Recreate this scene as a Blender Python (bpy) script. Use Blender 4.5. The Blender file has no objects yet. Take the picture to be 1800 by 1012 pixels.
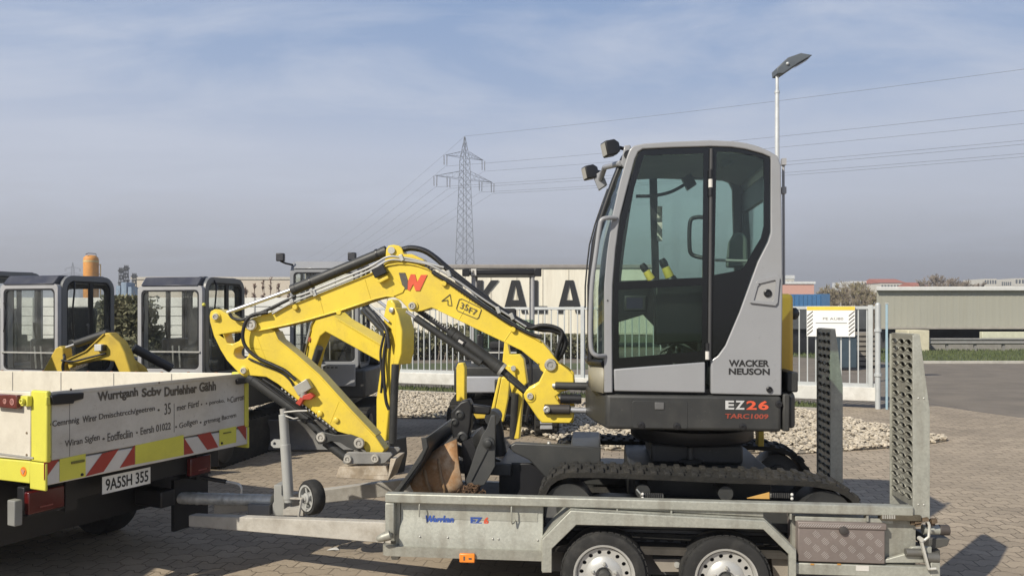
import bpy, bmesh, math, random
import numpy as np
from mathutils import Vector, Matrix
from mathutils.geometry import tessellate_polygon
random.seed(7); rng = np.random.default_rng(7)
R = math.radians
scene = bpy.context.scene
COL = scene.collection

# ------------------------------------------------------------------ camera
H, FPX, UC, VH = 1.8, 1350.0, 900.0, 550.0      # eye height, focal length (px of an 1800 px wide frame), centre column, horizon row
cam = bpy.data.cameras.new("camera"); camo = bpy.data.objects.new("camera", cam); COL.objects.link(camo)
cam.sensor_width = 36; cam.lens = 36 * FPX / 1800
cam.shift_y = (VH - 506) / 1800
camo.location = (0, 0, H); camo.rotation_euler = (R(90), 0, 0)
cam.clip_start = 0.1; cam.clip_end = 5000
scene.camera = camo

# ------------------------------------------------------------------ light
SUNV = Vector((-1.5, -1.55, 1.67)).normalized()
EL = math.asin(SUNV.z); AZ = math.atan2(SUNV.x, SUNV.y)
sun = bpy.data.lights.new("sun", 'SUN'); sun.energy = 5.0; sun.angle = R(0.6); sun.color = (1, .93, .80)
suno = bpy.data.objects.new("sun", sun); COL.objects.link(suno)
suno.rotation_euler = (-SUNV).to_track_quat('-Z', 'Y').to_euler(); suno.location = (-30, -30, 40)

world = bpy.data.worlds.new("World"); scene.world = world; world.use_nodes = True
nt = world.node_tree; nt.nodes.clear()
def wn(t, **k):
    n = nt.nodes.new(t)
    for a, b in k.items(): setattr(n, a, b)
    return n
wl = nt.links.new
sky = wn('ShaderNodeTexSky', sky_type='NISHITA', sun_disc=False, sun_elevation=EL, sun_rotation=AZ % (2 * math.pi), air_density=1.0, dust_density=2.0, ozone_density=1.2, altitude=100)
tc = wn('ShaderNodeTexCoord'); sep = wn('ShaderNodeSeparateXYZ'); wl(tc.outputs['Generated'], sep.inputs[0])
# streaky high cloud: noise on the direction projected to a plane overhead
zz = wn('ShaderNodeMath', operation='MAXIMUM'); wl(sep.outputs['Z'], zz.inputs[0]); zz.inputs[1].default_value = 0.0
za = wn('ShaderNodeMath', operation='ADD'); wl(zz.outputs[0], za.inputs[0]); za.inputs[1].default_value = 0.12
dx = wn('ShaderNodeMath', operation='DIVIDE'); wl(sep.outputs['X'], dx.inputs[0]); wl(za.outputs[0], dx.inputs[1])
dy = wn('ShaderNodeMath', operation='DIVIDE'); wl(sep.outputs['Y'], dy.inputs[0]); wl(za.outputs[0], dy.inputs[1])
cb = wn('ShaderNodeCombineXYZ'); wl(dx.outputs[0], cb.inputs[0]); wl(dy.outputs[0], cb.inputs[1])
mp = wn('ShaderNodeMapping'); wl(cb.outputs[0], mp.inputs[0]); mp.inputs['Scale'].default_value = (0.55, 1.1, 1); mp.inputs['Rotation'].default_value = (0, 0, R(12)); mp.inputs['Location'].default_value = (.9, .4, 0)
cn = wn('ShaderNodeTexNoise'); wl(mp.outputs[0], cn.inputs['Vector']); cn.inputs['Scale'].default_value = 1.6; cn.inputs['Detail'].default_value = 9; cn.inputs['Roughness'].default_value = .62; cn.inputs['Distortion'].default_value = .5
cr = wn('ShaderNodeValToRGB'); wl(cn.outputs['Fac'], cr.inputs[0]); cr.color_ramp.elements[0].position = .42; cr.color_ramp.elements[1].position = .70
cr.color_ramp.elements[0].color = (0, 0, 0, 1); cr.color_ramp.elements[1].color = (.9, .9, .9, 1)
# colour by height: grey haze at the horizon, pale middle, bluer above, deep overhead
hc = wn('ShaderNodeValToRGB'); wl(sep.outputs['Z'], hc.inputs[0]); el_ = hc.color_ramp.elements
el_[0].position = 0.0; el_[0].color = (.36, .362, .392, 1); el_[1].position = 1.0; el_[1].color = (.085, .13, .25, 1)
for p_, c_ in ((.06, (.41, .418, .47)), (.13, (.535, .56, .645)), (.20, (.53, .58, .705)), (.28, (.335, .435, .63)), (.38, (.235, .35, .575)), (.58, (.14, .20, .34))):
    q_ = el_.new(p_); q_.color = (*c_, 1)
hcs = wn('ShaderNodeVectorMath', operation='SCALE'); wl(hc.outputs[0], hcs.inputs[0]); hcs.inputs[3].default_value = 10.0
tint = wn('ShaderNodeMix', data_type='RGBA'); tint.inputs[0].default_value = .12
wl(hcs.outputs[0], tint.inputs[6]); wl(sky.outputs[0], tint.inputs[7])
fade = wn('ShaderNodeValToRGB'); wl(sep.outputs['Z'], fade.inputs[0]); e = fade.color_ramp.elements
e[0].position = .02; e[0].color = (.12, .12, .12, 1); e[1].position = .62; e[1].color = (.12, .12, .12, 1)
q_ = e.new(.16); q_.color = (1, 1, 1, 1); q_ = e.new(.42); q_.color = (.95, .95, .95, 1)
cf = wn('ShaderNodeMath', operation='MULTIPLY'); wl(cr.outputs[0], cf.inputs[0]); wl(fade.outputs[0], cf.inputs[1])
mixh = wn('ShaderNodeMix', data_type='RGBA'); wl(cf.outputs[0], mixh.inputs[0]); wl(tint.outputs[2], mixh.inputs[6]); mixh.inputs[7].default_value = (5.5, 6.0, 7.1, 1)
bg = wn('ShaderNodeBackground'); wl(mixh.outputs[2], bg.inputs['Color']); bg.inputs['Strength'].default_value = 0.1
wo = wn('ShaderNodeOutputWorld'); wl(bg.outputs[0], wo.inputs['Surface'])
scene.view_settings.view_transform = 'Standard'; scene.view_settings.look = 'None'
scene.view_settings.exposure = 0.17; scene.view_settings.gamma = 1.0
scene.render.engine = 'CYCLES'
scene.cycles.max_bounces = 8; scene.cycles.transparent_max_bounces = 16

# ------------------------------------------------------------------ materials
def M(name, col, rough=.5, metal=0.0, var=.12, scale=4.0, dirt=None, damt=.5, dscale=2.5, bump=0.0, bscale=60.0, coat=0.0, emit=0, col2=None, thr=.5, stretch=None, chips=None):
    m = bpy.data.materials.new(name); m.use_nodes = True
    t = m.node_tree; b = t.nodes['Principled BSDF']; L = t.links.new
    N = t.nodes.new
    tc = N('ShaderNodeTexCoord'); vec = tc.outputs['Object']
    if stretch:
        mpn = N('ShaderNodeMapping'); L(vec, mpn.inputs[0]); mpn.inputs['Scale'].default_value = stretch; vec = mpn.outputs[0]
    n = N('ShaderNodeTexNoise'); L(vec, n.inputs['Vector']); n.inputs['Scale'].default_value = scale; n.inputs['Detail'].default_value = 7; n.inputs['Roughness'].default_value = .62
    mx = N('ShaderNodeMix'); mx.data_type = 'RGBA'
    lo = tuple(c * (1 - var) for c in col); hi = tuple(min(1, c * (1 + var)) for c in col)
    if col2: lo, hi = col, col2
    r = N('ShaderNodeMapRange'); L(n.outputs['Fac'], r.inputs[0]); r.inputs[1].default_value = .32; r.inputs[2].default_value = .68
    L(r.outputs[0], mx.inputs[0]); mx.inputs[6].default_value = (*lo, 1); mx.inputs[7].default_value = (*hi, 1)
    out = mx.outputs[2]
    b.inputs['Roughness'].default_value = rough
    if dirt:
        n2 = N('ShaderNodeTexNoise'); L(vec, n2.inputs['Vector']); n2.inputs['Scale'].default_value = dscale; n2.inputs['Detail'].default_value = 10; n2.inputs['Roughness'].default_value = .72
        r2 = N('ShaderNodeMapRange'); L(n2.outputs['Fac'], r2.inputs[0]); r2.inputs[1].default_value = thr - .02; r2.inputs[2].default_value = thr + .22; r2.inputs[4].default_value = damt
        m2 = N('ShaderNodeMix'); m2.data_type = 'RGBA'; L(r2.outputs[0], m2.inputs[0]); L(out, m2.inputs[6]); m2.inputs[7].default_value = (*dirt, 1); out = m2.outputs[2]
        rr = N('ShaderNodeMapRange'); L(r2.outputs[0], rr.inputs[0]); rr.inputs[3].default_value = rough; rr.inputs[4].default_value = min(1, rough + .3); L(rr.outputs[0], b.inputs['Roughness'])
    if chips:                                   # small scuffs and stone chips
        n6 = N('ShaderNodeTexNoise'); L(vec, n6.inputs['Vector']); n6.inputs['Scale'].default_value = 34; n6.inputs['Detail'].default_value = 6; n6.inputs['Roughness'].default_value = .7
        r6 = N('ShaderNodeMapRange'); L(n6.outputs['Fac'], r6.inputs[0]); r6.inputs[1].default_value = .63; r6.inputs[2].default_value = .70; r6.inputs[4].default_value = chips[1]
        m6 = N('ShaderNodeMix'); m6.data_type = 'RGBA'; L(r6.outputs[0], m6.inputs[0]); L(out, m6.inputs[6]); m6.inputs[7].default_value = (*chips[0], 1); out = m6.outputs[2]
    L(out, b.inputs['Base Color'])
    b.inputs['Metallic'].default_value = metal
    if coat: b.inputs['Coat Weight'].default_value = coat; b.inputs['Coat Roughness'].default_value = .12
    if bump:
        n3 = N('ShaderNodeTexNoise'); L(vec, n3.inputs['Vector']); n3.inputs['Scale'].default_value = bscale; n3.inputs['Detail'].default_value = 4
        bp = N('ShaderNodeBump'); bp.inputs['Strength'].default_value = bump; bp.inputs['Distance'].default_value = .01; L(n3.outputs['Fac'], bp.inputs['Height']); L(bp.outputs[0], b.inputs['Normal'])
    return m
def galv(name, base=.36, tintc=(.97, 1.0, .96), vs=85):
    m = bpy.data.materials.new(name); m.use_nodes = True; t = m.node_tree; b = t.nodes['Principled BSDF']; L = t.links.new; N = t.nodes.new
    tc = N('ShaderNodeTexCoord'); v = N('ShaderNodeTexVoronoi'); L(tc.outputs['Object'], v.inputs['Vector']); v.inputs['Scale'].default_value = vs
    s = N('ShaderNodeSeparateColor'); L(v.outputs['Color'], s.inputs[0])
    n = N('ShaderNodeTexNoise'); L(tc.outputs['Object'], n.inputs['Vector']); n.inputs['Scale'].default_value = 5; n.inputs['Detail'].default_value = 9; n.inputs['Roughness'].default_value = .7
    a = N('ShaderNodeMath'); a.operation = 'MULTIPLY'; L(s.outputs[0], a.inputs[0]); a.inputs[1].default_value = .25
    ad = N('ShaderNodeMath'); ad.operation = 'ADD'; L(a.outputs[0], ad.inputs[0]); L(n.outputs['Fac'], ad.inputs[1])
    cr = N('ShaderNodeValToRGB'); L(ad.outputs[0], cr.inputs[0]); e = cr.color_ramp.elements
    e[0].position = .35; e[0].color = (*[base * .80 * c for c in tintc], 1); e[1].position = .9; e[1].color = (*[base * 1.16 * c for c in tintc], 1)
    n4 = N('ShaderNodeTexNoise'); mpn = N('ShaderNodeMapping'); L(tc.outputs['Object'], mpn.inputs[0]); mpn.inputs['Scale'].default_value = (6, 6, .8); L(mpn.outputs[0], n4.inputs['Vector']); n4.inputs['Scale'].default_value = 2.2; n4.inputs['Detail'].default_value = 8
    r4 = N('ShaderNodeMapRange'); L(n4.outputs['Fac'], r4.inputs[0]); r4.inputs[1].default_value = .50; r4.inputs[2].default_value = .78; r4.inputs[4].default_value = .7
    mx = N('ShaderNodeMix'); mx.data_type = 'RGBA'; L(r4.outputs[0], mx.inputs[0]); L(cr.outputs[0], mx.inputs[6]); mx.inputs[7].default_value = (.21, .19, .155, 1)
    L(mx.outputs[2], b.inputs['Base Color']); b.inputs['Metallic'].default_value = .35; b.inputs['Roughness'].default_value = .5
    bp = N('ShaderNodeBump'); bp.inputs['Strength'].default_value = .12; bp.inputs['Distance'].default_value = .01; L(ad.outputs[0], bp.inputs['Height']); L(bp.outputs[0], b.inputs['Normal'])
    return m
def glass(name, tintc, refl=1.0, dirt=0.0):
    m = bpy.data.materials.new(name); m.use_nodes = True; t = m.node_tree; t.nodes.clear(); L = t.links.new; N = t.nodes.new
    tr = N('ShaderNodeBsdfTransparent'); tr.inputs[0].default_value = (*tintc, 1)
    gl = N('ShaderNodeBsdfGlossy'); gl.inputs['Roughness'].default_value = .02; gl.inputs[0].default_value = (.9, .95, .95, 1)
    lw = N('ShaderNodeLayerWeight'); lw.inputs[0].default_value = .5      # reflectance that rises toward grazing, the same from both sides
    pw = N('ShaderNodeMath'); pw.operation = 'POWER'; L(lw.outputs['Facing'], pw.inputs[0]); pw.inputs[1].default_value = 4.0
    mu = N('ShaderNodeMath'); mu.operation = 'MULTIPLY_ADD'; L(pw.outputs[0], mu.inputs[0]); mu.inputs[1].default_value = .9 * refl; mu.inputs[2].default_value = .035 * refl
    mx = N('ShaderNodeMixShader'); L(mu.outputs[0], mx.inputs[0]); L(tr.outputs[0], mx.inputs[1]); L(gl.outputs[0], mx.inputs[2])
    res = mx.outputs[0]
    if dirt:
        df = N('ShaderNodeBsdfDiffuse'); df.inputs[0].default_value = (.5, .5, .47, 1)
        tc = N('ShaderNodeTexCoord'); n = N('ShaderNodeTexNoise'); L(tc.outputs['Object'], n.inputs['Vector']); n.inputs['Scale'].default_value = 3; n.inputs['Detail'].default_value = 8
        r = N('ShaderNodeMapRange'); L(n.outputs['Fac'], r.inputs[0]); r.inputs[1].default_value = .35; r.inputs[2].default_value = .7; r.inputs[4].default_value = dirt
        m2 = N('ShaderNodeMixShader'); L(r.outputs[0], m2.inputs[0]); L(res, m2.inputs[1]); L(df.outputs[0], m2.inputs[2]); res = m2.outputs[0]
    o = N('ShaderNodeOutputMaterial'); L(res, o.inputs[0]); return m

YEL = M('yellow_paint', (.76, .57, .055), .4, var=.05, dirt=(.42, .31, .08), damt=.5, thr=.51, coat=.2, chips=((.20, .15, .06), .45))
YEL2 = M('old_yellow_paint', (.58, .41, .05), .5, var=.12, dirt=(.22, .16, .06), damt=.6, thr=.5)
LGREY = M('light_grey_paint', (.275, .281, .294), .42, var=.03, dirt=(.225, .222, .213), damt=.3, thr=.54, coat=.2, chips=((.13, .13, .13), .35))
OGREY = M('old_grey_paint', (.36, .36, .37), .48, var=.08, dirt=(.2, .19, .18), damt=.4, thr=.52)
DGREY = M('dark_grey_paint', (.028, .029, .029), .5, var=.1, dirt=(.075, .072, .064), damt=.45, thr=.48, bump=.03, bscale=150, chips=((.14, .135, .12), .45))
MGREY = M('iron_grey_paint', (.042, .043, .042), .42, var=.1, dirt=(.10, .095, .082), damt=.4, thr=.52)
BLACK = M('black_plastic', (.014, .014, .016), .42, var=.2)
FRIT = M('black_glass_border', (.006, .007, .008), .12, var=.1)
HOSE = M('hose_rubber', (.016, .016, .017), .48, var=.2, bump=.25, bscale=160)
RUB = M('track_rubber', (.017, .0165, .015), .85, var=.2, scale=10, dirt=(.062, .055, .045), damt=.6, dscale=6, thr=.47, bump=.3, bscale=60)
TYRE = M('tyre_rubber', (.018, .018, .018), .8, var=.2, dirt=(.085, .082, .075), damt=.55, dscale=9, thr=.5, bump=.1)
CHROME = M('chrome_rod', (.50, .50, .51), .36, metal=.6, var=.05)
PIPE = M('pipe_zinc', (.40, .40, .39), .5, metal=.3, var=.08)
STEEL = M('bright_steel', (.50, .50, .47), .42, metal=.45, var=.15, scale=14, dirt=(.25, .2, .15), damt=.4)
RUST = M('rusty_steel', (.33, .17, .07), .75, var=.3, scale=9, dirt=(.56, .43, .29), damt=.85, dscale=7, thr=.46, bump=.3, bscale=30)
GALV = galv('galvanised_steel', .40, (.99, 1.0, .88)); GALVD = galv('weathered_galvanised_steel', .33, (1, .99, .86))
GALVF = M('galvanised_fence', (.48, .50, .50), .5, metal=.2, var=.08)
CONC = M('beam_primer', (.40, .38, .34), .8, var=.12, scale=6, dirt=(.2, .17, .13), damt=.7, dscale=4, thr=.5, bump=.2, bscale=40)
GLASS = glass('tinted_cab_glass', (.80, .872, .832), 1.0, .006)
GLASSD = glass('dusty_cab_glass', (.96, .97, .965), 1.0, .07)
GLASSK = glass('dark_cab_glass', (.70, .78, .73), .9, .01)
RIMM = M('rim_silver', (.50, .50, .48), .38, metal=.35, var=.08, scale=10, dirt=(.25, .22, .18), damt=.35)
WHITE = M('white_panel', (.72, .70, .64), .5, var=.05, dirt=(.5, .46, .38), damt=.35, thr=.54)
TRUCKW = M('truck_white', (.66, .62, .53), .5, var=.06, dirt=(.40, .36, .29), damt=.5, thr=.5)
TAILW_SHADED = M('tailgate_white_shaded', (.56, .54, .49), .55, var=.07, dirt=(.36, .32, .26), damt=.55, thr=.48, chips=((.22, .19, .15), .5))  # truck white toned down for the shade on the tailgate, plus dirt and chips
HIVIS = M('high_visibility_yellow', (.64, .61, .085), .45, var=.06, dirt=(.4, .37, .08), damt=.4, thr=.55)
ORANGE = M('orange_plastic', (.8, .24, .03), .35, var=.1)
SIGRED = M('sign_red', (.34, .045, .03), .5, var=.1)
SIGWHT = M('sign_white', (.6, .58, .54), .5, var=.08)
LAMPRED = M('red_lens', (.09, .006, .006), .25, var=.2, coat=.5)
RED = M('red_plastic', (.55, .05, .03), .45)
INK = M('black_ink', (.02, .02, .02), .5)
INKR = M('red_ink', (.65, .10, .045), .5)
INKB = M('blue_ink', (.04, .09, .34), .5)
INKG = M('grey_ink', (.5, .5, .5), .5)
INKD = M('dark_print', (.095, .085, .072), .5, var=.3, scale=40)
SEATM = M('seat_fabric', (.02, .02, .022), .85, var=.2, bump=.1)
SEATG = M('grey_seat_cover', (.13, .15, .14), .8, var=.2)

# ------------------------------------------------------------------ frames and mesh building
class Frame:
    def __init__(s, ox=0, oy=0, deg=0, oz=0):
        s.o = np.array([ox, oy, oz], float); a = R(deg); s.a = a
        s.ex = np.array([math.cos(a), -math.sin(a), 0]); s.ey = np.array([math.sin(a), math.cos(a), 0])
    def w(s, v):
        v = np.asarray(v, float).reshape(-1, 3)
        return s.o + v[:, :1] * s.ex + v[:, 1:2] * s.ey + v[:, 2:] * np.array([0, 0, 1.0])
    def pix(s, u, v, c):                       # photo pixel -> (x, z) on the upright plane y = c of this frame
        d = np.array([(u - UC) / FPX, 1, -(v - VH) / FPX]); cm = np.array([0, 0, H])
        t = (c - (cm - s.o) @ s.ey) / (d @ s.ey)
        p = cm + d * t - s.o
        return float(p @ s.ex), float(p[2])
    def poly(s, pts, c): return [s.pix(u, v, c) for u, v in pts]
W = Frame()
def at(u, v, Y): return ((u - UC) * Y / FPX, Y, H - (v - VH) * Y / FPX)
def gnd(u, v):
    Y = H * FPX / (v - VH); return ((u - UC) * Y / FPX, Y)

ROOTS = {}
class MB:
    def __init__(s): s.v = []; s.f = []
    def add(s, v, f):
        o = len(s.v); s.v += [tuple(map(float, p)) for p in v]; s.f += [tuple(i + o for i in q) for q in f]; return s
    def box(s, x0, x1, y0, y1, z0, z1):
        return s.add([(x0, y0, z0), (x1, y0, z0), (x1, y1, z0), (x0, y1, z0), (x0, y0, z1), (x1, y0, z1), (x1, y1, z1), (x0, y1, z1)],
                     [(0, 3, 2, 1), (4, 5, 6, 7), (0, 1, 5, 4), (1, 2, 6, 5), (2, 3, 7, 6), (3, 0, 4, 7)])
    def obox(s, c, a, b, d):                  # centre and three half-axis vectors
        c, a, b, d = (np.array(q, float) for q in (c, a, b, d))
        P = [c - a - b - d, c + a - b - d, c + a + b - d, c - a + b - d, c - a - b + d, c + a - b + d, c + a + b + d, c - a + b + d]
        return s.add(P, [(0, 3, 2, 1), (4, 5, 6, 7), (0, 1, 5, 4), (1, 2, 6, 5), (2, 3, 7, 6), (3, 0, 4, 7)])
    def bar(s, p, q, wd, th, up=(0, 0, 1)):
        p, q = np.array(p, float), np.array(q, float); d = q - p; l = np.linalg.norm(d); d = d / l
        sd = np.cross(d, up); n = np.linalg.norm(sd)
        sd = np.array([1, 0, 0]) if n < 1e-5 else sd / n
        u = np.cross(sd, d)
        return s.obox((p + q) / 2, d * l / 2, sd * wd / 2, u * th / 2)
    def _ext(s, poly, fn, t0, t1, holes=()):
        loops = [list(poly)] + [list(h) for h in holes]
        n = sum(len(l) for l in loops); flat = [p for l in loops for p in l]
        v = [fn(p, t0) for p in flat] + [fn(p, t1) for p in flat]; f = []
        if holes:
            tri = tessellate_polygon([[Vector((p[0], p[1], 0)) for p in l] for l in loops])
            for t in tri: f += [tuple(t), tuple(i + n for i in reversed(t))]
        else:
            f += [tuple(range(n)), tuple(range(2 * n - 1, n - 1, -1))]
        o = 0
        for l in loops:
            k = len(l)
            for i in range(k): f.append((o + i, o + n + i, o + n + (i + 1) % k, o + (i + 1) % k))
            o += k
        return s.add(v, f)
    def prism(s, poly, y0, y1, holes=()): return s._ext(poly, lambda p, t: (p[0], t, p[1]), y0, y1, holes)
    def prismz(s, poly, z0, z1, holes=()): return s._ext(poly, lambda p, t: (p[0], p[1], t), z0, z1, holes)
    def prismx(s, poly, x0, x1, holes=()): return s._ext(poly, lambda p, t: (t, p[0], p[1]), x0, x1, holes)
    def tube(s, pts, r, seg=8, caps=True):
        P = [np.array(p, float) for p in pts]; n = len(P)
        rr = r if isinstance(r, (list, tuple)) else [r] * n
        T = []
        for i in range(n):
            d = P[min(i + 1, n - 1)] - P[max(i - 1, 0)]; T.append(d / (np.linalg.norm(d) + 1e-12))
        a = np.array([0, 0, 1.0]) if abs(T[0][2]) < .9 else np.array([1.0, 0, 0])
        nrm = np.cross(T[0], a); nrm /= np.linalg.norm(nrm)
        v = []
        for i in range(n):
            nrm = nrm - T[i] * (nrm @ T[i]); nrm /= np.linalg.norm(nrm); b = np.cross(T[i], nrm)
            for k in range(seg):
                an = 2 * math.pi * k / seg; v.append(P[i] + (nrm * math.cos(an) + b * math.sin(an)) * rr[i])
        f = []
        for i in range(n - 1):
            for k in range(seg):
                k2 = (k + 1) % seg; f.append((i * seg + k, i * seg + k2, (i + 1) * seg + k2, (i + 1) * seg + k))
        if caps: f += [tuple(range(seg - 1, -1, -1)), tuple((n - 1) * seg + k for k in range(seg))]
        return s.add(v, f)
    def cyl(s, p, q, r, seg=20): return s.tube([p, q], r, seg)
    def lathe(s, prof, c, ax, seg=24, caps=True):        # prof = [(radius, distance along axis)]
        ax = np.array(ax, float); ax /= np.linalg.norm(ax); c = np.array(c, float)
        a = np.array([0, 0, 1.0]) if abs(ax[2]) < .9 else np.array([1.0, 0, 0])
        n = np.cross(ax, a); n /= np.linalg.norm(n); b = np.cross(ax, n); v = []; f = []
        for r, h in prof:
            for k in range(seg):
                an = 2 * math.pi * k / seg; v.append(c + ax * h + (n * math.cos(an) + b * math.sin(an)) * r)
        for i in range(len(prof) - 1):
            for k in range(seg):
                k2 = (k + 1) % seg; f.append((i * seg + k, i * seg + k2, (i + 1) * seg + k2, (i + 1) * seg + k))
        if caps and prof[0][0] > 1e-6: f.append(tuple(range(seg - 1, -1, -1)))
        if caps and prof[-1][0] > 1e-6: f.append(tuple((len(prof) - 1) * seg + k for k in range(seg)))
        return s.add(v, f)
    def sphere(s, c, r, seg=12):
        r = (r, r, r) if not isinstance(r, tuple) else r
        v = []; f = []; n = seg // 2
        for i in range(n + 1):
            th = math.pi * i / n
            for k in range(seg):
                an = 2 * math.pi * k / seg; v.append((c[0] + r[0] * math.sin(th) * math.cos(an), c[1] + r[1] * math.sin(th) * math.sin(an), c[2] + r[2] * math.cos(th)))
        for i in range(n):
            for k in range(seg): f.append((i * seg + k, (i + 1) * seg + k, (i + 1) * seg + (k + 1) % seg, i * seg + (k + 1) % seg))
        return s.add(v, f)
    def ribbon(s, line, th, y0, y1):          # strip of plate following a line of (x, z), th to its left
        n = len(line); L2 = []
        for i in range(n):
            a = np.array(line[max(i - 1, 0)]); b = np.array(line[min(i + 1, n - 1)]); d = b - a; d = d / np.linalg.norm(d)
            L2.append((line[i][0] - d[1] * th, line[i][1] + d[0] * th))
        return s.prism(list(line) + L2[::-1], y0, y1)
    def quad(s, a, b, c, d): return s.add([a, b, c, d], [(0, 1, 2, 3)])
    def build(s, name, mat, parent=None, frame=None, bevel=0.0, smooth=47, solid=0.0, seg=2, label=None):
        fr = frame or (ROOTS[top(parent)][1] if parent is not None else W)
        V = fr.w(s.v)
        base = None
        if parent is not None:
            loc, pf = ROOTS[top(parent)]
            Q = V - loc; V = np.stack([Q @ pf.ex, Q @ pf.ey, Q[:, 2]], 1)
        else:
            base = np.array([(V[:, 0].min() + V[:, 0].max()) / 2, (V[:, 1].min() + V[:, 1].max()) / 2, V[:, 2].min()]); V = V - base
        me = bpy.data.meshes.new(name); me.from_pydata(V.tolist(), [], s.f); me.validate()
        bm = bmesh.new(); bm.from_mesh(me); bmesh.ops.recalc_face_normals(bm, faces=bm.faces); bm.to_mesh(me); bm.free()
        me.materials.append(mat)
        if smooth:
            me.polygons.foreach_set('use_smooth', [True] * len(me.polygons)); me.set_sharp_from_angle(angle=R(smooth))
        o = bpy.data.objects.new(name, me); COL.objects.link(o)
        if parent is not None: o.parent = parent
        else: o.location = base
        if solid:
            md = o.modifiers.new('thickness', 'SOLIDIFY'); md.thickness = solid; md.offset = 0
        if bevel:
            md = o.modifiers.new('edge', 'BEVEL'); md.width = bevel; md.segments = seg; md.limit_method = 'ANGLE'; md.angle_limit = R(40); md.use_clamp_overlap = True
        if label: o['label'] = label
        return o
def top(o):
    while o.parent is not None: o = o.parent
    return o
def thing(name, label, cat, frame, base=(0, 0, 0), group=None):
    o = bpy.data.objects.new(name, None); COL.objects.link(o); o.empty_display_size = .2
    loc = frame.w(base)[0]; o.location = loc; o.rotation_euler = (0, 0, -frame.a)
    ROOTS[o] = (loc, frame); o['label'] = label; o['category'] = cat
    if group: o['group'] = group
    return o
def tag(o, label, cat, group=None, kind=None):
    o['label'] = label; o['category'] = cat
    if group: o['group'] = group
    if kind: o['kind'] = kind
    return o
def struct(o): o['kind'] = 'structure'; return o
def smoothline(pts, n=6):
    P = [np.array(p, float) for p in pts]; P = [2 * P[0] - P[1]] + P + [2 * P[-1] - P[-2]]; out = []
    for i in range(1, len(P) - 2):
        for k in range(n):
            t = k / n; a, b, c, d = P[i - 1:i + 3]
            out.append(.5 * (2 * b + (c - a) * t + (2 * a - 5 * b + 4 * c - d) * t * t + (3 * b - a - 3 * c + d) * t ** 3))
    out.append(P[-2]); return out
def rrect(x0, x1, z0, z1, r, n=4):
    out = []
    for cx, cz, a0 in ((x1 - r, z1 - r, 0), (x0 + r, z1 - r, 90), (x0 + r, z0 + r, 180), (x1 - r, z0 + r, 270)):
        for k in range(n + 1):
            a = R(a0 + 90 * k / n); out.append((cx + r * math.cos(a), cz + r * math.sin(a)))
    return out
def circ(cx, cz, rx, rz=None, n=16): return [(cx + rx * math.cos(2 * math.pi * k / n), cz + (rz or rx) * math.sin(2 * math.pi * k / n)) for k in range(n)]
TXT = {}
def text(s, p0, vx, vz, nrm, mat, parent, frame=None, bold=0.0, name='lettering', shear=0.0, thick=.0015):
    key = (s, bold)
    if key not in TXT:
        cu = bpy.data.curves.new('lettering', 'FONT'); cu.body = s; cu.extrude = .5; cu.offset = bold; cu.resolution_u = 3
        ob = bpy.data.objects.new('lettering', cu); COL.objects.link(ob)
        me = bpy.data.meshes.new_from_object(ob.evaluated_get(bpy.context.evaluated_depsgraph_get()))
        V = np.array([v.co[:] for v in me.vertices]); F = [tuple(p.vertices) for p in me.polygons]
        bpy.data.objects.remove(ob); bpy.data.curves.remove(cu)
        bpy.data.meshes.remove(me)
        lo = V.min(0); hi = V.max(0); V = (V - lo) / np.maximum(hi - lo, 1e-6); TXT[key] = (V, F)
    V, F = TXT[key]
    p0, vx, vz, nrm = (np.array(q, float) for q in (p0, vx, vz, nrm)); nrm = nrm / np.linalg.norm(nrm)
    P = p0 + (V[:, :1] + shear * V[:, 1:2]) * vx + V[:, 1:2] * vz + nrm * (.0005 + V[:, 2:] * thick)
    m = MB(); m.add(P, F); return m.build(name, mat, parent, frame, smooth=0)
def ptext(s, fr, y, bl, br, tl, mat, parent, bold=0.0, shear=0.0, name='lettering'):     # text from pixel corners: bottom-left, bottom-right, top-left
    a = fr.pix(*bl, y); b = fr.pix(*br, y); c = fr.pix(*tl, y)
    return text(s, (a[0], y, a[1]), (b[0] - a[0], 0, b[1] - a[1]), (c[0] - a[0], 0, c[1] - a[1]), (0, -1, 0), mat, parent, bold=bold, shear=shear, name=name, frame=fr)

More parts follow.
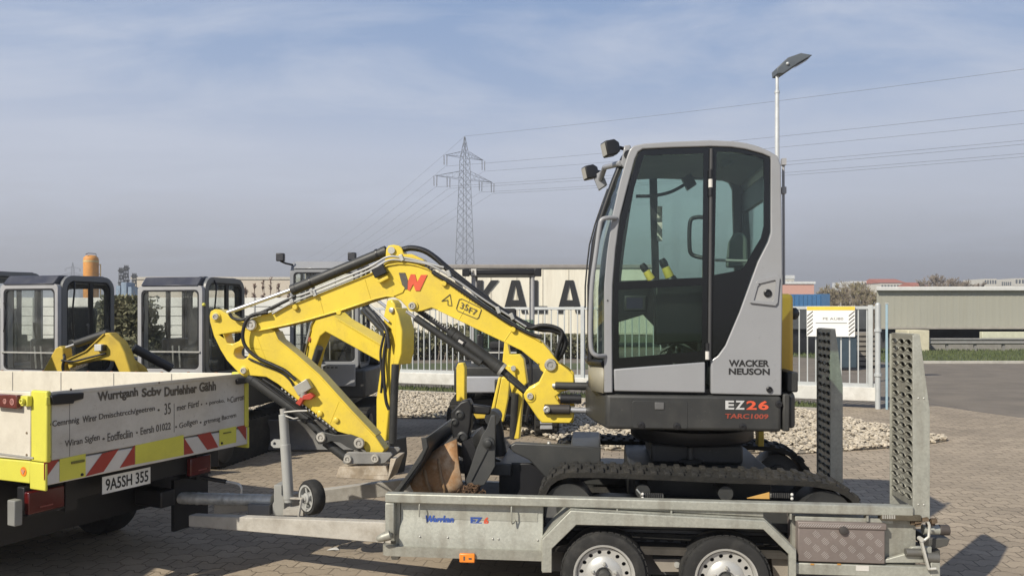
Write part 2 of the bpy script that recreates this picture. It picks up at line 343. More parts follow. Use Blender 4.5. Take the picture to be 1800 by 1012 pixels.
# ================================================================== THE GROUND
def paver_mat():
    m = bpy.data.materials.new('interlocking_pavers'); m.use_nodes = True; t = m.node_tree; b = t.nodes['Principled BSDF']; L = t.links.new; N = t.nodes.new
    def mth(op, a, bb=None, c=None):
        n = N('ShaderNodeMath'); n.operation = op
        for i, q in enumerate((a, bb, c)):
            if q is None: continue
            if hasattr(q, 'is_linked'): L(q, n.inputs[i])
            else: n.inputs[i].default_value = q
        return n.outputs[0]
    tc = N('ShaderNodeTexCoord'); mp = N('ShaderNodeMapping'); L(tc.outputs['Object'], mp.inputs[0]); mp.inputs['Rotation'].default_value = (0, 0, R(9))
    s = N('ShaderNodeSeparateXYZ'); L(mp.outputs[0], s.inputs[0])
    wob = N('ShaderNodeTexNoise'); L(tc.outputs['Object'], wob.inputs['Vector']); wob.inputs['Scale'].default_value = 1.1
    wv = mth('MULTIPLY', mth('SUBTRACT', wob.outputs['Fac'], .5), .05)
    pp = mth('PINGPONG', s.outputs[0], .10)                      # zig-zag long joints
    y2 = mth('ADD', mth('ADD', s.outputs[1], mth('MULTIPLY', mth('MINIMUM', mth('MAXIMUM', mth('SUBTRACT', pp, .035), 0.0), .03), 1.25)), wv)
    x2 = mth('ADD', s.outputs[0], mth('MULTIPLY', s.outputs[1], .0))
    c = N('ShaderNodeCombineXYZ'); L(x2, c.inputs[0]); L(y2, c.inputs[1])
    br = N('ShaderNodeTexBrick'); L(c.outputs[0], br.inputs['Vector']); br.inputs['Scale'].default_value = 1; br.inputs['Brick Width'].default_value = .2; br.inputs['Row Height'].default_value = .13
    br.inputs['Mortar Size'].default_value = .0055; br.inputs['Mortar Smooth'].default_value = .35; br.offset = .5
    br.inputs['Color1'].default_value = (.375, .306, .225, 1); br.inputs['Color2'].default_value = (.285, .234, .172, 1); br.inputs['Mortar'].default_value = (.105, .083, .056, 1); br.inputs['Bias'].default_value = -.15
    n1 = N('ShaderNodeTexNoise'); L(tc.outputs['Object'], n1.inputs['Vector']); n1.inputs['Scale'].default_value = .6; n1.inputs['Detail'].default_value = 9; n1.inputs['Roughness'].default_value = .7
    r1 = N('ShaderNodeMapRange'); L(n1.outputs['Fac'], r1.inputs[0]); r1.inputs[1].default_value = .3; r1.inputs[2].default_value = .7; r1.inputs[3].default_value = .72; r1.inputs[4].default_value = 1.22
    n2 = N('ShaderNodeTexNoise'); L(tc.outputs['Object'], n2.inputs['Vector']); n2.inputs['Scale'].default_value = 55; n2.inputs['Detail'].default_value = 5; n2.inputs['Roughness'].default_value = .75
    r2 = N('ShaderNodeMapRange'); L(n2.outputs['Fac'], r2.inputs[0]); r2.inputs[1].default_value = .25; r2.inputs[2].default_value = .75; r2.inputs[3].default_value = .74; r2.inputs[4].default_value = 1.24
    mu = mth('MULTIPLY', r1.outputs[0], r2.outputs[0])
    vs = N('ShaderNodeVectorMath'); vs.operation = 'SCALE'; L(br.outputs['Color'], vs.inputs[0]); L(mu, vs.inputs[3])
    # dust that fills some of the joints and dark tyre scuffs
    n3 = N('ShaderNodeTexNoise'); L(tc.outputs['Object'], n3.inputs['Vector']); n3.inputs['Scale'].default_value = .33; n3.inputs['Detail'].default_value = 6
    r3 = N('ShaderNodeMapRange'); L(n3.outputs['Fac'], r3.inputs[0]); r3.inputs[1].default_value = .48; r3.inputs[2].default_value = .68; r3.inputs[4].default_value = .55
    mx = N('ShaderNodeMix'); mx.data_type = 'RGBA'; L(r3.outputs[0], mx.inputs[0]); L(vs.outputs[0], mx.inputs[6]); mx.inputs[7].default_value = (.345, .283, .21, 1)
    n5 = N('ShaderNodeTexNoise'); m5 = N('ShaderNodeMapping'); L(tc.outputs['Object'], m5.inputs[0]); m5.inputs['Scale'].default_value = (.25, 2.2, 1); m5.inputs['Rotation'].default_value = (0, 0, R(14)); L(m5.outputs[0], n5.inputs['Vector']); n5.inputs['Scale'].default_value = 1.3; n5.inputs['Detail'].default_value = 6
    r5 = N('ShaderNodeMapRange'); L(n5.outputs['Fac'], r5.inputs[0]); r5.inputs[1].default_value = .58; r5.inputs[2].default_value = .78; r5.inputs[4].default_value = .45
    mx2 = N('ShaderNodeMix'); mx2.data_type = 'RGBA'; L(r5.outputs[0], mx2.inputs[0]); L(mx.outputs[2], mx2.inputs[6]); mx2.inputs[7].default_value = (.20, .165, .12, 1)
    n7 = N('ShaderNodeTexNoise'); L(tc.outputs['Object'], n7.inputs['Vector']); n7.inputs['Scale'].default_value = 2.6; n7.inputs['Detail'].default_value = 8; n7.inputs['Roughness'].default_value = .65
    r7 = N('ShaderNodeMapRange'); L(n7.outputs['Fac'], r7.inputs[0]); r7.inputs[1].default_value = .63; r7.inputs[2].default_value = .70; r7.inputs[4].default_value = .55      # oil spots
    mx3 = N('ShaderNodeMix'); mx3.data_type = 'RGBA'; L(r7.outputs[0], mx3.inputs[0]); L(mx2.outputs[2], mx3.inputs[6]); mx3.inputs[7].default_value = (.115, .098, .078, 1)
    L(mx3.outputs[2], b.inputs['Base Color']); b.inputs['Roughness'].default_value = .85
    hgt = mth('ADD', mth('MULTIPLY', br.outputs['Fac'], -1.0), mth('MULTIPLY', n2.outputs['Fac'], .25))
    bp = N('ShaderNodeBump'); bp.inputs['Strength'].default_value = .7; bp.inputs['Distance'].default_value = .006; L(hgt, bp.inputs['Height']); L(bp.outputs[0], b.inputs['Normal'])
    return m
def asphalt_mat():
    m = M('asphalt', (.168, .144, .116), .9, var=.18, scale=1.2, dirt=(.225, .19, .15), damt=.5, dscale=.35, thr=.5, bump=.3, bscale=90)
    t = m.node_tree; L = t.links.new; N = t.nodes.new; b = t.nodes['Principled BSDF']
    src = b.inputs['Base Color'].links[0].from_socket
    tc = N('ShaderNodeTexCoord'); n = N('ShaderNodeTexNoise'); L(tc.outputs['Object'], n.inputs['Vector']); n.inputs['Scale'].default_value = .9; n.inputs['Detail'].default_value = 5
    mm = N('ShaderNodeVectorMath'); mm.operation = 'MULTIPLY_ADD'; L(n.outputs['Color'], mm.inputs[0]); mm.inputs[1].default_value = (.9, .9, 0); L(tc.outputs['Object'], mm.inputs[2])
    v = N('ShaderNodeTexVoronoi'); v.feature = 'DISTANCE_TO_EDGE'; L(mm.outputs[0], v.inputs['Vector']); v.inputs['Scale'].default_value = .17
    r = N('ShaderNodeMapRange'); L(v.outputs['Distance'], r.inputs[0]); r.inputs[1].default_value = .002; r.inputs[2].default_value = .006; r.inputs[3].default_value = .75; r.inputs[4].default_value = 0
    mx = N('ShaderNodeMix'); mx.data_type = 'RGBA'; L(r.outputs[0], mx.inputs[0]); L(src, mx.inputs[6]); mx.inputs[7].default_value = (.05, .045, .04, 1); L(mx.outputs[2], b.inputs['Base Color'])
    return m
SOIL = M('field_soil', (.16, .145, .10), .95, col2=(.11, .125, .06), scale=.08)
PAVE = paver_mat(); ASPH = asphalt_mat()
def sheet(name, pts, z, mat, label=None):
    m = MB(); m.add([(x, y, z) for x, y in pts], [tuple(range(len(pts)))]); o = m.build(name, mat, smooth=0); return struct(o)
sheet('ground', [(-3000, -60), (3000, -60), (3000, 4000), (-3000, 4000)], 0, SOIL)
sheet('road', [(-70, 11.0), (70, 11.0), (70, 27.2), (14.0, 27.2), (12, 30), (9, 38.5), (-70, 38.5)], .004, ASPH)
sheet('paved_yard', [(-40, -12), (30, -12), (30, 9.8), (12, 12.2), (8.7, 13.2), (8.2, 14.8), (6.9, 14.5), (-3.7, 18.75), (-16, 23.6), (-40, 24)], .008, PAVE)
GRASSM = M('lawn_soil', (.055, .075, .025), .95, col2=(.10, .11, .05), scale=1.1)
sheet('lawn', [(14.4, 27.4), (70, 26.6), (70, 38.6), (8.8, 38.6), (9.6, 36.5), (12.4, 30.2)], .012, GRASSM)
sheet('verge', [(-60, 24.5), (8.5, 24.5), (7.5, 27.5), (-60, 27.5)], .008, GRASSM)
k = MB(); k.box(14.2, 70, 27.25, 27.40, 0, .10); struct(k.build('kerb', M('kerb_concrete', (.42, .40, .36), .9, var=.15), bevel=.01))
BLADE = M('grass_blades', (.055, .085, .025), .8, col2=(.12, .135, .05), scale=.7)
def grass(name, n, fn, h0, h1, wd, label):
    v = []; f = []
    for i in range(n):
        x, y = fn(); h = random.uniform(h0, h1); a = random.uniform(0, 6.28); l = random.uniform(-.6, .6) * h; dx, dy = math.cos(a) * wd, math.sin(a) * wd
        o = len(v); v += [(x - dx, y - dy, .01), (x + dx, y + dy, .01), (x + l * dy / wd, y + l * dx / wd, h)]; f.append((o, o + 1, o + 2))
    m = MB(); m.v = v; m.f = f; return tag(m.build(name, BLADE, smooth=0), label, 'grass', kind='stuff')
def lawn_pt():
    while True:
        y = random.uniform(27.5, 38.5); x = random.uniform(9, 34)
        if x > 14.3 - (y - 27.4) * .48: return x, y
grass('lawn_grass', 15000, lawn_pt, .05, .16, .02, 'short green grass of the lawn in front of the raised grey shed')
G = Frame(-2, 18, 21.7)
def strip_pt():
    p = G.w([(random.uniform(-9, 8.8), random.uniform(-.75, .25), 0)])[0]; return p[0], p[1]
st = MB(); st.box(-9.5, 8.9, -.8, .3, .0, .014); struct(st.build('verge_strip', GRASSM, frame=G, smooth=0))
grass('verge_grass', 9000, strip_pt, .04, .14, .012, 'narrow strip of low grass under the long sliding gate')
ed = MB(); ed.box(-9.5, 8.9, -.92, -.82, -.05, .07); struct(ed.build('kerb', M('edging_stone', (.30, .275, .24), .9, var=.2), frame=G, bevel=.01))

# gravel bed
GP = [(-9.0, 14.6), (-5.6, 13.4), (-1, 13.0), (.5, 10.9), (1.3, 10.0), (3.6, 9.75), (5.4, 10.3), (6.15, 10.8), (5.75, 12.4), (5.3, 14.1), (-2.4, 17.15), (-8.4, 19.55), (-11, 20)]
def inside(x, y, P):
    c = False; j = len(P) - 1
    for i in range(len(P)):
        if (P[i][1] > y) != (P[j][1] > y) and x < (P[j][0] - P[i][0]) * (y - P[i][1]) / (P[j][1] - P[i][1]) + P[i][0]: c = not c
        j = i
    return c
STONE = M('gravel_stone', (.26, .22, .165), .85, col2=(.60, .53, .42), scale=9, dirt=(.66, .60, .50), damt=.7, dscale=14, thr=.5)
sheet('gravel_base', GP, .020, M('gravel_sand', (.24, .205, .155), .95, var=.35, scale=30))
ph = (1 + 5 ** .5) / 2
IV = np.array([(-1, ph, 0), (1, ph, 0), (-1, -ph, 0), (1, -ph, 0), (0, -1, ph), (0, 1, ph), (0, -1, -ph), (0, 1, -ph), (ph, 0, -1), (ph, 0, 1), (-ph, 0, -1), (-ph, 0, 1)]) / 1.9
IF = [(0, 11, 5), (0, 5, 1), (0, 1, 7), (0, 7, 10), (0, 10, 11), (1, 5, 9), (5, 11, 4), (11, 10, 2), (10, 7, 6), (7, 1, 8), (3, 9, 4), (3, 4, 2), (3, 2, 6), (3, 6, 8), (3, 8, 9), (4, 9, 5), (2, 4, 11), (6, 2, 10), (8, 6, 7), (9, 8, 1)]
gm = MB(); cnt = 0
while cnt < 26000:
    x, y = random.uniform(-9.5, 6.3), random.uniform(9.6, 19.5)
    if not inside(x, y, GP): continue
    r = random.uniform(.016, .040); rz = random.uniform(.5, .9)
    q = IV * (r * rng.uniform(.7, 1.25, (12, 1))) * np.array([rng.uniform(.8, 1.4), 1, rz]); a = random.uniform(0, 6.28)
    X = q[:, 0] * math.cos(a) - q[:, 1] * math.sin(a) + x; Y = q[:, 0] * math.sin(a) + q[:, 1] * math.cos(a) + y
    o = len(gm.v); gm.v += list(zip(X, Y, q[:, 2] + .02 + random.uniform(0, .05))); gm.f += [(i + o, j + o, k2 + o) for i, j, k2 in IF]; cnt += 1
tag(gm.build('gravel', STONE, smooth=0), 'bed of pale rounded gravel between the paved yard and the sliding gate', 'gravel', kind='stuff')

# ================================================================== SLIDING GATE, SIGN, LAMP
gate = thing('sliding_gate', 'long galvanised sliding gate with upright bars and a white bottom beam', 'gate', G, (4, 0, 0))
m = MB(); m.box(-1.8, 9.55, -.03, .03, 1.87, 1.93); m.build('top_rail', GALVF, gate, bevel=.006)
m = MB(); m.box(-1.8, 9.55, -.07, .07, .14, .40); m.build('bottom_beam', M('gate_beam_white', (.62, .61, .57), .6, var=.1, dirt=(.35, .32, .27), damt=.5), gate, bevel=.012)
m = MB(); m.box(-1.8, 9.55, -.012, .012, .40, .47); m.build('lower_rail', GALVF, gate)
x = -1.72; i = 0
while x < 9.5:
    m = MB(); m.box(x - .011, x + .011, -.011, .011, .46, 1.88); m.build('bar', GALVF, gate, smooth=0); x += .150
for xx in (-1.83, 3.8, 9.44):
    m = MB(); m.box(xx - .04, xx + .04, -.045, .045, .13, 1.95); m.build('upright', GALVF, gate, bevel=.005)
gp = thing('gate_post', 'round galvanised post with hinge collars at the right end of the sliding gate', 'post', G, (9.56, -.10, 0))
m = MB(); m.cyl((9.56, -.10, 0), (9.56, -.10, 1.95), .047, 16).sphere((9.56, -.10, 1.95), .047, 12); m.build('post_tube', GALVF, gp)
for z in (.62, 1.45):
    m = MB(); m.cyl((9.56, -.10, z), (9.56, -.10, z + .05), .066, 16); m.build('collar', GALVF, gp)
bp_ = thing('slim_post', 'slim pale blue post standing right of the gate post', 'post', G, (9.72, -.1, 0))
m = MB(); m.box(9.69, 9.73, -.12, -.08, 0, 1.97); m.build('post_tube', M('pale_blue_paint', (.28, .40, .47), .5), bp_, bevel=.006)
m = MB(); m.box(9.68, 9.74, -.13, -.07, 1.971, 1.985); m.build('cap', GALVF, bp_)
# board on the gate
sg = thing('notice_board', 'white notice board with a yellow top stripe fixed to the gate bars', 'sign', G, (8.3, -.09, 1.25))
a = G.pix(1418, 591, -.08); c = G.pix(1503, 538, -.08)
m = MB(); m.box(a[0], c[0], -.09, -.07, a[1], c[1]); m.build('board', M('sign_board_white', (.80, .80, .78), .5, var=.03), sg, bevel=.003)
m = MB(); m.box(a[0] + .004, c[0] - .004, -.094, -.0905, c[1] - .075, c[1] - .004); m.build('stripe', M('sign_yellow', (.75, .52, .06), .5), sg)
for s_ in (a[0] + .01, c[0] - .11):
    m = MB(); z = a[1] + .02
    while z < c[1] - .2:
        m.prism([(s_, z), (s_ + .10, z + .09), (s_ + .10, z + .115), (s_, z + .025)], -.094, -.0905); z += .072
    m.build('hatching', INKD, sg, smooth=0)
text('PE A\u00dc80', (a[0] + .29, -.0905, c[1] - .26), (.36, 0, 0), (0, 0, .055), (0, -1, 0), INKD, sg)
m = MB(); m.box(a[0] + .16, c[0] - .14, -.0935, -.0905, c[1] - .325, c[1] - .315); m.build('rule', INKD, sg, smooth=0)

LF = Frame(*at(1366, 550, 15.9)[:2], 0)
lp = thing('street_lamp', 'tall galvanised lamp post with a tilted flat grey lamp head', 'street lamp', LF)
zt = H + (550 - 132) * 15.9 / FPX
m = MB(); m.tube([(0, 0, 0), (0, 0, 3), (0, 0, zt - .35)], [.07, .055, .042], 14).tube([(0, 0, zt - .35), (0, 0, zt)], .033, 12).cyl((0, 0, zt - .38), (0, 0, zt - .33), .052, 14); m.build('pole', M('pole_zinc', (.55, .57, .58), .5, metal=.2), lp)
px_ = 15.9 / FPX
def LP(u, v): return ((u - 1366) * px_, H + (550 - v) * px_)
m = MB(); m.prism([LP(1361, 124), LP(1380, 106), LP(1403, 98), LP(1423, 101.5), LP(1398, 116), LP(1372, 134), LP(1362, 134)], -.17, .17); m.build('lamp_head', M('lamp_head_grey', (.10, .115, .13), .45), lp, bevel=.015)
m = MB(); m.add([(p[0] + .008, y, p[1] - .010) for p in (LP(1420, 103.5), LP(1398, 116.5)) for y in (-.13, .13)], [(0, 1, 3, 2)]); m.build('lens', M('lamp_lens', (.07, .075, .08), .3), lp)
m = MB(); m.sphere((LP(1379, 117)[0], -.175, LP(1379, 117)[1]), .035, 10); m.build('sensor', GALVF, lp)

# ================================================================== RAILWAY WAGON, SHEDS, CITY
D = 40.0
wg = thing('freight_wagon', 'long cream freight wagon with huge black capital letters behind the gate', 'wagon', W, (at(840, 550, D)[0], D, 0))
WAG = M('wagon_cream', (.78, .74, .62), .7, var=.05, scale=1.5, dirt=(.55, .49, .39), damt=.5, dscale=.9, thr=.48, stretch=(2.5, 1, .35))
x0, x1 = at(536, 0, D)[0], at(1152, 0, D)[0]; zt = at(0, 472, D)[2]; zb = at(0, 588, D)[2]
m = MB(); m.box(x0, x1, D, D + 2.9, zb, zt); m.build('side_wall', WAG, wg, bevel=.03)
m = MB(); m.box(x0 - .06, x1 + .06, D - .07, D + 2.97, zt, zt + .21); m.build('roof', M('wagon_roof', (.27, .25, .23), .8, var=.12, scale=2), wg, bevel=.04)
m = MB()
xx = x0 + .2
while xx < x1: m.box(xx, xx + .05, D - .02, D - .001, zb + .05, zt - .02); xx += 1.35
m.box(x0, x1, D - .03, D - .001, zb, zb + .09); m.build('ribs', M('wagon_rib', (.56, .52, .43), .7), wg, smooth=0)
m = MB(); m.box(x0 + .3, x1 - .3, D + .4, D + 2.4, .62, zb - .002)
m.build('underframe', M('rail_black', (.035, .032, .03), .8), wg)
for cx in (x0 + 2.2, x0 + 4.2, x1 - 4.2, x1 - 2.2):
    q = MB(); q.lathe([(.1, 0), (.45, .02), (.46, .10)], (cx, D + .55, .46), (0, 1, 0), 20); q.build('wheel', M('rail_wheel', (.05, .045, .04), .7), wg)
zl0, zl1 = at(0, 550.5, D)[2], at(0, 492.5, D)[2]
def LT(u): return at(u, 0, D - .06)[0]
def letter(polys, name='letter'):
    q = MB()
    for P in polys:
        if isinstance(P, tuple): q.prism(P[0], D - .06, D - .035, holes=P[1])
        else: q.prism(P, D - .06, D - .035)
    q.build(name, INK, wg, smooth=0)
def zz_(f): return zl0 + (zl1 - zl0) * f
letter([[(LT(838), zz_(0)), (LT(849), zz_(0)), (LT(849), zz_(1)), (LT(838), zz_(1))], [(LT(849.2), zz_(.35)), (LT(861), zz_(0)), (LT(876), zz_(0)), (LT(857), zz_(.58)), (LT(877), zz_(1)), (LT(863), zz_(1)), (LT(849.2), zz_(.66))]])
def A_(u0, u1):
    w_ = u1 - u0; f = lambda a, b: (LT(u0 + w_ * a), zz_(b))
    letter([([f(0, 0), f(.25, 0), f(.31, .21), f(.69, .21), f(.75, 0), f(1, 0), f(.66, 1), f(.34, 1)], [[f(.37, .40), f(.63, .40), f(.5, .86)]])])
A_(884, 928)
letter([[(LT(934), zz_(0)), (LT(962), zz_(0)), (LT(962), zz_(.22)), (LT(945.5), zz_(.22)), (LT(945.5), zz_(1)), (LT(934), zz_(1))]])
A_(979, 1023)
letter([[(LT(800), zz_(0)), (LT(826), zz_(0)), (LT(826), zz_(.2)), (LT(812), zz_(.2)), (LT(812), zz_(1)), (LT(800), zz_(1))]])

D2 = 37.5
sh = thing('raised_shed', 'long raised grey-green metal shed with a white roof edge at right', 'shed', W, (at(1800, 0, D2)[0], D2, 0))
SHED = M('shed_sheet', (.36, .355, .30), .7, var=.05, scale=.8, dirt=(.29, .28, .23), damt=.6, dscale=.8, thr=.47, stretch=(4, 1, .12))
xs0, xs1 = at(1541, 0, D2)[0], 48
sk = lambda d: (xs0 - .02) * (D2 + d) / D2 + .02
m = MB(); m.prismz([(xs0, D2), (xs1, D2), (xs1, D2 + 9), (sk(9), D2 + 9)], at(0, 575, D2)[2], at(0, 511, D2)[2])
xx = xs0 + .15
m.build('wall', SHED, sh)
m = MB()
while xx < xs1: m.box(xx, xx + .08, D2 - .009, D2 - .001, at(0, 573, D2)[2], at(0, 512, D2)[2]); xx += .32
m.build('cladding_ribs', SHED, sh, smooth=0)
m = MB(); m.prismz([(xs0 - .12, D2 - .25), (xs1, D2 - .25), (xs1, D2 + 9.2), (sk(9.2), D2 + 9.2)], at(0, 510.8, D2)[2], at(0, 504, D2)[2]); m.build('roof', M('roof_edge_white', (.62, .62, .60), .6, var=.08), sh, bevel=.02)
m = MB(); m.box(xs0, xs1, D2 - .10, D2 + .05, at(0, 578, D2)[2], at(0, 574.5, D2)[2]); m.build('floor_beam', M('floor_beam', (.33, .31, .27), .8), sh)
DK = M('under_shed', (.05, .05, .052), .9, var=.4, scale=.7)
m = MB(); m.box(sk(5.5), xs1, D2 + 5.5, D2 + 5.7, 0, at(0, 578, D2)[2]); m.build('rear_wall', M('undercroft_wall', (.10, .10, .105), .9, var=.4, scale=.6), sh)
for xx in (xs0 + .6, 25.3, 28.6, 31, 36):
    m = MB(); m.box(xx, xx + .5, D2 + .3, D2 + .8, 0, at(0, 578, D2)[2]); m.build('pillar', DK, sh)
blk = MB(); bx0, bx1 = at(1596, 0, 36)[0], at(1634, 0, 36)[0]; blk.box(bx0, bx1, 36, 37.2, 0, at(0, 580, 36)[2]); tag(blk.build('concrete_block', M('pale_concrete', (.58, .54, .40), .85, var=.08, dirt=(.4, .37, .27), damt=.4), bevel=.03), 'pale cream concrete block standing under the left end of the grey shed', 'block')
wc = MB(); wc.box(at(1727, 0, 37)[0], 40, 37.0, 37.25, at(0, 597, 37)[2], at(0, 583, 37)[2]); tag(wc.build('barrier_board', M('cream_panel', (.58, .58, .44), .7, var=.1), bevel=.02), 'low cream panel standing under the raised grey shed at the right', 'board')
gr = thing('guard_rail', 'grey steel guard rail running along the back of the lawn', 'guard rail', W, (30, 36.4, 0))
RAILM = M('guard_rail_zinc', (.25, .245, .23), .6, metal=.2, var=.12)
m = MB(); m.prismx([(36.2, .62), (36.14, .56), (36.2, .50), (36.2, .44), (36.14, .38), (36.2, .32), (36.24, .32), (36.24, .62)], at(1634, 0, 36)[0], 50); m.build('beam', RAILM, gr)
xx = 20.5
while xx < 50:
    m = MB(); m.box(xx, xx + .1, 36.25, 36.35, 0, .62); m.build('post', RAILM, gr, smooth=0); xx += 1.33
lw = MB(); lw.box(at(1634, 0, 37)[0], 50, 37.0, 37.02 - .25 + .25 + .15, 0, .36); tag(lw.build('low_wall', M('low_wall_grey', (.26, .25, .23), .9, var=.15), bevel=.01), 'low grey concrete wall behind the guard rail by the lawn', 'wall')

def building(name, u0, u1, vt, Dd, depth, mat, label, cat='building', roofm=None, rh=0, win=None, gable=False, zb=0):
    X0, X1, Z = at(u0, 0, Dd)[0], at(u1, 0, Dd)[0], at(0, vt, Dd)[2]
    t = thing(name, label, cat, W, ((X0 + X1) / 2, Dd, zb))
    q = MB(); q.box(X0, X1, Dd, Dd + depth, zb, Z); q.build('wall', mat, t)
    if roofm:
        q = MB()
        if gable: q.prismx([(Dd - .3, Z), (Dd + depth + .3, Z), (Dd + depth / 2, Z + rh)], X0 - .3, X1 + .3)
        else: q.box(X0 - .15, X1 + .15, Dd - .15, Dd + depth + .15, Z + .002, Z + rh)
        q.build('roof', roofm, t, smooth=0)
    if win:
        nx, nz, wz0 = win
        for i in range(nx):
            for j in range(nz):
                sx = (X1 - X0) / nx; sz = (Z - wz0) / nz
                q = MB(); q.box(X0 + sx * (i + .22), X0 + sx * (i + .78), Dd - .08, Dd - .005, wz0 + sz * (j + .25), wz0 + sz * (j + .8)); q.build('window', WINM, t, smooth=0)
    return t
WINM = M('far_window', (.07, .08, .09), .3)
CREAM = M('far_cream', (.60, .57, .50), .8, var=.06); PINK = M('far_pink', (.58, .33, .27), .8, var=.05); BLUEB = M('container_blue', (.055, .16, .33), .6, var=.1); TILE = M('red_roof', (.40, .13, .08), .8, var=.1); FW = M('far_white', (.62, .63, .63), .7)
ct = thing('shipping_container', 'blue corrugated shipping container behind the notice board', 'container', W, (at(1418, 0, 46)[0], 46, 0))
cx0, cx1 = at(1375, 0, 46)[0], at(1444, 0, 46)[0]
m = MB(); m.box(cx0, cx1, 46, 48.4, at(0, 580, 46)[2] - .2, at(0, 517, 46)[2])
xx = cx0 + .08
while xx < cx1 - .1: m.box(xx, xx + .12, 45.96, 45.999, .8, at(0, 518, 46)[2]); xx += .26
m.build('body', BLUEB, ct, smooth=0)
m = MB(); m.box(cx1 + .001, cx1 + .5, 45.98, 48.42, .6, at(0, 516.3, 46)[2]); m.build('door_end', M('container_end', (.06, .14, .27), .6), ct)
m = MB(); m.box(cx0, cx1 + .5, 46.1, 48.3, 0, .6); m.build('skid', BLACK, ct)
building('low_building', 1330, 1431, 499, 110, 20, PINK, 'long low pink building with a white roof edge beyond the blue container', roofm=FW, rh=.35)
building('office_building', 1340, 1396, 490, 260, 20, CREAM, 'distant flat-roofed office building beyond the pink building', roofm=FW, rh=1.2, win=(8, 3, 2))
building('apartment_block', 1495, 1548, 494, 280, 16, FW, 'distant white apartment block above the green-tinged trees', roofm=None, win=(9, 4, 1))
building('town_house', 1548, 1592, 497, 270, 16, CREAM, 'distant cream house with a red hipped roof beside the apartment block', roofm=TILE, rh=1.7, gable=True, win=(8, 3, 1))
building('town_house', 1612, 1634, 503.5, 250, 14, CREAM, 'distant house with only its red roof showing above the grey shed', roofm=TILE, rh=1.6, gable=True)
for i, (u0, u1, vt, txt) in enumerate(((1730, 1752, 490, 'tallest and leftmost of the pale blocks far beyond the shed roof'), (1760, 1778, 493, 'narrow pale block between two others far beyond the shed roof'), (1784, 1812, 489, 'pale block at the right edge far beyond the shed roof'))):
    building('apartment_block', u0, u1, vt, 300 + 12 * i, 14, CREAM, txt, win=(5, 5, 2))
building('warehouse', 232, 515, 491, 125, 30, M('warehouse_beige', (.56, .49, .40), .8, var=.05), 'wide low beige warehouse far behind the bare poplars', roofm=M('warehouse_roof', (.5, .46, .4), .8), rh=.4)
# white panel wall behind the old excavators
pw = thing('panel_wall', 'white wall of horizontal panels behind the old excavators', 'wall', W, (-8, 21.5, 0))
pa, pb = at(-40, 0, 21.5)[0], at(575, 0, 21.5)[0]; z1 = at(0, 517, 21.5)[2]
PWM = M('panel_white', (.70, .70, .66), .6, var=.05, dirt=(.55, .53, .47), damt=.3)
zc = 1.0; hgt = .262; i = 0; zc = .15
while zc < z1 - .1:
    m = MB(); m.box(pa, pb, 21.5, 21.6, zc, zc + hgt - .018); m.build('panel', PWM, pw, bevel=.006); zc += hgt
m = MB(); m.box(pa, pb, 21.53, 21.58, 0, zc - .05); m.build('backing', M('panel_backing', (.2, .2, .19), .8), pw)
xx = pa
while xx < pb:
    m = MB(); m.box(xx, xx + .03, 21.485, 21.499, .15, zc - .02); m.build('upright', M('panel_joint', (.35, .35, .33), .7), pw, smooth=0); xx += 1.55

# orange silo, masts, far pylons
DS = 75.0
sl = thing('orange_silo', 'tall orange cement silo rising behind the left old excavator', 'silo', W, (at(160, 0, DS)[0], DS, 0))
sx, r = at(160, 0, DS)[0], 12.3 * DS / FPX
z_ = lambda v: at(0, v, DS)[2]
ORS = M('silo_orange', (.62, .27, .05), .6, var=.08, dirt=(.4, .2, .08), damt=.5)
m = MB(); m.lathe([(.1, z_(560)), (r, z_(530)), (r, z_(457)), (r * .93, z_(452.5)), (r * .6, z_(449)), (0, z_(448))], (sx, DS, 0), (0, 0, 1), 24); m.build('tank', ORS, sl)
m = MB(); m.lathe([(r * 1.02, z_(461)), (r * 1.02, z_(458))], (sx, DS, 0), (0, 0, 1), 24); m.build('band', M('silo_band', (.6, .45, .2), .6), sl)
for a in range(4):
    m = MB(); an = R(45 + 90 * a); m.cyl((sx + r * .85 * math.cos(an), DS + r * .85 * math.sin(an), 0), (sx + r * .85 * math.cos(an), DS + r * .85 * math.sin(an), z_(530)), .06, 8); m.build('leg', ORS, sl)
m = MB(); m.tube([(sx + r * 1.35, DS, 0), (sx + r * 1.35, DS, z_(464))], .05, 6).tube([(sx + r * 1.35, DS, z_(465)), (sx + r * .9, DS, z_(465))], .05, 6).tube([(sx + r * 1.35, DS, z_(482)), (sx + r * .9, DS, z_(482))], .05, 6); m.build('pipe', M('silo_pipe', (.4, .28, .14), .6), sl)
m = MB(); m.tube([(sx - r * .2, DS - r, z_(448)), (sx - r * .1, DS - r * .5, z_(445.5)), (sx + r * .7, DS, z_(446)), (sx + r * .75, DS, z_(450))], .04, 6); m.build('handrail', M('rail_grey', (.12, .1, .09), .6), sl)
MAST = M('mast_steel', (.085, .09, .10), .6, metal=.3)
def lattice(m, x, y, z0, z1, w0, w1, n, r):
    c = lambda i, k: ((x + (w0 + (w1 - w0) * i / n) * (1, 1, -1, -1)[k], y + (w0 + (w1 - w0) * i / n) * (1, -1, -1, 1)[k], z0 + (z1 - z0) * i / n))
    for k in range(4):
        m.bar(c(0, k), c(n, k), r * 1.7, r * 1.7)
        for i in range(n):
            m.bar(c(i, k), c(i + 1, (k + 1) % 4), r, r); m.bar(c(i, (k + 1) % 4), c(i + 1, k), r, r)
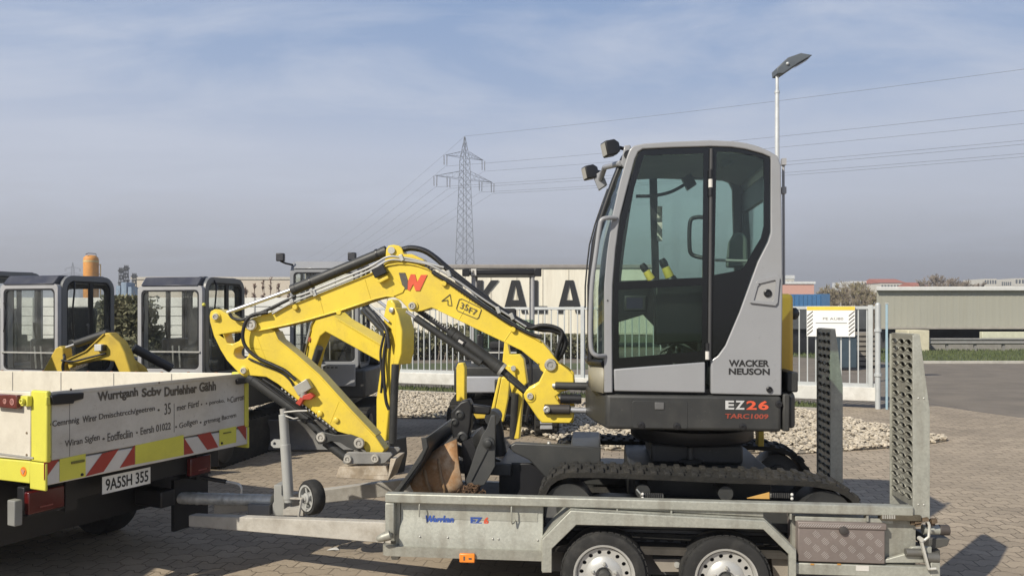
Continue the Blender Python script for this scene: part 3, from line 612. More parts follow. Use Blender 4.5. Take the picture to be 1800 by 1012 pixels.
for u, vt, txt in ((222, 466, 'tallest of the thin steel masts beside the hedge'), (213, 470, 'thin steel mast left of the tallest mast above the hedge'), (236, 480, 'short steel mast right of the tallest mast above the hedge')):
    m = MB(); x_ = at(u, 0, 95)[0]; lattice(m, x_, 95, 0, at(0, vt, 95)[2], .30, .16, 9, .035); zt_ = at(0, vt, 95)[2]
    for q in range(3): m.box(x_ - .34, x_ + .34, 94.85, 95.15, zt_ - .5 - 1.5 * q, zt_ - .3 - 1.5 * q)
    tag(m.build('steel_mast', MAST, smooth=0), txt, 'mast', 'steel masts beside the hedge')
cr_ = thing('blue_plant', 'pale blue industrial hoppers below the thin steel masts', 'plant equipment', W, (at(218, 0, 90)[0], 90, 0))
for u0, u1, vt in ((204, 211, 502), (213, 222, 496), (225, 231, 504)):
    m = MB(); m.box(at(u0, 0, 90)[0], at(u1, 0, 90)[0], 90, 92, .5, at(0, vt, 90)[2]); m.build('hopper', M('hopper_blue', (.22, .29, .38), .6, var=.2, scale=1.5), cr_)
m = MB(); m.box(at(200, 0, 90)[0], at(234, 0, 90)[0], 90.1, 91.9, 0, .5); m.build('frame', MAST, cr_)

# ------------------------------------------------------------------ pylons and power lines
def pylon(name, X, Y, s, label, ad, thick=1.0, group=None):
    t = thing(name, label, 'pylon', W, (X, Y, 0), group)
    a = np.array([ad[0], ad[1], 0.0]); a /= np.linalg.norm(a); b = np.array([-a[1], a[0], 0])
    def P(l, d, z): return np.array([X, Y, 0]) + a * l * s + b * d * s + np.array([0, 0, z * s])
    hw = lambda z: 2.2 + (.95 - 2.2) * min(z, 41) / 41 if z < 41 else .95 * max(0, (47.8 - z) / 6.8) + .06
    lv = [0, 4.5, 8.5, 12, 15, 18, 20.8, 23.4, 25.8, 28.1, 30.2, 32.2, 34.2, 36, 37.8, 39.5, 41.2, 43, 44.6, 46.2, 47.6]
    r = .056 * s * thick; m = MB()
    for i in range(len(lv) - 1):
        z0, z1 = lv[i], lv[i + 1]; q0, q1 = hw(z0), hw(z1)
        c0 = [P(q0 * sx, q0 * sy, z0) for sx, sy in ((1, 1), (1, -1), (-1, -1), (-1, 1))]; c1 = [P(q1 * sx, q1 * sy, z1) for sx, sy in ((1, 1), (1, -1), (-1, -1), (-1, 1))]
        for k in range(4):
            m.bar(c0[k], c1[k], r * 1.7, r * 1.7); m.bar(c0[k], c1[(k + 1) % 4], r * .8, r * .8); m.bar(c0[(k + 1) % 4], c1[k], r * .8, r * .8)
    m.build('lattice_mast', MAST, t, smooth=0)
    ends = []
    for za, half, rise, ins in ((36.6, 8.9, 2.0, (1, .56)), (42.2, 5.9, 1.5, (1,))):
        m = MB(); q = hw(za)
        for sd in (-1, 1):
            tip = P(half * sd, 0, za)
            for yy in (-q, q):
                m.bar(P(q * sd, yy, za), tip, r * 1.4, r * 1.4); m.bar(P(q * sd, yy, za + rise), tip, r * 1.2, r * 1.2)
            n = 5
            for i in range(n):
                f0, f1 = i / n, (i + 1) / n
                lo0 = P(q * sd + (half - q) * sd * f0, -q * (1 - f0), za); hi0 = P(q * sd + (half - q) * sd * f0, -q * (1 - f0), za + rise * (1 - f0)); lo1 = P(q * sd + (half - q) * sd * f1, -q * (1 - f1), za); hi1 = P(q * sd + (half - q) * sd * f1, -q * (1 - f1), za + rise * (1 - f1))
                m.bar(lo0, hi0, r * .7, r * .7); m.bar(hi0, lo1, r * .7, r * .7)
        m.build('crossarm', MAST, t, smooth=0)
        for sd in (-1, 1):
            for f in ins:
                base = P(half * sd * f, 0, za); e = P(half * sd * f, 0, za - 2.9); ends.append(e)
                for off in (-.45, .45):
                    m = MB(); o = a * off * s; m.tube([base + o - np.array([0, 0, .1]), base + o * .9 - np.array([0, 0, 2.6 * s])], .10 * s * thick, 6); m.build('insulator', M('insulator_brown', (.10, .09, .085), .5), t, smooth=0)
    ends.append(P(0, 0, 47.8)); return ends
PY = at(817, 0, 200)
ends = pylon('power_pylon', PY[0], 200.0, 1.0, 'tall grey lattice power pylon with two crossarms rising behind the boom', (.8, .6))
pylon('power_pylon', at(128, 0, 420)[0], 420, .62, 'small far power pylon left of the orange silo', (1, .2), 1.3)
WIRE = M('wire_dark', (.10, .105, .12), .6)
for i, e_ in enumerate(ends):
    for d, L_, sag, tag_ in (((.85, -.53), 290, 3.0, 'right'), ((-.406, .914), 620, 16.0, 'left')):
        pts = []
        for k in range(25):
            f = k / 24; q = np.array([e_[0] + d[0] * L_ * f, e_[1] + d[1] * L_ * f, e_[2] - sag * 4 * f * (1 - f)]); pts.append(q)
        m = MB(); m.tube(pts, .032 if d[0] > 0 else .026, 5)
        o = m.build('power_line', WIRE, smooth=0)
        tag(o, 'thin overhead power line running from the tall pylon to the right' if d[0] > 0 else 'thin overhead power line running from the tall pylon into the distance at left', 'power line', 'power lines to the right of the tall pylon' if d[0] > 0 else 'power lines to the left of the tall pylon')

# ------------------------------------------------------------------ trees, hedge
BARK = M('bark', (.12, .09, .065), .9, var=.25, scale=8); TWIG = M('twigs', (.24, .20, .165), .9, var=.3, scale=3); TWIGR = M('reddish_twigs', (.22, .145, .11), .9, var=.3, scale=3)
BUD = M('spring_buds', (.30, .27, .12), .8, col2=(.40, .35, .17), scale=.8); EVER = M('hedge_leaves', (.06, .07, .032), .8, col2=(.19, .175, .10), scale=2.5)
def tree(X, Y, h, wdt, label, group=None, twig=TWIG, buds=0, up=.5, cat='tree', name='bare_tree', dens=1.0, r0=None):
    t = thing(name, label, cat, W, (X, Y, 0), group)
    r0 = (r0 or h * .016) * 1.25; h *= .88; m = MB(); top_ = h * .55
    m.tube([(X, Y, 0), (X + random.uniform(-.1, .1), Y, top_ * .5), (X + random.uniform(-.2, .2), Y, top_), (X + random.uniform(-.2, .2), Y, h * .93)], [r0 * 1.2, r0, r0 * .7, r0 * .15], 7); m.build('trunk', BARK, t)
    c = MB(); b = MB()
    def grow(p, d, l, r, lev):
        q = p + d * l; c.bar(p, q, r, r)
        if lev == 0:
            if buds:
                for _ in range(buds):
                    z = p + d * l * random.random() + rng.normal(0, .04 * h / 5, 3); s_ = random.uniform(.03, .07) * h / 5; u = rng.normal(size=3); u /= np.linalg.norm(u); v = np.cross(u, rng.normal(size=3)); v /= np.linalg.norm(v)
                    o = len(b.v); b.v += [tuple(z - u * s_), tuple(z + v * s_ * .5), tuple(z + u * s_), tuple(z - v * s_ * .5)]; b.f.append((o, o + 1, o + 2, o + 3))
            return
        for _ in range(4 if lev > 1 else 5):
            nd = d + rng.normal(0, .48, 3) * np.array([1, 1, .6]) + np.array([0, 0, up * .3]); nd /= np.linalg.norm(nd); grow(p + d * l * random.uniform(.35, 1), nd, l * random.uniform(.5, .8), r * .72, lev - 1)
    for i in range(int(16 * dens)):
        z0 = h * random.uniform(.22, .90); an = random.uniform(0, 6.28); sp = math.sin(math.pi * min(1, (z0 / h) + .15))
        d = np.array([math.cos(an) * (1 - up), math.sin(an) * (1 - up), up + .15]); d /= np.linalg.norm(d)
        grow(np.array([X, Y, z0]), d, max(.25, wdt * .42 * max(.45, sp)), r0 * .55, 3)
    c.build('crown', twig, t, smooth=0)
    if buds: b.build('foliage', BUD, t, smooth=0)
for u, vt, Dd, wd, txt in ((1452, 499, 62, 2.6, 'leftmost of the budding trees between blue container and shed'), (1474, 494, 64, 2.8, 'budding tree just right of the leftmost one beyond the gate'), (1497, 491, 66, 3.2, 'tallest of the budding trees, yellowish green, beyond the gate'), (1520, 494, 63, 2.8, 'budding tree second from the shed beyond the gate'), (1537, 503, 60, 2.0, 'small bare tree touching the left end of the grey shed')):
    X, _, Z = at(u, vt, Dd); tree(X, Dd, Z, wd, txt, 'budding trees beyond the gate', buds=2, up=.6, r0=.06)
for u, vt, wd, txt in ((1618, 484, 3.6, 'leftmost bare tree rising above the shed roof'), (1642, 481, 4.4, 'bare tree second from the left above the shed roof'), (1664, 485, 4.0, 'middle bare tree above the shed roof'), (1684, 480, 4.6, 'tallest and darkest bare tree above the shed roof'), (1706, 488, 3.2, 'low bare tree right of the tallest one above the shed roof'), (1724, 485, 2.4, 'narrow bare tree at the right end of the row above the shed roof')):
    X, _, Z = at(u, vt, 95); tree(X, 95, Z, wd, txt, 'bare trees above the shed roof', up=.5, dens=1.3, r0=.10)
for u, vt, txt in ((432, 483, 'leftmost of the thin bare poplars before the warehouse'), (447, 477, 'second thin bare poplar from the left before the warehouse'), (462, 479, 'middle thin bare poplar before the warehouse'), (476, 474, 'tallest thin bare poplar before the warehouse'), (490, 480, 'thin bare poplar right of the tallest one'), (508, 484, 'thin bare poplar beside the black work lamp')):
    X, _, Z = at(u, vt, 60); tree(X, 60, Z, .9, txt, 'thin bare poplars before the warehouse', twig=TWIGR, up=.88, name='poplar', r0=.045)
def bush(X0, X1, Y0, Y1, h, n, label, ls=.06, group=None):
    b = MB(); s = MB()
    t = thing('shrub', label, 'shrub', W, ((X0 + X1) / 2, (Y0 + Y1) / 2, 0), group)
    cl = [(random.uniform(X0, X1), random.uniform(Y0, Y1), h * random.uniform(.25, .85), random.uniform(.25, .5)) for _ in range(int(14 * (X1 - X0)) + 6)]
    for _ in range(n):
        cx, cy, cz, cr2 = random.choice(cl); p = np.array([cx, cy, cz]) + np.clip(rng.normal(0, cr2 * .5, 3), -.35, .35); p[2] = min(max(p[2], .03), h * 1.08)
        u = rng.normal(size=3); u /= np.linalg.norm(u); v = np.cross(u, rng.normal(size=3)); v /= np.linalg.norm(v); s_ = random.uniform(.5, 1.2) * ls
        o = len(b.v); b.v += [tuple(p - u * s_), tuple(p + v * s_ * .5), tuple(p + u * s_), tuple(p - v * s_ * .5)]; b.f.append((o, o + 1, o + 2, o + 3))
    for cx, cy, cz, cr2 in cl: s.tube([(cx + random.uniform(-.2, .2), cy, 0), (cx, cy, cz), (cx + random.uniform(-.2, .2), cy, min(h * 1.1, cz + .5))], [.02, .012, .004], 5)
    s.build('stem', TWIG, t, smooth=0); b.build('foliage', EVER, t, smooth=0)
bush(at(176, 0, 18)[0], at(258, 0, 18)[0], 17.6, 18.8, at(0, 514, 18)[2], 16000, 'dense dull green shrub between the two old grey excavator cabs', .085)
bush(at(745, 0, 30)[0], at(862, 0, 30)[0], 29, 31, at(0, 572, 30)[2], 5000, 'dark low shrub behind the gate bars below the wagon', .10)
bush(at(640, 0, 30)[0], at(742, 0, 30)[0], 29, 31, at(0, 578, 30)[2], 4000, 'dark low shrub behind the gate left of the raised boom cylinders', .10)
bush(at(945, 0, 31)[0], at(1060, 0, 31)[0], 30, 32, at(0, 592, 31)[2], 3500, 'dark low shrub behind the gate just left of the big grey cab', .10)
bn = thing('waste_bin', 'dark blue-grey bin standing behind the notice board', 'bin', W, (at(1492, 0, 24)[0], 24, 0))
m = MB(); m.box(at(1478, 0, 24)[0], at(1507, 0, 24)[0], 24, 24.7, .08, at(0, 592, 24)[2]); m.build('body', M('bin_plastic', (.045, .07, .09), .6), bn, bevel=.03)
m = MB(); m.box(at(1476, 0, 24)[0], at(1509, 0, 24)[0], 23.95, 24.75, at(0, 592, 24)[2] + .002, at(0, 589, 24)[2]); m.build('lid', M('bin_lid', (.03, .045, .06), .6), bn, bevel=.015)
pl = thing('pallet_stack', 'grey stacked boards behind the gate right of the dark bin', 'boards', W, (at(1525, 0, 25)[0], 25, 0))
for i in range(7):
    m = MB(); m.box(at(1510, 0, 25)[0], at(1546, 0, 25)[0] , 25, 26, .1 + .16 * i, .1 + .16 * i + .11); m.build('board', M('weathered_board', (.22, .20, .17), .9, var=.2), pl, smooth=0)
m = MB(); m.box(at(1512, 0, 25)[0], at(1544, 0, 25)[0], 25.1, 25.9, 0, 1.1); m.build('bearer', DK, pl)
gc = thing('goods_wagon', 'dark grey flat goods wagon seen through the gate behind the notice board', 'wagon', W, (at(1440, 0, 33)[0], 33, 0))
m = MB(); m.box(at(1385, 0, 33)[0], at(1535, 0, 33)[0], 33, 35, at(0, 578, 33)[2], at(0, 541, 33)[2]); m.build('body', M('wagon_grey', (.075, .08, .085), .8, var=.3, scale=1.2), gc)
m = MB(); m.box(at(1385, 0, 33)[0], at(1535, 0, 33)[0], 33.2, 34.8, .5, at(0, 578, 33)[2] - .002); m.build('underframe', BLACK, gc)
for u in (1400, 1425, 1500, 1522):
    m = MB(); m.lathe([(.1, 0), (.4, .02), (.42, .1)], (at(u, 0, 33)[0], 33.05, .42), (0, 1, 0), 16); m.build('wheel', BLACK, gc)

# ================================================================== THE TRAILER
T = Frame(1.12, 5.4, 6.0)
YN = -.95
tr = thing('plant_trailer', 'long galvanised two-axle plant trailer carrying the large clean excavator', 'trailer', T, (0, 0, 0))
def X_(u, y, v=880): return T.pix(u, v, y)[0]
xL, xR = X_(677, YN), X_(1606, YN)
xF0, xF1 = X_(953, -.985, 950), X_(1399, -.985, 950)       # wheel arch ends
zrail, zr0 = .712, .656
m = MB(); m.box(xL, xR, YN - .005, YN + .055, zr0, zrail); m.build('top_rail', GALV, tr, bevel=.007)
m = MB(); m.box(xL, X_(693, YN), YN - .003, YN + .053, .44, zr0 - .002); m.build('front_post', GALV, tr, bevel=.006)
prof = [(-.895, zr0), (-.895, .548), (-.932, .462), (-.932, .36), (-.90, .36), (-.90, .45), (-.865, .54), (-.865, zr0)]
m = MB(); m.prismx(prof, X_(700, YN), xF0 + .0); m.build('side_panel', GALV, tr, bevel=.004)
m = MB(); m.prismx([(-.9, zr0), (-.9, .36), (-.87, .36), (-.87, zr0)], X_(692, YN), X_(700, YN) - .001); m.build('panel_end', GALV, tr)
# pressed field in the panel and rivets
m = MB(); xa, xb = X_(742, -.9, 920), X_(945, -.9, 920)
m.prism([(xa, .552), (xb, .552), (xb, .606), (xa - .03, .606)], -.898, -.8955); m.build('panel_pressing', GALV, tr, smooth=0)
for u in (738, 787, 866, 876, 945): m = MB(); m.sphere((X_(u, -.935, 950), -.933, .452), (.007, .006, .007), 8); m.build('rivet', STEEL, tr)
m = MB(); sl_ = smoothline([(X_(671, YN, 960), -.90, .405), (X_(676, YN, 960), -.945, .395), (X_(720, YN, 960), -.955, .392), (xF0, -.955, .392)], 4)
lo = [(p[0], p[1], .335) for p in sl_]; n_ = len(sl_)
m.add([tuple(p) for p in sl_] + lo + [(p[0], p[1] + .05, p[2]) for p in sl_] + [(p[0], p[1] + .05, p[2]) for p in lo],
      [(i, i + 1, n_ + i + 1, n_ + i) for i in range(n_ - 1)] + [(2 * n_ + i, 2 * n_ + i + 1, i + 1, i) for i in range(n_ - 1)] + [(n_ + i, n_ + i + 1, 3 * n_ + i + 1, 3 * n_ + i) for i in range(n_ - 1)])
m.build('sill', GALVD, tr, smooth=50)
m = MB(); m.lathe([(.008, 0), (.030, .01), (.027, .05), (.018, .085), (.006, .095)], (X_(688, -.99, 935), -.985, .475), (-.95, -.2, -.3), 14); m.build('buffer', GALVD, tr)
# hooks under the rail
m = MB()
for u, lp_ in ((737, 0), (899, 1)):
    x = X_(u, -.95); zz = .575 if lp_ == 0 else .56
    m.tube([(x, -.935, zr0 + .01), (x, -.95, zr0 - .02), (x, -.95, zz)] + ([(x + .004, -.945, zz - .012), (x + .012, -.925, zz - .012), (x + .016, -.905, zz)] if lp_ else []), .005, 6)
m.build('lashing_hook', GALV, tr)
m = MB()
for u in (1085, 1180, 1390, 1525): x = X_(u, -.95); m.box(x - .005, x + .005, -.952, -.90, zr0 - .035, zr0 - .002)
m.build('rail_bracket', GALV, tr)
# wheel arch
def TP(pts, y): return T.poly(pts, y)
outer = TP([(953, 1006), (953, 948), (1003, 897), (1345, 915), (1400, 968), (1400, 1030)], -.985)
inner = TP([(1387, 1030), (1387, 974), (1342, 930), (1013, 922), (970, 964), (970, 1006)], -.985)
z_fix = lambda P: P
m = MB(); m.prism(outer + inner, -.985, -.955); m.build('fender_face', GALV, tr, bevel=.004)
m = MB(); m.ribbon(outer[0:6][::-1], -.006, -.953, -.70); m.build('fender_top', GALV, tr, smooth=0)
m = MB(); o1, o2 = outer[2], outer[3]
m.prism([(o1[0] - .0, o1[1] + .012), (o2[0], o2[1] + .012), (o2[0], zr0), (o1[0], zr0)], -.935, -.92); m.build('fender_upstand', GALVD, tr)
# inner chassis seen through the arch
m = MB(); m.box(xF0, xF1, -.715, -.70, .20, .62); m.build('chassis_side', M('chassis_dark_grey', (.10, .10, .10), .8, var=.2), tr)  # even dark grey plate behind the wheels
m = MB(); m.prism(TP([(1148, 982), (1200, 982), (1200, 1004), (1163, 1004)], -.80), -.80, -.72); AXM = M('axle_primer', (.28, .25, .21), .8, var=.15); m.build('axle_arm', AXM, tr); m = MB(); m.prism(TP([(1355, 975), (1388, 975), (1388, 1030), (1362, 1030)], -.80), -.80, -.72); m.build('axle_arm', AXM, tr)
m = MB()
for u in (1190,): p = T.pix(u, 991, -.80); m.lathe([(.018, 0), (.018, .012), (.008, .013)], (p[0], -.80, p[1]), (0, -1, 0), 12)
m.build('bolt', STEEL, tr)
def wheel(xc, zc, y0, s):                         # s = -1 outer face toward the camera
    r = zc
    t = MB(); t.lathe([(r * .66, .0), (r * .80, -.012), (r * .93, -.006), (r * .985, .02), (r, .045), (r, .135), (r * .985, .16), (r * .93, .185), (r * .66, .18)], (xc, y0, zc), (0, -s, 0), 48, caps=False)
    tp = t.build('tyre', TYRE, tr, smooth=50)
    g = MB()
    for k in range(40):
        a = 2 * math.pi * k / 40; ca, sa = math.cos(a), math.sin(a)
        g.obox((xc + ca * r * .985, y0 - s * .025, zc + sa * r * .985), (ca * .0035, 0, sa * .0035), (0, .016, 0), (-sa * .015, 0, ca * .015))
    g.build('tread_block', TYRE, tr, smooth=0)
    q = MB(); q.lathe([(r * .705, .0), (r * .70, -.008), (r * .66, -.006), (r * .63, .012), (r * .60, .035), (r * .60, .05)], (xc, y0, zc), (0, -s, 0), 48, caps=False)
    rp = q.build('rim', RIMM, tr, smooth=50)
    d = MB(); holes = [circ(xc + r * .515 * math.cos(2 * math.pi * k / 15 + .1), zc + r * .515 * math.sin(2 * math.pi * k / 15 + .1), r * .048, n=10) for k in range(15)]
    d.prism(circ(xc, zc, r * .605, n=40), y0 + (.022 if s < 0 else -.022), y0 + (.030 if s < 0 else -.030), holes=holes); d.build('wheel_disc', RIMM, tr, smooth=40)
    d = MB(); d.lathe([(r * .42, .022), (r * .36, .006), (r * .20, .0), (r * .17, .008), (r * .165, .02)], (xc, y0, zc), (0, -s, 0), 32, caps=False); d.build('wheel_dish', RIMM, tr)
    d = MB(); d.lathe([(r * .145, .02), (r * .14, -.02), (r * .11, -.03), (0, -.031)], (xc, y0, zc), (0, -s, 0), 20); d.build('hub_cap', M('hub_dark', (.10, .10, .095), .5, metal=.5), tr)
    for k in range(5):
        a = 2 * math.pi * k / 5 + .3; d = MB(); d.lathe([(.011, .01), (.011, -.012), (.006, -.018)], (xc + r * .27 * math.cos(a), y0, zc + r * .27 * math.sin(a)), (0, -s, 0), 6); d.build('wheel_nut', STEEL, tr)
    d = MB(); d.lathe([(r * .62, .05), (r * .1, .052), (0, .052)], (xc, y0, zc), (0, -s, 0), 24); d.build('rim_back', BLACK, tr)
for u in (1062, 1277):
    c = T.pix(u, 1016, -.94); wheel(c[0], .258, -.94, -1); wheel(c[0], .258, .94, 1)
# right of the arch: tool box, sill, rear post
pT = lambda u, v, y=-.96: T.pix(u, v, y)
a = pT(1403, 986); b = pT(1556, 920)
TB = M('aluminium_tread_plate', (.225, .19, .175), .55, metal=.3, var=.15, dirt=(.15, .11, .09), damt=.5)
m = MB(); m.box(a[0], b[0], -.96, -.66, a[1], b[1] - .012); m.build('tool_box', TB, tr, bevel=.006)
m = MB(); m.box(a[0] - .003, b[0] + .006, -.968, -.655, b[1] - .035, b[1]); m.build('tool_box_lid', TB, tr, bevel=.005)
m = MB(); wbx = b[0] - a[0]; hbx = b[1] - .035 - a[1]
for i in range(11):
    for j in range(6):
        if (i + j) % 2: continue
        cx, cz = a[0] + wbx * (i + .08) / 9.8, a[1] + hbx * (j + .0) / 4.9
        for k in range(-2, 3):
            px, pz = cx + k * .0062, cz - k * .0062; l = .012 - abs(k) * .0014
            if not (a[0] + .01 < px - l and px + l < b[0] - .005 and a[1] + .008 < pz - l and pz + l < b[1] - .04): continue
            m.obox((px, -.961, pz), (l, 0, l), (0, .0010, 0), (-.0008, 0, .0008))
x = a[0] + .01
while x < b[0] - .02: m.obox((x, -.969, b[1] - .0175), (.008, 0, .008), (0, .0012, 0), (-.0013, 0, .0013)); x += .0135
m.build('tread', M('worn_tread', (.46, .43, .41), .45, metal=.4), tr, smooth=0)
c = pT(1482, 931); m = MB(); m.lathe([(.025, 0), (.024, .008), (.012, .012), (0, .012)], (c[0], -.968, c[1]), (0, -1, 0), 18); m.build('box_lock', M('lock_dark', (.045, .04, .038), .6), tr)
a2, b2 = pT(1400, 1006), pT(1642, 990)
m = MB(); m.box(xF1 + .001, X_(1645, -.955, 1000), -.955, -.905, a2[1] - .01, a2[1] + .055); m.build('rear_sill', GALV, tr, bevel=.005)
m = MB(); m.prism([pT(1556, 985), pT(1592, 975), pT(1606, 962), pT(1640, 962), pT(1640, 990), pT(1556, 990)], -.945, -.92); m.build('gusset', GALV, tr, bevel=.003)
m = MB(); m.box(xF1, xR + .03, -.90, -.86, a2[1] + .05, zr0 - .02); m.build('rear_panel', GALVD, tr)
m = MB(); m.box(X_(1398, -.93), X_(1570, -.93), -.93, -.90, zr0 - .05, zr0 - .022); m.build('panel_strip', GALV, tr, bevel=.003)
m = MB(); q0 = pT(1549, 904, -.958); q1 = pT(1604, 915, -.958); m.box(q0[0], q1[0] + .05, -.958, -.90, q1[1] - .002, q0[1]); m.build('ramp_hinge', M('greasy_hinge', (.10, .085, .06), .6, metal=.3, var=.3, scale=14), tr, bevel=.004)
m = MB()
for u in range(1551, 1574, 4): p = pT(u, 908, -.96); m.box(p[0], p[0] + .008, -.9605, -.957, p[1] - .010, p[1] + .010)
m.build('hinge_teeth', STEEL, tr, smooth=0)
m = MB(); p = pT(1632, 921, -.93)
for i in range(9): m.obox((p[0] - .09 + random.uniform(0, .12), -.95 + random.uniform(0, .05), p[1] + random.uniform(-.015, .035)), (random.uniform(.01, .025), 0, .004), (0, random.uniform(.008, .02), .002), (0, .003, random.uniform(.006, .014)))
m.build('latch', M('latch_rust', (.13, .09, .055), .6, metal=.4, var=.3, scale=20), tr, bevel=.002)
p = pT(1635, 930, -.88); m = MB(); m.cyl((p[0] - .04, -.88, p[1]), (p[0] + .045, -.88, p[1]), .028, 18); m.build('hinge_tube', GALV, tr)
m = MB(); m.cyl((p[0] + .0455, -.88, p[1]), (p[0] + .10, -.88, p[1]), .030, 18); m.build('tube_cap', M('tube_cap', (.06, .05, .045), .6), tr, bevel=.004)
m = MB(); pts = [pT(1631, 917, -.97), pT(1633, 922, -.97), pT(1632, 942, -.97), pT(1622, 950, -.97), pT(1619, 953, -.97)]; m.tube([(q[0], -.975, q[1]) for q in pts], .008, 8)
q0, q1 = pT(1616, 945, -.97), pT(1630, 998, -.97); m.bar((q0[0], -.985, q0[1]), (q1[0], -.985, q1[1]), .012, .022, (0, 1, 0)); m.cyl((q0[0], -1.0, q0[1]), (q0[0], -.97, q0[1]), .013, 10)
q2 = pT(1643, 997, -.97); m.tube([(q1[0], -.985, q1[1]), (q2[0], -.985, q2[1])], .008, 8); m.build('jack_lever', M('zinc_lever', (.58, .57, .52), .45, metal=.3, var=.1), tr)
p0, p1 = pT(1632, 984, -.93), pT(1649, 1030, -.93); m = MB(); m.box(p0[0], p1[0], -.96, -.89, p1[1] - .1, p0[1]); m.build('support_leg', GALV, tr, bevel=.006)
p0 = pT(1598, 970, -.955); m = MB(); m.cyl((p0[0] - .02, -.955, p0[1]), (p0[0] + .08, -.955, p0[1]), .022, 14).cyl((p0[0] + .08, -.94, p0[1] - .03), (p0[0] + .16, -.94, p0[1] - .03), .03, 14); m.build('lock_cylinder', M('dark_zinc', (.16, .155, .14), .5, metal=.5), tr)
m = MB(); p0 = pT(1633, 955, -.90); m.prism([(p0[0], p0[1] - .035), (p0[0] + .10, p0[1] - .01), (p0[0] + .115, p0[1] + .03), (p0[0], p0[1] + .03)], -.90, -.70); m.box(p0[0] - .02, p0[0] + .07, -.88, -.72, p0[1] - .09, p0[1] - .04); m.build('rear_lamp_bracket', M('bracket_dark', (.07, .068, .062), .6), tr, bevel=.004)
m = MB(); p0 = pT(1516, 998, -.957); m.box(p0[0] - .035, p0[0] + .035, -.9575, -.9555, p0[1] - .015, p0[1] + .015); m.build('sticker', SIGWHT, tr, smooth=0)
m = MB()
for u in (1428, 1475): p0 = pT(u, 991, -.957); m.box(p0[0] - .010, p0[0] + .010, -.9575, -.9555, p0[1] - .004, p0[1] + .004)
m.build('reflector_stub', M('reflector_rust', (.5, .24, .05), .5), tr, smooth=0)
# orange side marker lamp
p0, p1 = pT(808, 987, -.962), pT(835, 972, -.962); mk = MB(); mk.box(p0[0], p1[0], -.975, -.955, p0[1], p1[1]); ml = mk.build('marker_lamp', ORANGE, tr, bevel=.006)
m = MB(); xm = (p0[0] + p1[0]) / 2; zm = (p0[1] + p1[1]) / 2; m.box(xm - .022, xm - .012, -.9765, -.9745, zm - .012, zm + .012); m.box(xm + .01, xm + .028, -.9765, -.9745, zm - .006, zm + .004); m.build('lamp_filament', INKD, ml, smooth=0)
# deck, far side, front
m = MB(); m.box(xL + .01, xR, -.86, .80, .365, .40); m.build('deck', M('deck_ply', (.045, .04, .034), .85, var=.3, scale=5, dirt=(.09, .08, .065), damt=.5), tr)
m = MB(); m.box(xL, xR, .80, .86, .28, .405); m.build('far_sill', GALVD, tr, bevel=.006)
m = MB(); m.ribbon([(q[0], q[1] - .08) for q in outer[1:5]][::-1], -.006, .72, .985); m.build('far_fender', GALV, tr, smooth=0)
m = MB(); m.box(xL + .01, xL + .06, -.86, .86, .28, .43); m.build('front_sill', GALVD, tr, bevel=.006)
m = MB()
for u in (1062, 1277): c = T.pix(u, 1016, -.94); m.box(c[0] - .04, c[0] + .04, -.73, .73, .22, .30)
m.build('axle', BLACK, tr)
# drawbar legs
def beam(m, p, q, h0, h1, w_):
    p, q = np.array(p, float), np.array(q, float); d = q - p; d[2] = 0; d /= np.linalg.norm(d); sd = np.array([-d[1], d[0], 0]) * w_ / 2
    up0, up1 = np.array([0, 0, h0]), np.array([0, 0, h1]); m.add([p - sd, p + sd, p + sd - up0, p - sd - up0, q - sd, q + sd, q + sd - up1, q - sd - up1], [(0, 1, 2, 3), (4, 7, 6, 5), (0, 4, 5, 1), (1, 5, 6, 2), (2, 6, 7, 3), (3, 7, 4, 0)])
q = T.pix(338, 903, -.22)
m = MB(); beam(m, (xL + .04, -.74, .485), (q[0], -.22, q[1]), .135, .08, .07); m.build('drawbar', CONC, tr, bevel=.006)
m = MB(); beam(m, (xL + .04, .74, .485), (q[0], .10, q[1] + .0), .135, .08, .07); m.build('drawbar', CONC, tr, bevel=.006)
# overrun hitch on the drawbar, brake lever
HY = -.02
h0, h1 = T.pix(270, 872, HY), T.pix(484, 884, HY); zc = .415
xh0, xh1 = h0[0], h1[0]
m = MB(); pts = []; rr = []
n = 46
for i in range(n + 1): pts.append((xh0 + .12 + (xh1 - xh0 - .14) * i / n, HY, zc)); rr.append(.045 - (.0022 if i % 3 == 0 else 0) + (.003 if i % 13 == 0 else 0))
m.tube(pts, rr, 16); m.build('coupling_tube', M('bellows_zinc', (.52, .52, .49), .42, metal=.35, var=.25, scale=18), tr)
m = MB(); m.box(xh0 - .20, xh0 + .13, HY - .03, HY + .03, zc - .04, zc + .04); m.build('coupling_head', BLACK, tr, bevel=.01)
p0, p1 = T.pix(435, 903, HY - .08), T.pix(473, 887, HY - .08); m = MB(); m.box(p0[0], p1[0], HY - .08, HY + .08, p0[1] - .01, p1[1]); m.build('coupling_housing', M('housing_grey', (.19, .19, .185), .7), tr, bevel=.005)
m = MB(); bl = [T.pix(u, v, -.06) for u, v in ((424, 866), (424, 857), (418, 850), (398, 846))]; m.tube([(p[0], -.06, p[1]) for p in smoothline([(a_, 0, b_) for a_, b_ in bl], 4) for p in [(p[0], p[2])]], .010, 8); bk = m.build('brake_lever', M('lever_zinc', (.5, .5, .48), .4, metal=.5), tr)
m = MB(); g0, g1 = T.pix(398, 846, -.06), T.pix(352, 838, -.06); m.tube([(g0[0], -.06, g0[1]), (g1[0], -.06, g1[1])], .016, 8); m.build('lever_grip', BLACK, bk)
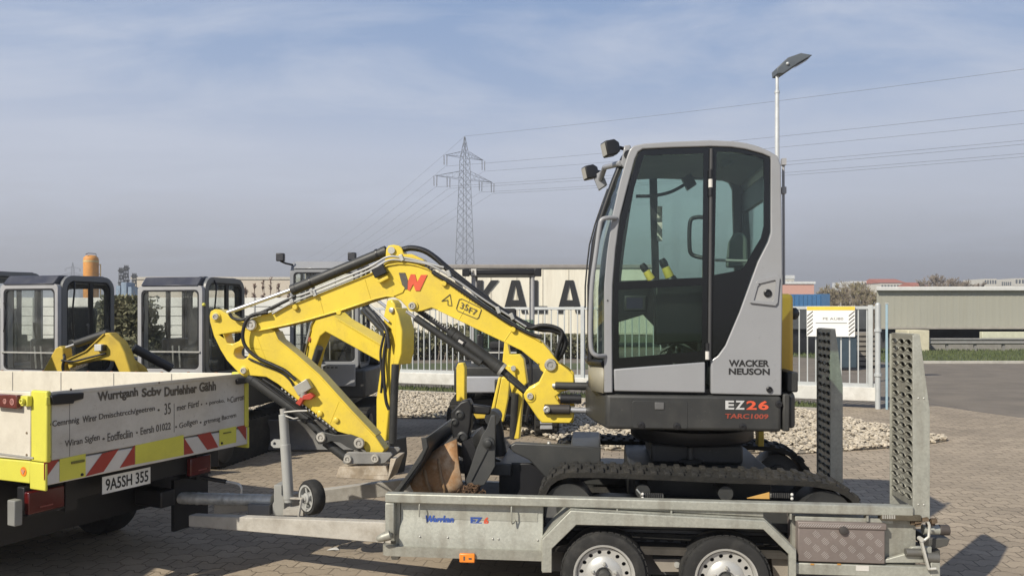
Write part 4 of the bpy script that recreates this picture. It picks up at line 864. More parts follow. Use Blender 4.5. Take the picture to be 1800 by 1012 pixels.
# clamp plates
p0, p1 = T.pix(480, 905, -.08), T.pix(496, 852, -.08); m = MB(); m.prism([(p0[0], p0[1]), (p1[0] + .02, p0[1]), (p1[0] + .02, p1[1] - .09), (p1[0], p1[1] - .07), (p1[0], p1[1]), (p0[0] + .01, p1[1]), (p0[0] + .01, p1[1] - .12), (p0[0], p1[1] - .14)], -.09, .06); m.build('clamp_plate', M('clamp_grey', (.30, .30, .28), .6, var=.1), tr, bevel=.004)
# jockey wheel
jw = []
JY = -.10; ca, cb_ = T.pix(508, 882, JY), T.pix(498, 728, JY)
JG = M('jockey_grey', (.36, .365, .35), .5, var=.06, dirt=(.2, .19, .17), damt=.3)
m = MB(); m.cyl((ca[0], JY, ca[1]), (cb_[0], JY, cb_[1]), .033, 20); c1 = T.pix(501.5, 780, JY); c2 = T.pix(507.5, 876, JY); m.cyl((c1[0], JY, c1[1]), (c2[0], JY, c2[1]), .037, 20); jc = m.build('jockey_tube', JG, tr, bevel=.003)
t0 = T.pix(497, 718, JY); m = MB(); m.cyl((cb_[0], JY, cb_[1]), (t0[0], JY, t0[1]), .022, 14); e1, e2, e3 = T.pix(499, 724, JY), T.pix(525, 721, JY), T.pix(545, 720, JY); m.tube([(e1[0], JY - .01, e1[1]), (e2[0], JY - .03, e2[1]), (e3[0], JY - .05, e3[1])], .007, 8); m.tube([(e1[0], JY - .01, e1[1] - .02), (e2[0] - .02, JY - .04, e2[1] - .055), (e2[0] + .02, JY - .06, e2[1] - .045)], .006, 8); m.build('crank', M('crank_zinc', (.45, .44, .41), .5, metal=.4), jc)
l0, l1 = T.pix(477, 786, JY), T.pix(499, 772, JY); m = MB(); m.prism([(l0[0] + .02, l0[1]), (l1[0], l0[1]), (l1[0] + .01, l1[1]), (l0[0] + .02, l1[1]), (l0[0], (l0[1] + l1[1]) / 2 + .012), (l0[0], (l0[1] + l1[1]) / 2 - .012)], JY - .008, JY + .008, holes=[circ(l0[0] + .027, (l0[1] + l1[1]) / 2, .012, n=10)]); m.build('lug', JG, jc, smooth=0)
wc_ = np.array([*T.pix(548, 873, JY - .10), 0]); wc_ = np.array([wc_[0], JY - .10, wc_[1]]); wax = np.array([-.62, -.78, 0]); wax = wax / np.linalg.norm(wax)
m = MB(); m.lathe([(.078, -.044), (.112, -.044), (.122, -.03), (.124, 0), (.122, .03), (.112, .044), (.078, .044)], wc_, wax, 36, caps=False); jt = m.build('jockey_tyre', TYRE, tr, smooth=50)
m = MB(); m.lathe([(.088, .0455), (.094, .049), (.080, .048), (.074, .028), (.072, -.03), (.0, -.03)], wc_, wax, 30, caps=False).lathe([(.04, .0), (.036, .05), (.018, .055), (.018, .06), (0, .06)], wc_, wax, 24); jr = m.build('jockey_rim', M('jockey_rim_grey', (.36, .36, .345), .5, var=.1), tr)
sd_ = np.cross(wax, [0, 0, 1.0]); m = MB()
for k in range(5):
    a = 2 * math.pi * k / 5; d = sd_ * math.cos(a) + np.array([0, 0, 1]) * math.sin(a); m.bar(wc_ + wax * .034 + d * .03, wc_ + wax * .034 + d * .085, .018, .006, wax)
m.build('spoke', JG, jr, smooth=0)
f0 = np.array([ca[0] + .01, JY, ca[1] + .03]); m = MB(); m.bar(f0 + wax * .0, wc_ + wax * .065, .012, .03, wax); m.prism([(f0[0] - .03, f0[2] - .11), (f0[0] + .12, f0[2] - .11), (f0[0] + .12, f0[2] - .05), (f0[0] - .03, f0[2] - .07)], JY - .06, JY + .03); fk = T.pix(525, 915, JY - .2); m.bar((fk[0], JY - .2, fk[1] + .02), wc_ + wax * .08, .008, .016, wax); m.build('jockey_fork', CONC, tr, bevel=.002)
# lettering on the side panel
ptext('Warrkan', T, -.8995, (746, 920), (797, 920.5), (748, 905), INKB, tr, bold=.05, shear=.0)
ptext('EZ', T, -.8995, (827, 920), (848, 920.5), (827, 908), INKB, tr, bold=.05)
ptext('6', T, -.8995, (850, 921), (858.5, 921), (851, 908), INKR, tr, bold=.05)

# ---- loading ramps standing upright at the rear: parts of the trailer
def ramp(y0, y1):
    x0 = T.pix(1607, 700, -.93)[0]; zb, zt = .70 if y0 < 0 else .45, 1.675
    holes = []; rows = 21; rim = MB(); wy = (y1 - y0)
    for i in range(rows):
        for j in range(3):
            cy = y0 + wy * (.17 + .31 * j) + (.0 if i % 2 else .018); cz = zb + .05 + (zt - zb - .09) * i / (rows - 1)
            if (i in (14,) and j == 1): continue
            holes.append(circ(cy, cz, .0415, .0145, n=12)[::-1])
            N_ = 12
            for s_ in (1,):
                v = []
                for r_, h in ((1.05, 0), (1.07, -.002), (1.0, -.005)):
                    for k in range(N_): a = 2 * math.pi * k / N_; v.append((x0 + h, cy + .0420 * r_ * math.cos(a), cz + .0148 * r_ * math.sin(a) + (-.004 if h < -.005 else 0)))
                rim.add(v, [(q * N_ + k, q * N_ + (k + 1) % N_, (q + 1) * N_ + (k + 1) % N_, (q + 1) * N_ + k) for q in range(2) for k in range(N_)])
    pm = MB(); pm.prismx([(y0, zb), (y1, zb), (y1, zt), (y0, zt)], x0, x0 + .006, holes=holes); rp = pm.build('ramp_plate', GALVD, tr, smooth=0)
    rim.build('ramp_cleat', GALVD, rp, smooth=40)
    bk_ = MB(); bk_.box(x0 + .06, x0 + .065, y0 + .01, y1 - .01, zb, zt - .43); bk_.add([(x0 + .0645, y0 + .01, zt - .43), (x0 + .0645, y1 - .01, zt - .43), (x0 + .022, y1 - .01, zt - .02), (x0 + .022, y0 + .01, zt - .02)], [(0, 1, 2, 3)]); bk_.build('ramp_back', M('ramp_inside', (.035, .035, .032), .8), rp)
    for yy in (y0 - .006, y1 + .001):
        f = MB(); f.prism([(x0 - .010, zb - (.06 if y0 < 0 else 0)), (x0 + .082, zb - (.06 if y0 < 0 else 0)), (x0 + .082, zt - .42), (x0 + .028, zt), (x0 - .010, zt)], yy, yy + .005); f.build('ramp_flange', GALV, rp, bevel=.0015)
    tpx = MB(); tpx.box(x0, x0 + .03, y0, y1, zt + .001, zt + .006); tpx.build('ramp_tip', GALV, rp, smooth=0)
    rv = MB()
    for zz in (zb + .02, zb + .62):
        for xx in (x0 + .02, x0 + .05): rv.sphere((xx, y0 - .006, zz), (.006, .004, .006), 8)
    rv.build('rivet', STEEL, rp)
ramp(-.93, -.60); ramp(.585, .935)

# ================================================================== THE EXCAVATOR ON THE TRAILER
ex = thing('mini_excavator', 'large clean yellow and light grey tracked excavator with enclosed cab loaded on the trailer', 'excavator', T, (0, 0, .40))
E = lambda u, v, y: T.pix(u, v, y)
def EP(pts, y): return T.poly(pts, y)
# ---- tracks
track_px = [(944, 905), (947, 884), (952, 862), (961, 847), (976, 836), (997, 830), (1060, 830.5), (1130, 833), (1200, 836), (1264, 839), (1330, 841), (1395, 843.5), (1437, 846.5), (1466, 852), (1488, 861), (1505, 873), (1517, 890), (1522, 905)]
tl = EP(track_px, -.75); zb = .402
loop = tl[:] + [(tl[-1][0] - .01, .50), (tl[-1][0] - .06, .43), (tl[-1][0] - .14, zb + .02), (tl[0][0] + .14, zb + .02), (tl[0][0] + .05, .44), (tl[0][0] + .005, .51)]
def track(y0, y1):
    n = len(loop); cx = sum(p[0] for p in loop) / n; cz = sum(p[1] for p in loop) / n
    inn = []
    for i in range(n):
        a, b = np.array(loop[i - 1]), np.array(loop[(i + 1) % n]); d = b - a; d /= np.linalg.norm(d); inn.append((loop[i][0] + d[1] * .034, loop[i][1] - d[0] * .034))
    c0 = sum(((p[0] - cx) ** 2 + (p[1] - cz) ** 2) for p in inn); c1 = sum(((p[0] - cx) ** 2 + (p[1] - cz) ** 2) for p in loop)
    if c0 > c1: inn = [(2 * p[0] - q[0], 2 * p[1] - q[1]) for p, q in zip(loop, inn)]
    m = MB(); v = []
    for L_, yy in ((loop, y0), (loop, y1), (inn, y1 - .01), (inn, y0 + .01)): v += [(p[0], yy, p[1]) for p in L_]
    f = []
    for r_ in range(4):
        for i in range(n): f.append((r_ * n + i, r_ * n + (i + 1) % n, ((r_ + 1) % 4) * n + (i + 1) % n, ((r_ + 1) % 4) * n + i))
    m.add(v, f)
    tk = m.build('track', RUB, ex, smooth=50)
    # lugs
    g = MB(); P = [np.array(p) for p in loop]; per = [np.linalg.norm(P[(i + 1) % n] - P[i]) for i in range(n)]; tot = sum(per); N_ = 54
    for k in range(N_):
        s_ = tot * k / N_; i = 0
        while s_ > per[i]: s_ -= per[i]; i += 1
        a, b = P[i], P[(i + 1) % n]; d = (b - a) / per[i]; p = a + d * s_; nrm = np.array([-d[1], d[0]])
        if (p + nrm * .02 - [cx, cz]) @ nrm < 0: nrm = -nrm
        off = .0
        for ya, yb, sh_ in ((y0 + .004, y0 + .105, 0), (y0 + .10, y0 + .20, .022), (y0 + .195, y1 - .004, 0)):
            c = p + nrm * .004 + d * sh_; j = random.uniform(.6, 1.3)
            g.obox((c[0], (ya + yb) / 2, c[1]), (d[0] * .019, 0, d[1] * .019), (0, (yb - ya) / 2, 0), (nrm[0] * .011 * j, 0, nrm[1] * .011 * j))
    g.build('track_lug', RUB, tk, bevel=.005, seg=1)
    fr_ = MB(); xa, xb = tl[0][0] + .20, tl[-1][0] - .30
    fr_.prism([(xa, .47), (xb, .47), (xb + .12, .52), (xb + .10, .60), (xa + .9, .625), (xa + .25, .64), (xa - .02, .61)], y0 + .03, y1 - .02); fr_.build('track_frame', MGREY, ex, bevel=.012)
    for cxx, r_ in ((tl[0][0] + .19, .155), (tl[-1][0] - .215, .15)):
        w_ = MB(); w_.lathe([(.03, -.01), (.07, -.012), (.075, .0), (r_ * .8, .005), (r_, .0), (r_, .20), (r_ * .8, .2)], (cxx, y0 + .04, .585), (0, 1, 0), 28); w_.build('idler' if r_ > .152 else 'sprocket', DGREY, ex)
    for k in range(4):
        xx = xa + .12 + k * (xb - xa - .2) / 3; w_ = MB(); w_.lathe([(.02, -.015), (.03, -.014), (.03, 0), (.06, .002), (.065, .02), (.065, .16), (.05, .18)], (xx, y0 + .05, .475), (0, 1, 0), 18); w_.build('track_roller', DGREY, ex)
    for k in range(2):
        xx = xa + .45 + .5 * k; w_ = MB(); w_.cyl((xx, y0 + .06, .70), (xx, y1 - .05, .70), .045, 16); w_.build('carrier_roller', DGREY, ex)
track(-.75, -.45); track(.45, .75)
# ---- carbody
xc = E(1215, 800, 0)[0]
m = MB(); m.prismz([(xc - .45, -.44), (xc + .45, -.44), (xc + .45, .44), (xc - .45, .44)], .55, .80); m.prismz([(xc - .30, -.30), (xc + .30, -.30), (xc + .30, .30), (xc - .30, .30)], .80, .93); m.build('undercarriage', DGREY, ex, bevel=.02)
m = MB(); m.lathe([(.40, .0), (.42, .02), (.42, .09), (.36, .10), (.36, .16)], (xc, 0, .93), (0, 0, 1), 40); m.build('slew_ring', BLACK, ex)
# dozer blade and its arms
bl_y0, bl_y1 = -.72, .73
BP = EP([(744, 771), (748, 784), (738, 808), (722, 833), (699, 862)], bl_y0)
m = MB(); m.ribbon(BP, .022, bl_y0, bl_y1); bd = m.build('dozer_blade', MGREY, ex, bevel=.004, smooth=50)
m = MB(); p = BP[-1]; m.ribbon([(p[0] + .02, p[1] + .03), p, (p[0] - .06, p[1] - .06)], .026, bl_y0 + .002, bl_y1 - .002); m.build('cutting_edge', M('worn_edge', (.16, .15, .135), .5, metal=.5, var=.3), bd, bevel=.003)
m = MB(); m.prism([(BP[0][0] - .012, BP[0][1] + .012), (BP[0][0] + .022, BP[0][1] + .012), (BP[1][0] + .018, BP[1][1]), (BP[2][0] + .014, BP[2][1]), (BP[4][0] + .014, BP[4][1]), (BP[4][0] - .02, BP[4][1]), (BP[3][0] - .02, BP[3][1]), (BP[1][0] - .015, BP[1][1] - .02)], bl_y0 - .014, bl_y0 - .002); m.build('blade_end', MGREY, bd, bevel=.003)
for yy in (-.40, .34):
    m = MB(); m.prism(EP([(893, 785), (905, 778), (1010, 783), (1056, 787), (1056, 814), (1010, 819), (980, 826), (964, 843), (956, 836), (930, 808), (903, 795)], yy), yy, yy + .06); m.prism([(BP[3][0] + .03, BP[3][1] - .05), (BP[3][0] + .03, BP[3][1] + .03), (E(893, 783, yy)[0] + .02, E(893, 815, yy)[1]), (E(893, 783, yy)[0] + .02, E(890, 850, yy)[1] + .05)], yy + .005, yy + .055); m.build('blade_arm', MGREY, ex, bevel=.008)
m = MB(); m.box(E(878, 820, -.3)[0], E(965, 820, -.3)[0], -.33, .33, .405, .79); m.build('shade_block', BLACK, ex, bevel=.01)  # black box added to stand in for the shade between the blade arms
m = MB(); p = E(1056, 787, -.34); q = E(1002, 782, -.34); m.box(q[0], p[0], -.34, .34, p[1] - .13, p[1] + .004); m.build('blade_pivot_box', MGREY, ex, bevel=.012)
m = MB(); a, b = E(870, 742, .05), E(880, 800, .05); m.cyl((a[0], .05, a[1] + .02), (b[0], .05, b[1]), .048, 18); m.cyl((a[0] - .01, -.03, a[1] + .04), (a[0] - .01, .13, a[1] + .04), .055, 18); m.build('blade_cylinder', DGREY, ex)
m = MB()
for u, v in ((965, 781), (970, 786), (1000, 790), (948, 792)): p = E(u, v, -.36); m.lathe([(.014, 0), (.014, .015), (.006, .022)], (p[0], -.36, p[1]), (0, -.3, 1), 6)
m.build('grease_fitting', STEEL, ex)
p = E(1213, 806, -.30); m = MB(); m.lathe([(.075, 0), (.08, .006), (.06, .02), (.02, .024), (.018, .10)], (p[0], -.32, p[1] - .02), (0, 0, 1), 20); m.build('swivel_cap', MGREY, ex)
# ---- house
xf = E(1066, 692, -.71)[0]; xr = E(1374, 696, -.71)[0]; xe = E(1416, 700, -.30)[0]
zh0, zh1 = 1.082, 1.300
plan = [(xf, -.705), (xr, -.715), (xr + .001, .715), (xf + .1, .715), (xf - .03, .36), (xf - .135, .28), (xf - .135, -.10), (xf - .075, -.42)]
m = MB(); m.prismz(plan, zh0, zh1); hs = m.build('house', DGREY, ex, bevel=.022, seg=3)
cwp = [(xr + .008, -.70)] + [(xr + .008 + (xe - xr + .06) * math.cos(a) ** .9, -.74 * math.sin(-a)) for a in [R(q) for q in range(-76, -5, 10)]] 
cwp = [(xr + .008, -.705), (xr + .055, -.70), (xr + .085, -.66), (xr + .125, -.50), (xr + .145, -.30), (xr + .155, 0), (xr + .145, .30), (xr + .125, .50), (xr + .085, .66), (xr + .055, .70), (xr + .008, .705)]
m = MB(); m.prismz([(xr + .008, -.71), (xr + .050, -.705), (xr + .050, .705), (xr + .008, .71)], zh0 + .004, zh1 + .012); m.build('counterweight_panel', DGREY, ex, bevel=.01)
m = MB(); m.prismz([(xr + .056, -.69), (xr + .10, -.62), (xr + .128, -.48), (xr + .148, -.28), (xr + .155, 0), (xr + .148, .28), (xr + .128, .48), (xr + .10, .62), (xr + .056, .69)], zh0 + .012, zh1 + .006); m.build('counterweight', DGREY, ex, bevel=.02, seg=3)
a, b = E(1111, 757, -.706), E(1209, 703.5, -.706)
m = MB(); m.prism(rrect(a[0], b[0], zh0 + .012, b[1] - .005, .015), -.7115, -.700); sd = m.build('service_door', DGREY, ex, bevel=.003)
m = MB(); p = E(1159, 713, -.714); m.box(p[0] - .028, p[0] + .028, -.717, -.7118, p[1] - .022, p[1] + .022); m.build('latch', M('latch_grey', (.12, .12, .12), .4), sd, bevel=.004)
for u, v in ((1127, 747), (1190, 749), (1306, 750), (1369, 710)):
    p = E(u, v, -.716); m = MB(); m.lathe([(.022, 0), (.020, .008), (.010, .010), (.009, .004), (0, .004)], (p[0], -.7125 if u < 1300 or u > 1310 else -.7105, p[1]), (0, -1, 0), 14); m.build('bolt_cap', BLACK, hs)
ptext('E', T, -.714, (1275, 719), (1290.5, 719.2), (1275, 703.5), INKG, ex, bold=.03); ptext('Z', T, -.714, (1292.5, 719.2), (1309, 719.5), (1292.5, 703.5), INKG, ex, bold=.03)
ptext('2', T, -.714, (1312, 719.5), (1330, 719.7), (1312, 704), INKR, ex, bold=.03); ptext('6', T, -.714, (1333, 719.7), (1351, 720), (1333, 704), INKR, ex, bold=.03)
ptext('TARC1009', T, -.714, (1274, 735), (1350, 736), (1275, 726.5), M('dull_red_ink', (.32, .06, .035), .5), ex, bold=.02)
# front bracket of the house with the swing cylinder
m = MB(); m.prism(EP([(1034, 674), (1060, 690), (1066, 752), (1052, 744), (1040, 725), (1032, 700)], -.10), -.10, .12); m.build('swing_support', DGREY, ex, bevel=.01)
for (u0, v0), (u1, v1), r_, mt, nm in (((976, 677.5), (1034, 678.5), .027, DGREY, 'swing_pin'), ((957, 719), (1002, 719.5), .036, M('swing_barrel', (.05, .045, .042), .4), 'swing_cylinder'), ((1002, 720), (1058, 722), .021, CHROME, 'swing_rod'), ((985, 700), (1022, 701), .034, BLACK, 'swing_hinge')):
    a, b = E(u0, v0, -.10), E(u1, v1, -.10); m = MB(); m.cyl((a[0], -.10, a[1]), (b[0], -.10, b[1]), r_, 18); m.build(nm, mt, ex, bevel=.003)
m = MB(); p = E(1061, 720, -.12); m.sphere((p[0], -.12, p[1]), .032, 14); m.build('rod_eye', BLACK, ex)
m = MB(); p = E(976, 677.5, -.10); m.lathe([(.018, 0), (.016, .02), (.008, .022)], (p[0], -.10, p[1]), (-1, 0, 0), 6); p = E(961, 719, -.14); m.lathe([(.024, 0), (.024, .012), (.014, .016), (.012, .008), (0, .008)], (p[0], -.139, p[1]), (0, -1, 0), 16); m.build('pin_end', STEEL, ex)
# ---- engine hood on the far side and rear
m = MB(); p0 = E(1379, 655, -.30); p1 = E(1393, 516, -.30); m.prismz([(E(1200, 600, -.3)[0], .33), (xr + .01, .33), (xr + .02, -.33), (p1[0] + .01, -.30), (p1[0] + .02, .45), (p1[0] - .10, .70), (E(1225, 600, -.3)[0], .70)], zh1 + .012, p1[1]); m.build('engine_hood', M('hood_yellow', (.60, .38, .05), .45, var=.06), ex, bevel=.03)
m = MB(); p = E(1391, 551, -.22); m.lathe([(.04, 0), (.04, .03), (.025, .045), (0, .045)], (p[0], -.22, p[1]), (.6, -.8, 0), 18); m.build('filler_cap', BLACK, ex)
m = MB(); p0 = E(1376, 700, -.5); p1 = E(1390, 660, -.5); m.box(p0[0], p1[0] + .02, -.6, .6, zh1 + .012, p1[1] + .03); m.build('tail_cover', DGREY, ex, bevel=.01)
# ---- cab shell
YC0, YC1 = -.715, .27
shell_out = [(1062, 690), (1062, 500), (1067, 440), (1076, 379), (1090, 317), (1102, 275), (1107, 262), (1114, 256), (1133, 252), (1180, 249), (1249, 246), (1290, 248), (1312, 251), (1334, 257), (1352, 265), (1367, 274), (1373, 290), (1375, 400), (1376, 496), (1374, 695)]
shell_in = [(1250, 692), (1250, 633), (1262, 625), (1275, 607), (1300, 548), (1332, 460), (1350, 425), (1355, 408), (1355, 276), (1340, 270), (1310, 262), (1285, 258.5), (1250, 257.5), (1180, 259.5), (1130, 262), (1122, 267), (1116, 280), (1104, 325), (1090, 380), (1082, 440), (1077, 500), (1076, 560), (1077, 690)]
def shell(y0, y1, name, out=shell_out, inn=shell_in):
    m = MB(); m.prism(EP(out + inn, YC0), y0, y1); return m.build(name, LGREY, ex, bevel=.008, seg=3)
cab = shell(YC0, YC0 + .055, 'cab_frame')
yF = YC1 - .05
# roof skin between the two frames
roofl = EP([(1114, 256), (1133, 252), (1180, 249), (1249, 246), (1290, 248), (1312, 251), (1334, 257), (1352, 265), (1367, 274), (1373, 290)], YC0)
m = MB(); m.ribbon(roofl[::-1], .045, YC0 + .056, YC1 - .05); m.build('roof', LGREY, ex, smooth=50, bevel=.006)
m = MB(); rl = [(p[0], p[1] - .052) for p in roofl[1:-2]]; m.ribbon(rl[::-1], .012, YC0 + .06, YC1 - .06); m.build('headliner', M('headliner_grey', (.16, .17, .17), .8), ex)
# far side of the cab
far = MB()
ox = [p for p in EP([(1070, 690), (1070, 500), (1084, 379), (1110, 275), (1120, 256), (1180, 249), (1249, 246), (1290, 248), (1334, 257), (1367, 276), (1375, 400), (1374, 690)], YC0)]
def FXy(u, v): return E(u, v, YC1)
h1 = [FXy(1091, 494), FXy(1097, 440), FXy(1106, 380), FXy(1117, 315), FXy(1141, 314), FXy(1146, 492)]
h2 = [FXy(1158, 491), FXy(1154, 314), FXy(1270, 318), FXy(1280, 322), FXy(1286, 334), FXy(1290, 486)]
h3 = [FXy(1088, 630), FXy(1087, 566), FXy(1130, 553), FXy(1175, 600), FXy(1172, 622)]
far.prism(ox, YC1 - .05, YC1, holes=[h1, h2, h3]); far.build('cab_far_side', BLACK, ex)
for h in (h1, h2, h3):
    m = MB(); m.prism(h, YC1 - .03, YC1 - .025); m.build('far_window', GLASS, ex, smooth=0)
# rear wall with window
xw = E(1366, 400, YC0)[0]
zt_, zb_ = roofl[-1][1] - .03, zh1 + .01
m = MB(); m.prismx([(YC0 + .057, zb_), (YC1 - .051, zb_), (YC1 - .051, zt_), (YC0 + .057, zt_)], xw - .035, xw, holes=[[(-.60, 1.72), (-.60, 2.52), (.17, 2.52), (.17, 1.72)]]); m.build('rear_wall', BLACK, ex)
m = MB(); m.box(xw - .02, xw - .015, -.60, .17, 1.72, 2.52); m.build('rear_window', GLASS, ex, smooth=0)
m = MB(); m.box(xf + .0, xw - .04, YC0 + .06, YC1 - .06, zh1 + .002, zh1 + .03); m.build('cab_floor', BLACK, ex)
# door and quarter light
frit_d = [(1078.5, 646), (1077.5, 560), (1078.5, 500), (1083.5, 440), (1091.5, 381), (1105.5, 326), (1117.5, 281), (1123.5, 268.5), (1131, 263.5), (1180, 261), (1248.2, 259), (1246, 634)]
gl_u = [(1088, 496), (1090, 460), (1098, 400), (1112, 340), (1132, 273), (1237, 270), (1235, 488)]
gl_l = [(1088, 629), (1087, 509), (1235, 501), (1234, 617)]
m = MB(); m.prism(EP(frit_d, YC0), YC0 + .004, YC0 + .022, holes=[EP(gl_u, YC0), EP(gl_l, YC0)]); dr = m.build('door', FRIT, ex, smooth=0)
m = MB(); m.prism(EP(gl_u, YC0), YC0 + .008, YC0 + .013); m.build('door_window', GLASS, dr, smooth=0)
m = MB(); m.prism(EP(gl_l, YC0), YC0 + .008, YC0 + .013); m.build('door_lower_window', GLASSK, dr, smooth=0)
m = MB(); m.prism(EP([(1079, 648.5), (1239.5, 636), (1239.5, 690), (1080, 687)], YC0), YC0 - .004, YC0 + .04); m.build('door_panel', LGREY, dr, bevel=.008, seg=3)
frit_q = [(1251.5, 259), (1285, 260), (1309, 263.5), (1339, 271.5), (1353.5, 277.5), (1353.5, 408), (1348.5, 424.5), (1330.5, 459), (1298.5, 547), (1273.5, 605), (1260.5, 622), (1251.5, 629)]
gl_q = [(1256, 483), (1260, 267), (1290, 267.5), (1325, 273), (1343, 279), (1343, 397), (1338, 418), (1326, 438), (1310, 466), (1304, 474)]
m = MB(); m.prism(EP(frit_q, YC0), YC0 + .004, YC0 + .022, holes=[EP(gl_q, YC0)]); qd = m.build('quarter_light', FRIT, ex, smooth=0)
m = MB(); m.prism(EP(gl_q, YC0), YC0 + .008, YC0 + .013); m.build('quarter_glass', GLASS, qd, smooth=0)
m = MB(); a, b = E(1250, 262, YC0), E(1247, 632, YC0); m.tube([(a[0], YC0 - .008, a[1]), (b[0], YC0 - .008, b[1])], .011, 10); hb = m.build('hinge_bar', M('hinge_bar_grey', (.05, .05, .052), .5), ex)
for v, mt in ((306, BLACK), (323, SIGWHT), (338, BLACK), (624, SIGWHT), (610, BLACK)):
    p = E(1248.5 if v < 400 else 1243, v, YC0); m = MB(); m.cyl((p[0], YC0 - .012, p[1] - .025), (p[0], YC0 - .012, p[1] + .025), .013, 10); m.build('hinge', mt, hb)
# rear side details
m = MB(); rf = [(1318, 532), (1327, 500), (1333, 492), (1366, 484), (1370, 488), (1366, 532), (1362, 537)]; ri = [(1324, 528), (1331, 503), (1336, 498), (1361, 492), (1363, 494), (1360, 526), (1357, 530)]
m.prism(EP(rf, YC0), YC0 - .014, YC0 - .0005, holes=[EP(ri, YC0)]); m.build('handle_recess', LGREY, cab, bevel=.004)
m = MB(); m.prism(EP(ri, YC0), YC0 - .004, YC0 - .0005); m.build('handle_pocket', M('pocket_grey', (.30, .30, .30), .5), cab, smooth=0)
for u, v, r_ in ((1349, 515, .024), (1352, 684, .018)):
    p = E(u, v, YC0); m = MB(); m.lathe([(r_, 0), (r_, .010), (r_ * .7, .014), (r_ * .6, .006), (0, .006)], (p[0], YC0 - .001, p[1]), (0, -1, 0), 18); m.build('lock', BLACK, cab)
ptext('WACKER', T, YC0, (1281, 644), (1352, 644.5), (1281, 632), INK, ex, bold=.035)
ptext('NEUSON', T, YC0, (1281, 658), (1353, 658.8), (1281, 646.5), INK, ex, bold=.035)
m = MB(); p = E(1080, 528, YC0)
m.lathe([(.005, 0), (.005, .004), (0, .004)], (E(1068, 528, YC0)[0], YC0, p[1]), (0, -1, 0), 8); m.build('screw', BLACK, cab)
# front: bowed windscreen with black posts
zs = [690, 640, 590, 540, 500, 460, 420, 379, 340, 310, 285, 268]
pl_ = []
for v in zs:
    xs_ = None
    for (u0, v0), (u1, v1) in zip(shell_out[:8], shell_out[1:8]):
        if v0 >= v >= v1 and v0 != v1: xs_ = u0 + (u1 - u0) * (v0 - v) / (v0 - v1); break
    if xs_ is None: xs_ = 1107
    p = E(xs_, v, YC0); bow = .085 * (1 if v > 420 else max(.25, (v - 215) / 205)); pl_.append((p[0], p[1], bow))
yA, yB = YC0 + .20, YC1 - .12
def strip(fn0, fn1, name, mat, lo=1, hi=12):
    m = MB(); v = [fn0(q) for q in pl_[lo:hi]] + [fn1(q) for q in pl_[lo:hi]]; n = hi - lo
    m.add(v, [(i, i + 1, n + i + 1, n + i) for i in range(n - 1)]); return m.build(name, mat, ex, smooth=60)
strip(lambda q: (q[0] + .01, YC0 + .03, q[1]), lambda q: (q[0] - q[2], yA, q[1]), 'corner_window', GLASS)
strip(lambda q: (q[0] - q[2], yA, q[1]), lambda q: (q[0] - q[2] - .02, (yA + yB) / 2, q[1]), 'windscreen', GLASS)
strip(lambda q: (q[0] - q[2] - .02, (yA + yB) / 2, q[1]), lambda q: (q[0] - q[2], yB, q[1]), 'windscreen', GLASS)
strip(lambda q: (q[0] - q[2], yB, q[1]), lambda q: (q[0], YC1 - .02, q[1]), 'corner_window', GLASS)
for yy in (yA, yB):
    m = MB(); m.tube([(q[0] - q[2], yy, q[1]) for q in pl_[1:12]], .021, 8); m.build('windscreen_post', BLACK, ex)
m = MB(); m.tube([(q[0] - .004, YC1 - .02, q[1]) for q in pl_[0:12]], .026, 8); m.build('front_pillar', LGREY, ex)
m = MB(); q = pl_[-1]; m.tube([(q[0], YC0 + .03, q[1] + .0), (q[0] - q[2], yA, q[1]), (q[0] - q[2] - .02, (yA + yB) / 2, q[1]), (q[0] - q[2], yB, q[1]), (q[0], YC1 - .02, q[1])], .022, 8); m.build('windscreen_rail', BLACK, ex); m = MB(); q = pl_[1]; m.tube([(q[0], YC0 + .03, q[1]), (q[0] - q[2], yA, q[1]), (q[0] - q[2] - .02, (yA + yB) / 2, q[1]), (q[0] - q[2], yB, q[1]), (q[0], YC1 - .02, q[1])], .022, 8); m.build('windscreen_rail', BLACK, ex)
# wiper arm
m = MB(); m.tube([(pl_[i][0] - pl_[i][2] - .035, yA + .10 + .02 * i, pl_[i][1]) for i in range(3, 10)], .006, 6); m.build('wiper', BLACK, ex)
q1_, q0_ = pl_[1], pl_[0]
m = MB(); n_ = 5; top_ = [(q1_[0] - .002, YC0 + .03, q1_[1] - .022), (q1_[0] - q1_[2] + .01, yA, q1_[1] - .022), (q1_[0] - q1_[2] - .01, (yA + yB) / 2, q1_[1] - .022), (q1_[0] - q1_[2] + .01, yB, q1_[1] - .022), (q1_[0], YC1 - .02, q1_[1] - .022)]
m.add(top_ + [(p[0], p[1], zh1 + .003) for p in top_], [(i, i + 1, n_ + i + 1, n_ + i) for i in range(4)]); m.build('front_panel', M('front_panel', (.27, .25, .19), .5, var=.05), ex, smooth=40, solid=.012)
# grab rail
gr_ = [(1083, 383, -.72), (1068, 383, -.755), (1058, 386.5, -.765), (1054, 400, -.765), (1047, 450, -.765), (1040.5, 500, -.765), (1038, 560, -.765), (1038, 600, -.765), (1041, 618, -.765), (1050, 625, -.76), (1063, 625, -.715)]
m = MB(); m.tube(smoothline([(E(u, v, y)[0], y, E(u, v, y)[1]) for u, v, y in gr_], 5), .014, 10); m.build('grab_rail', LGREY, ex)
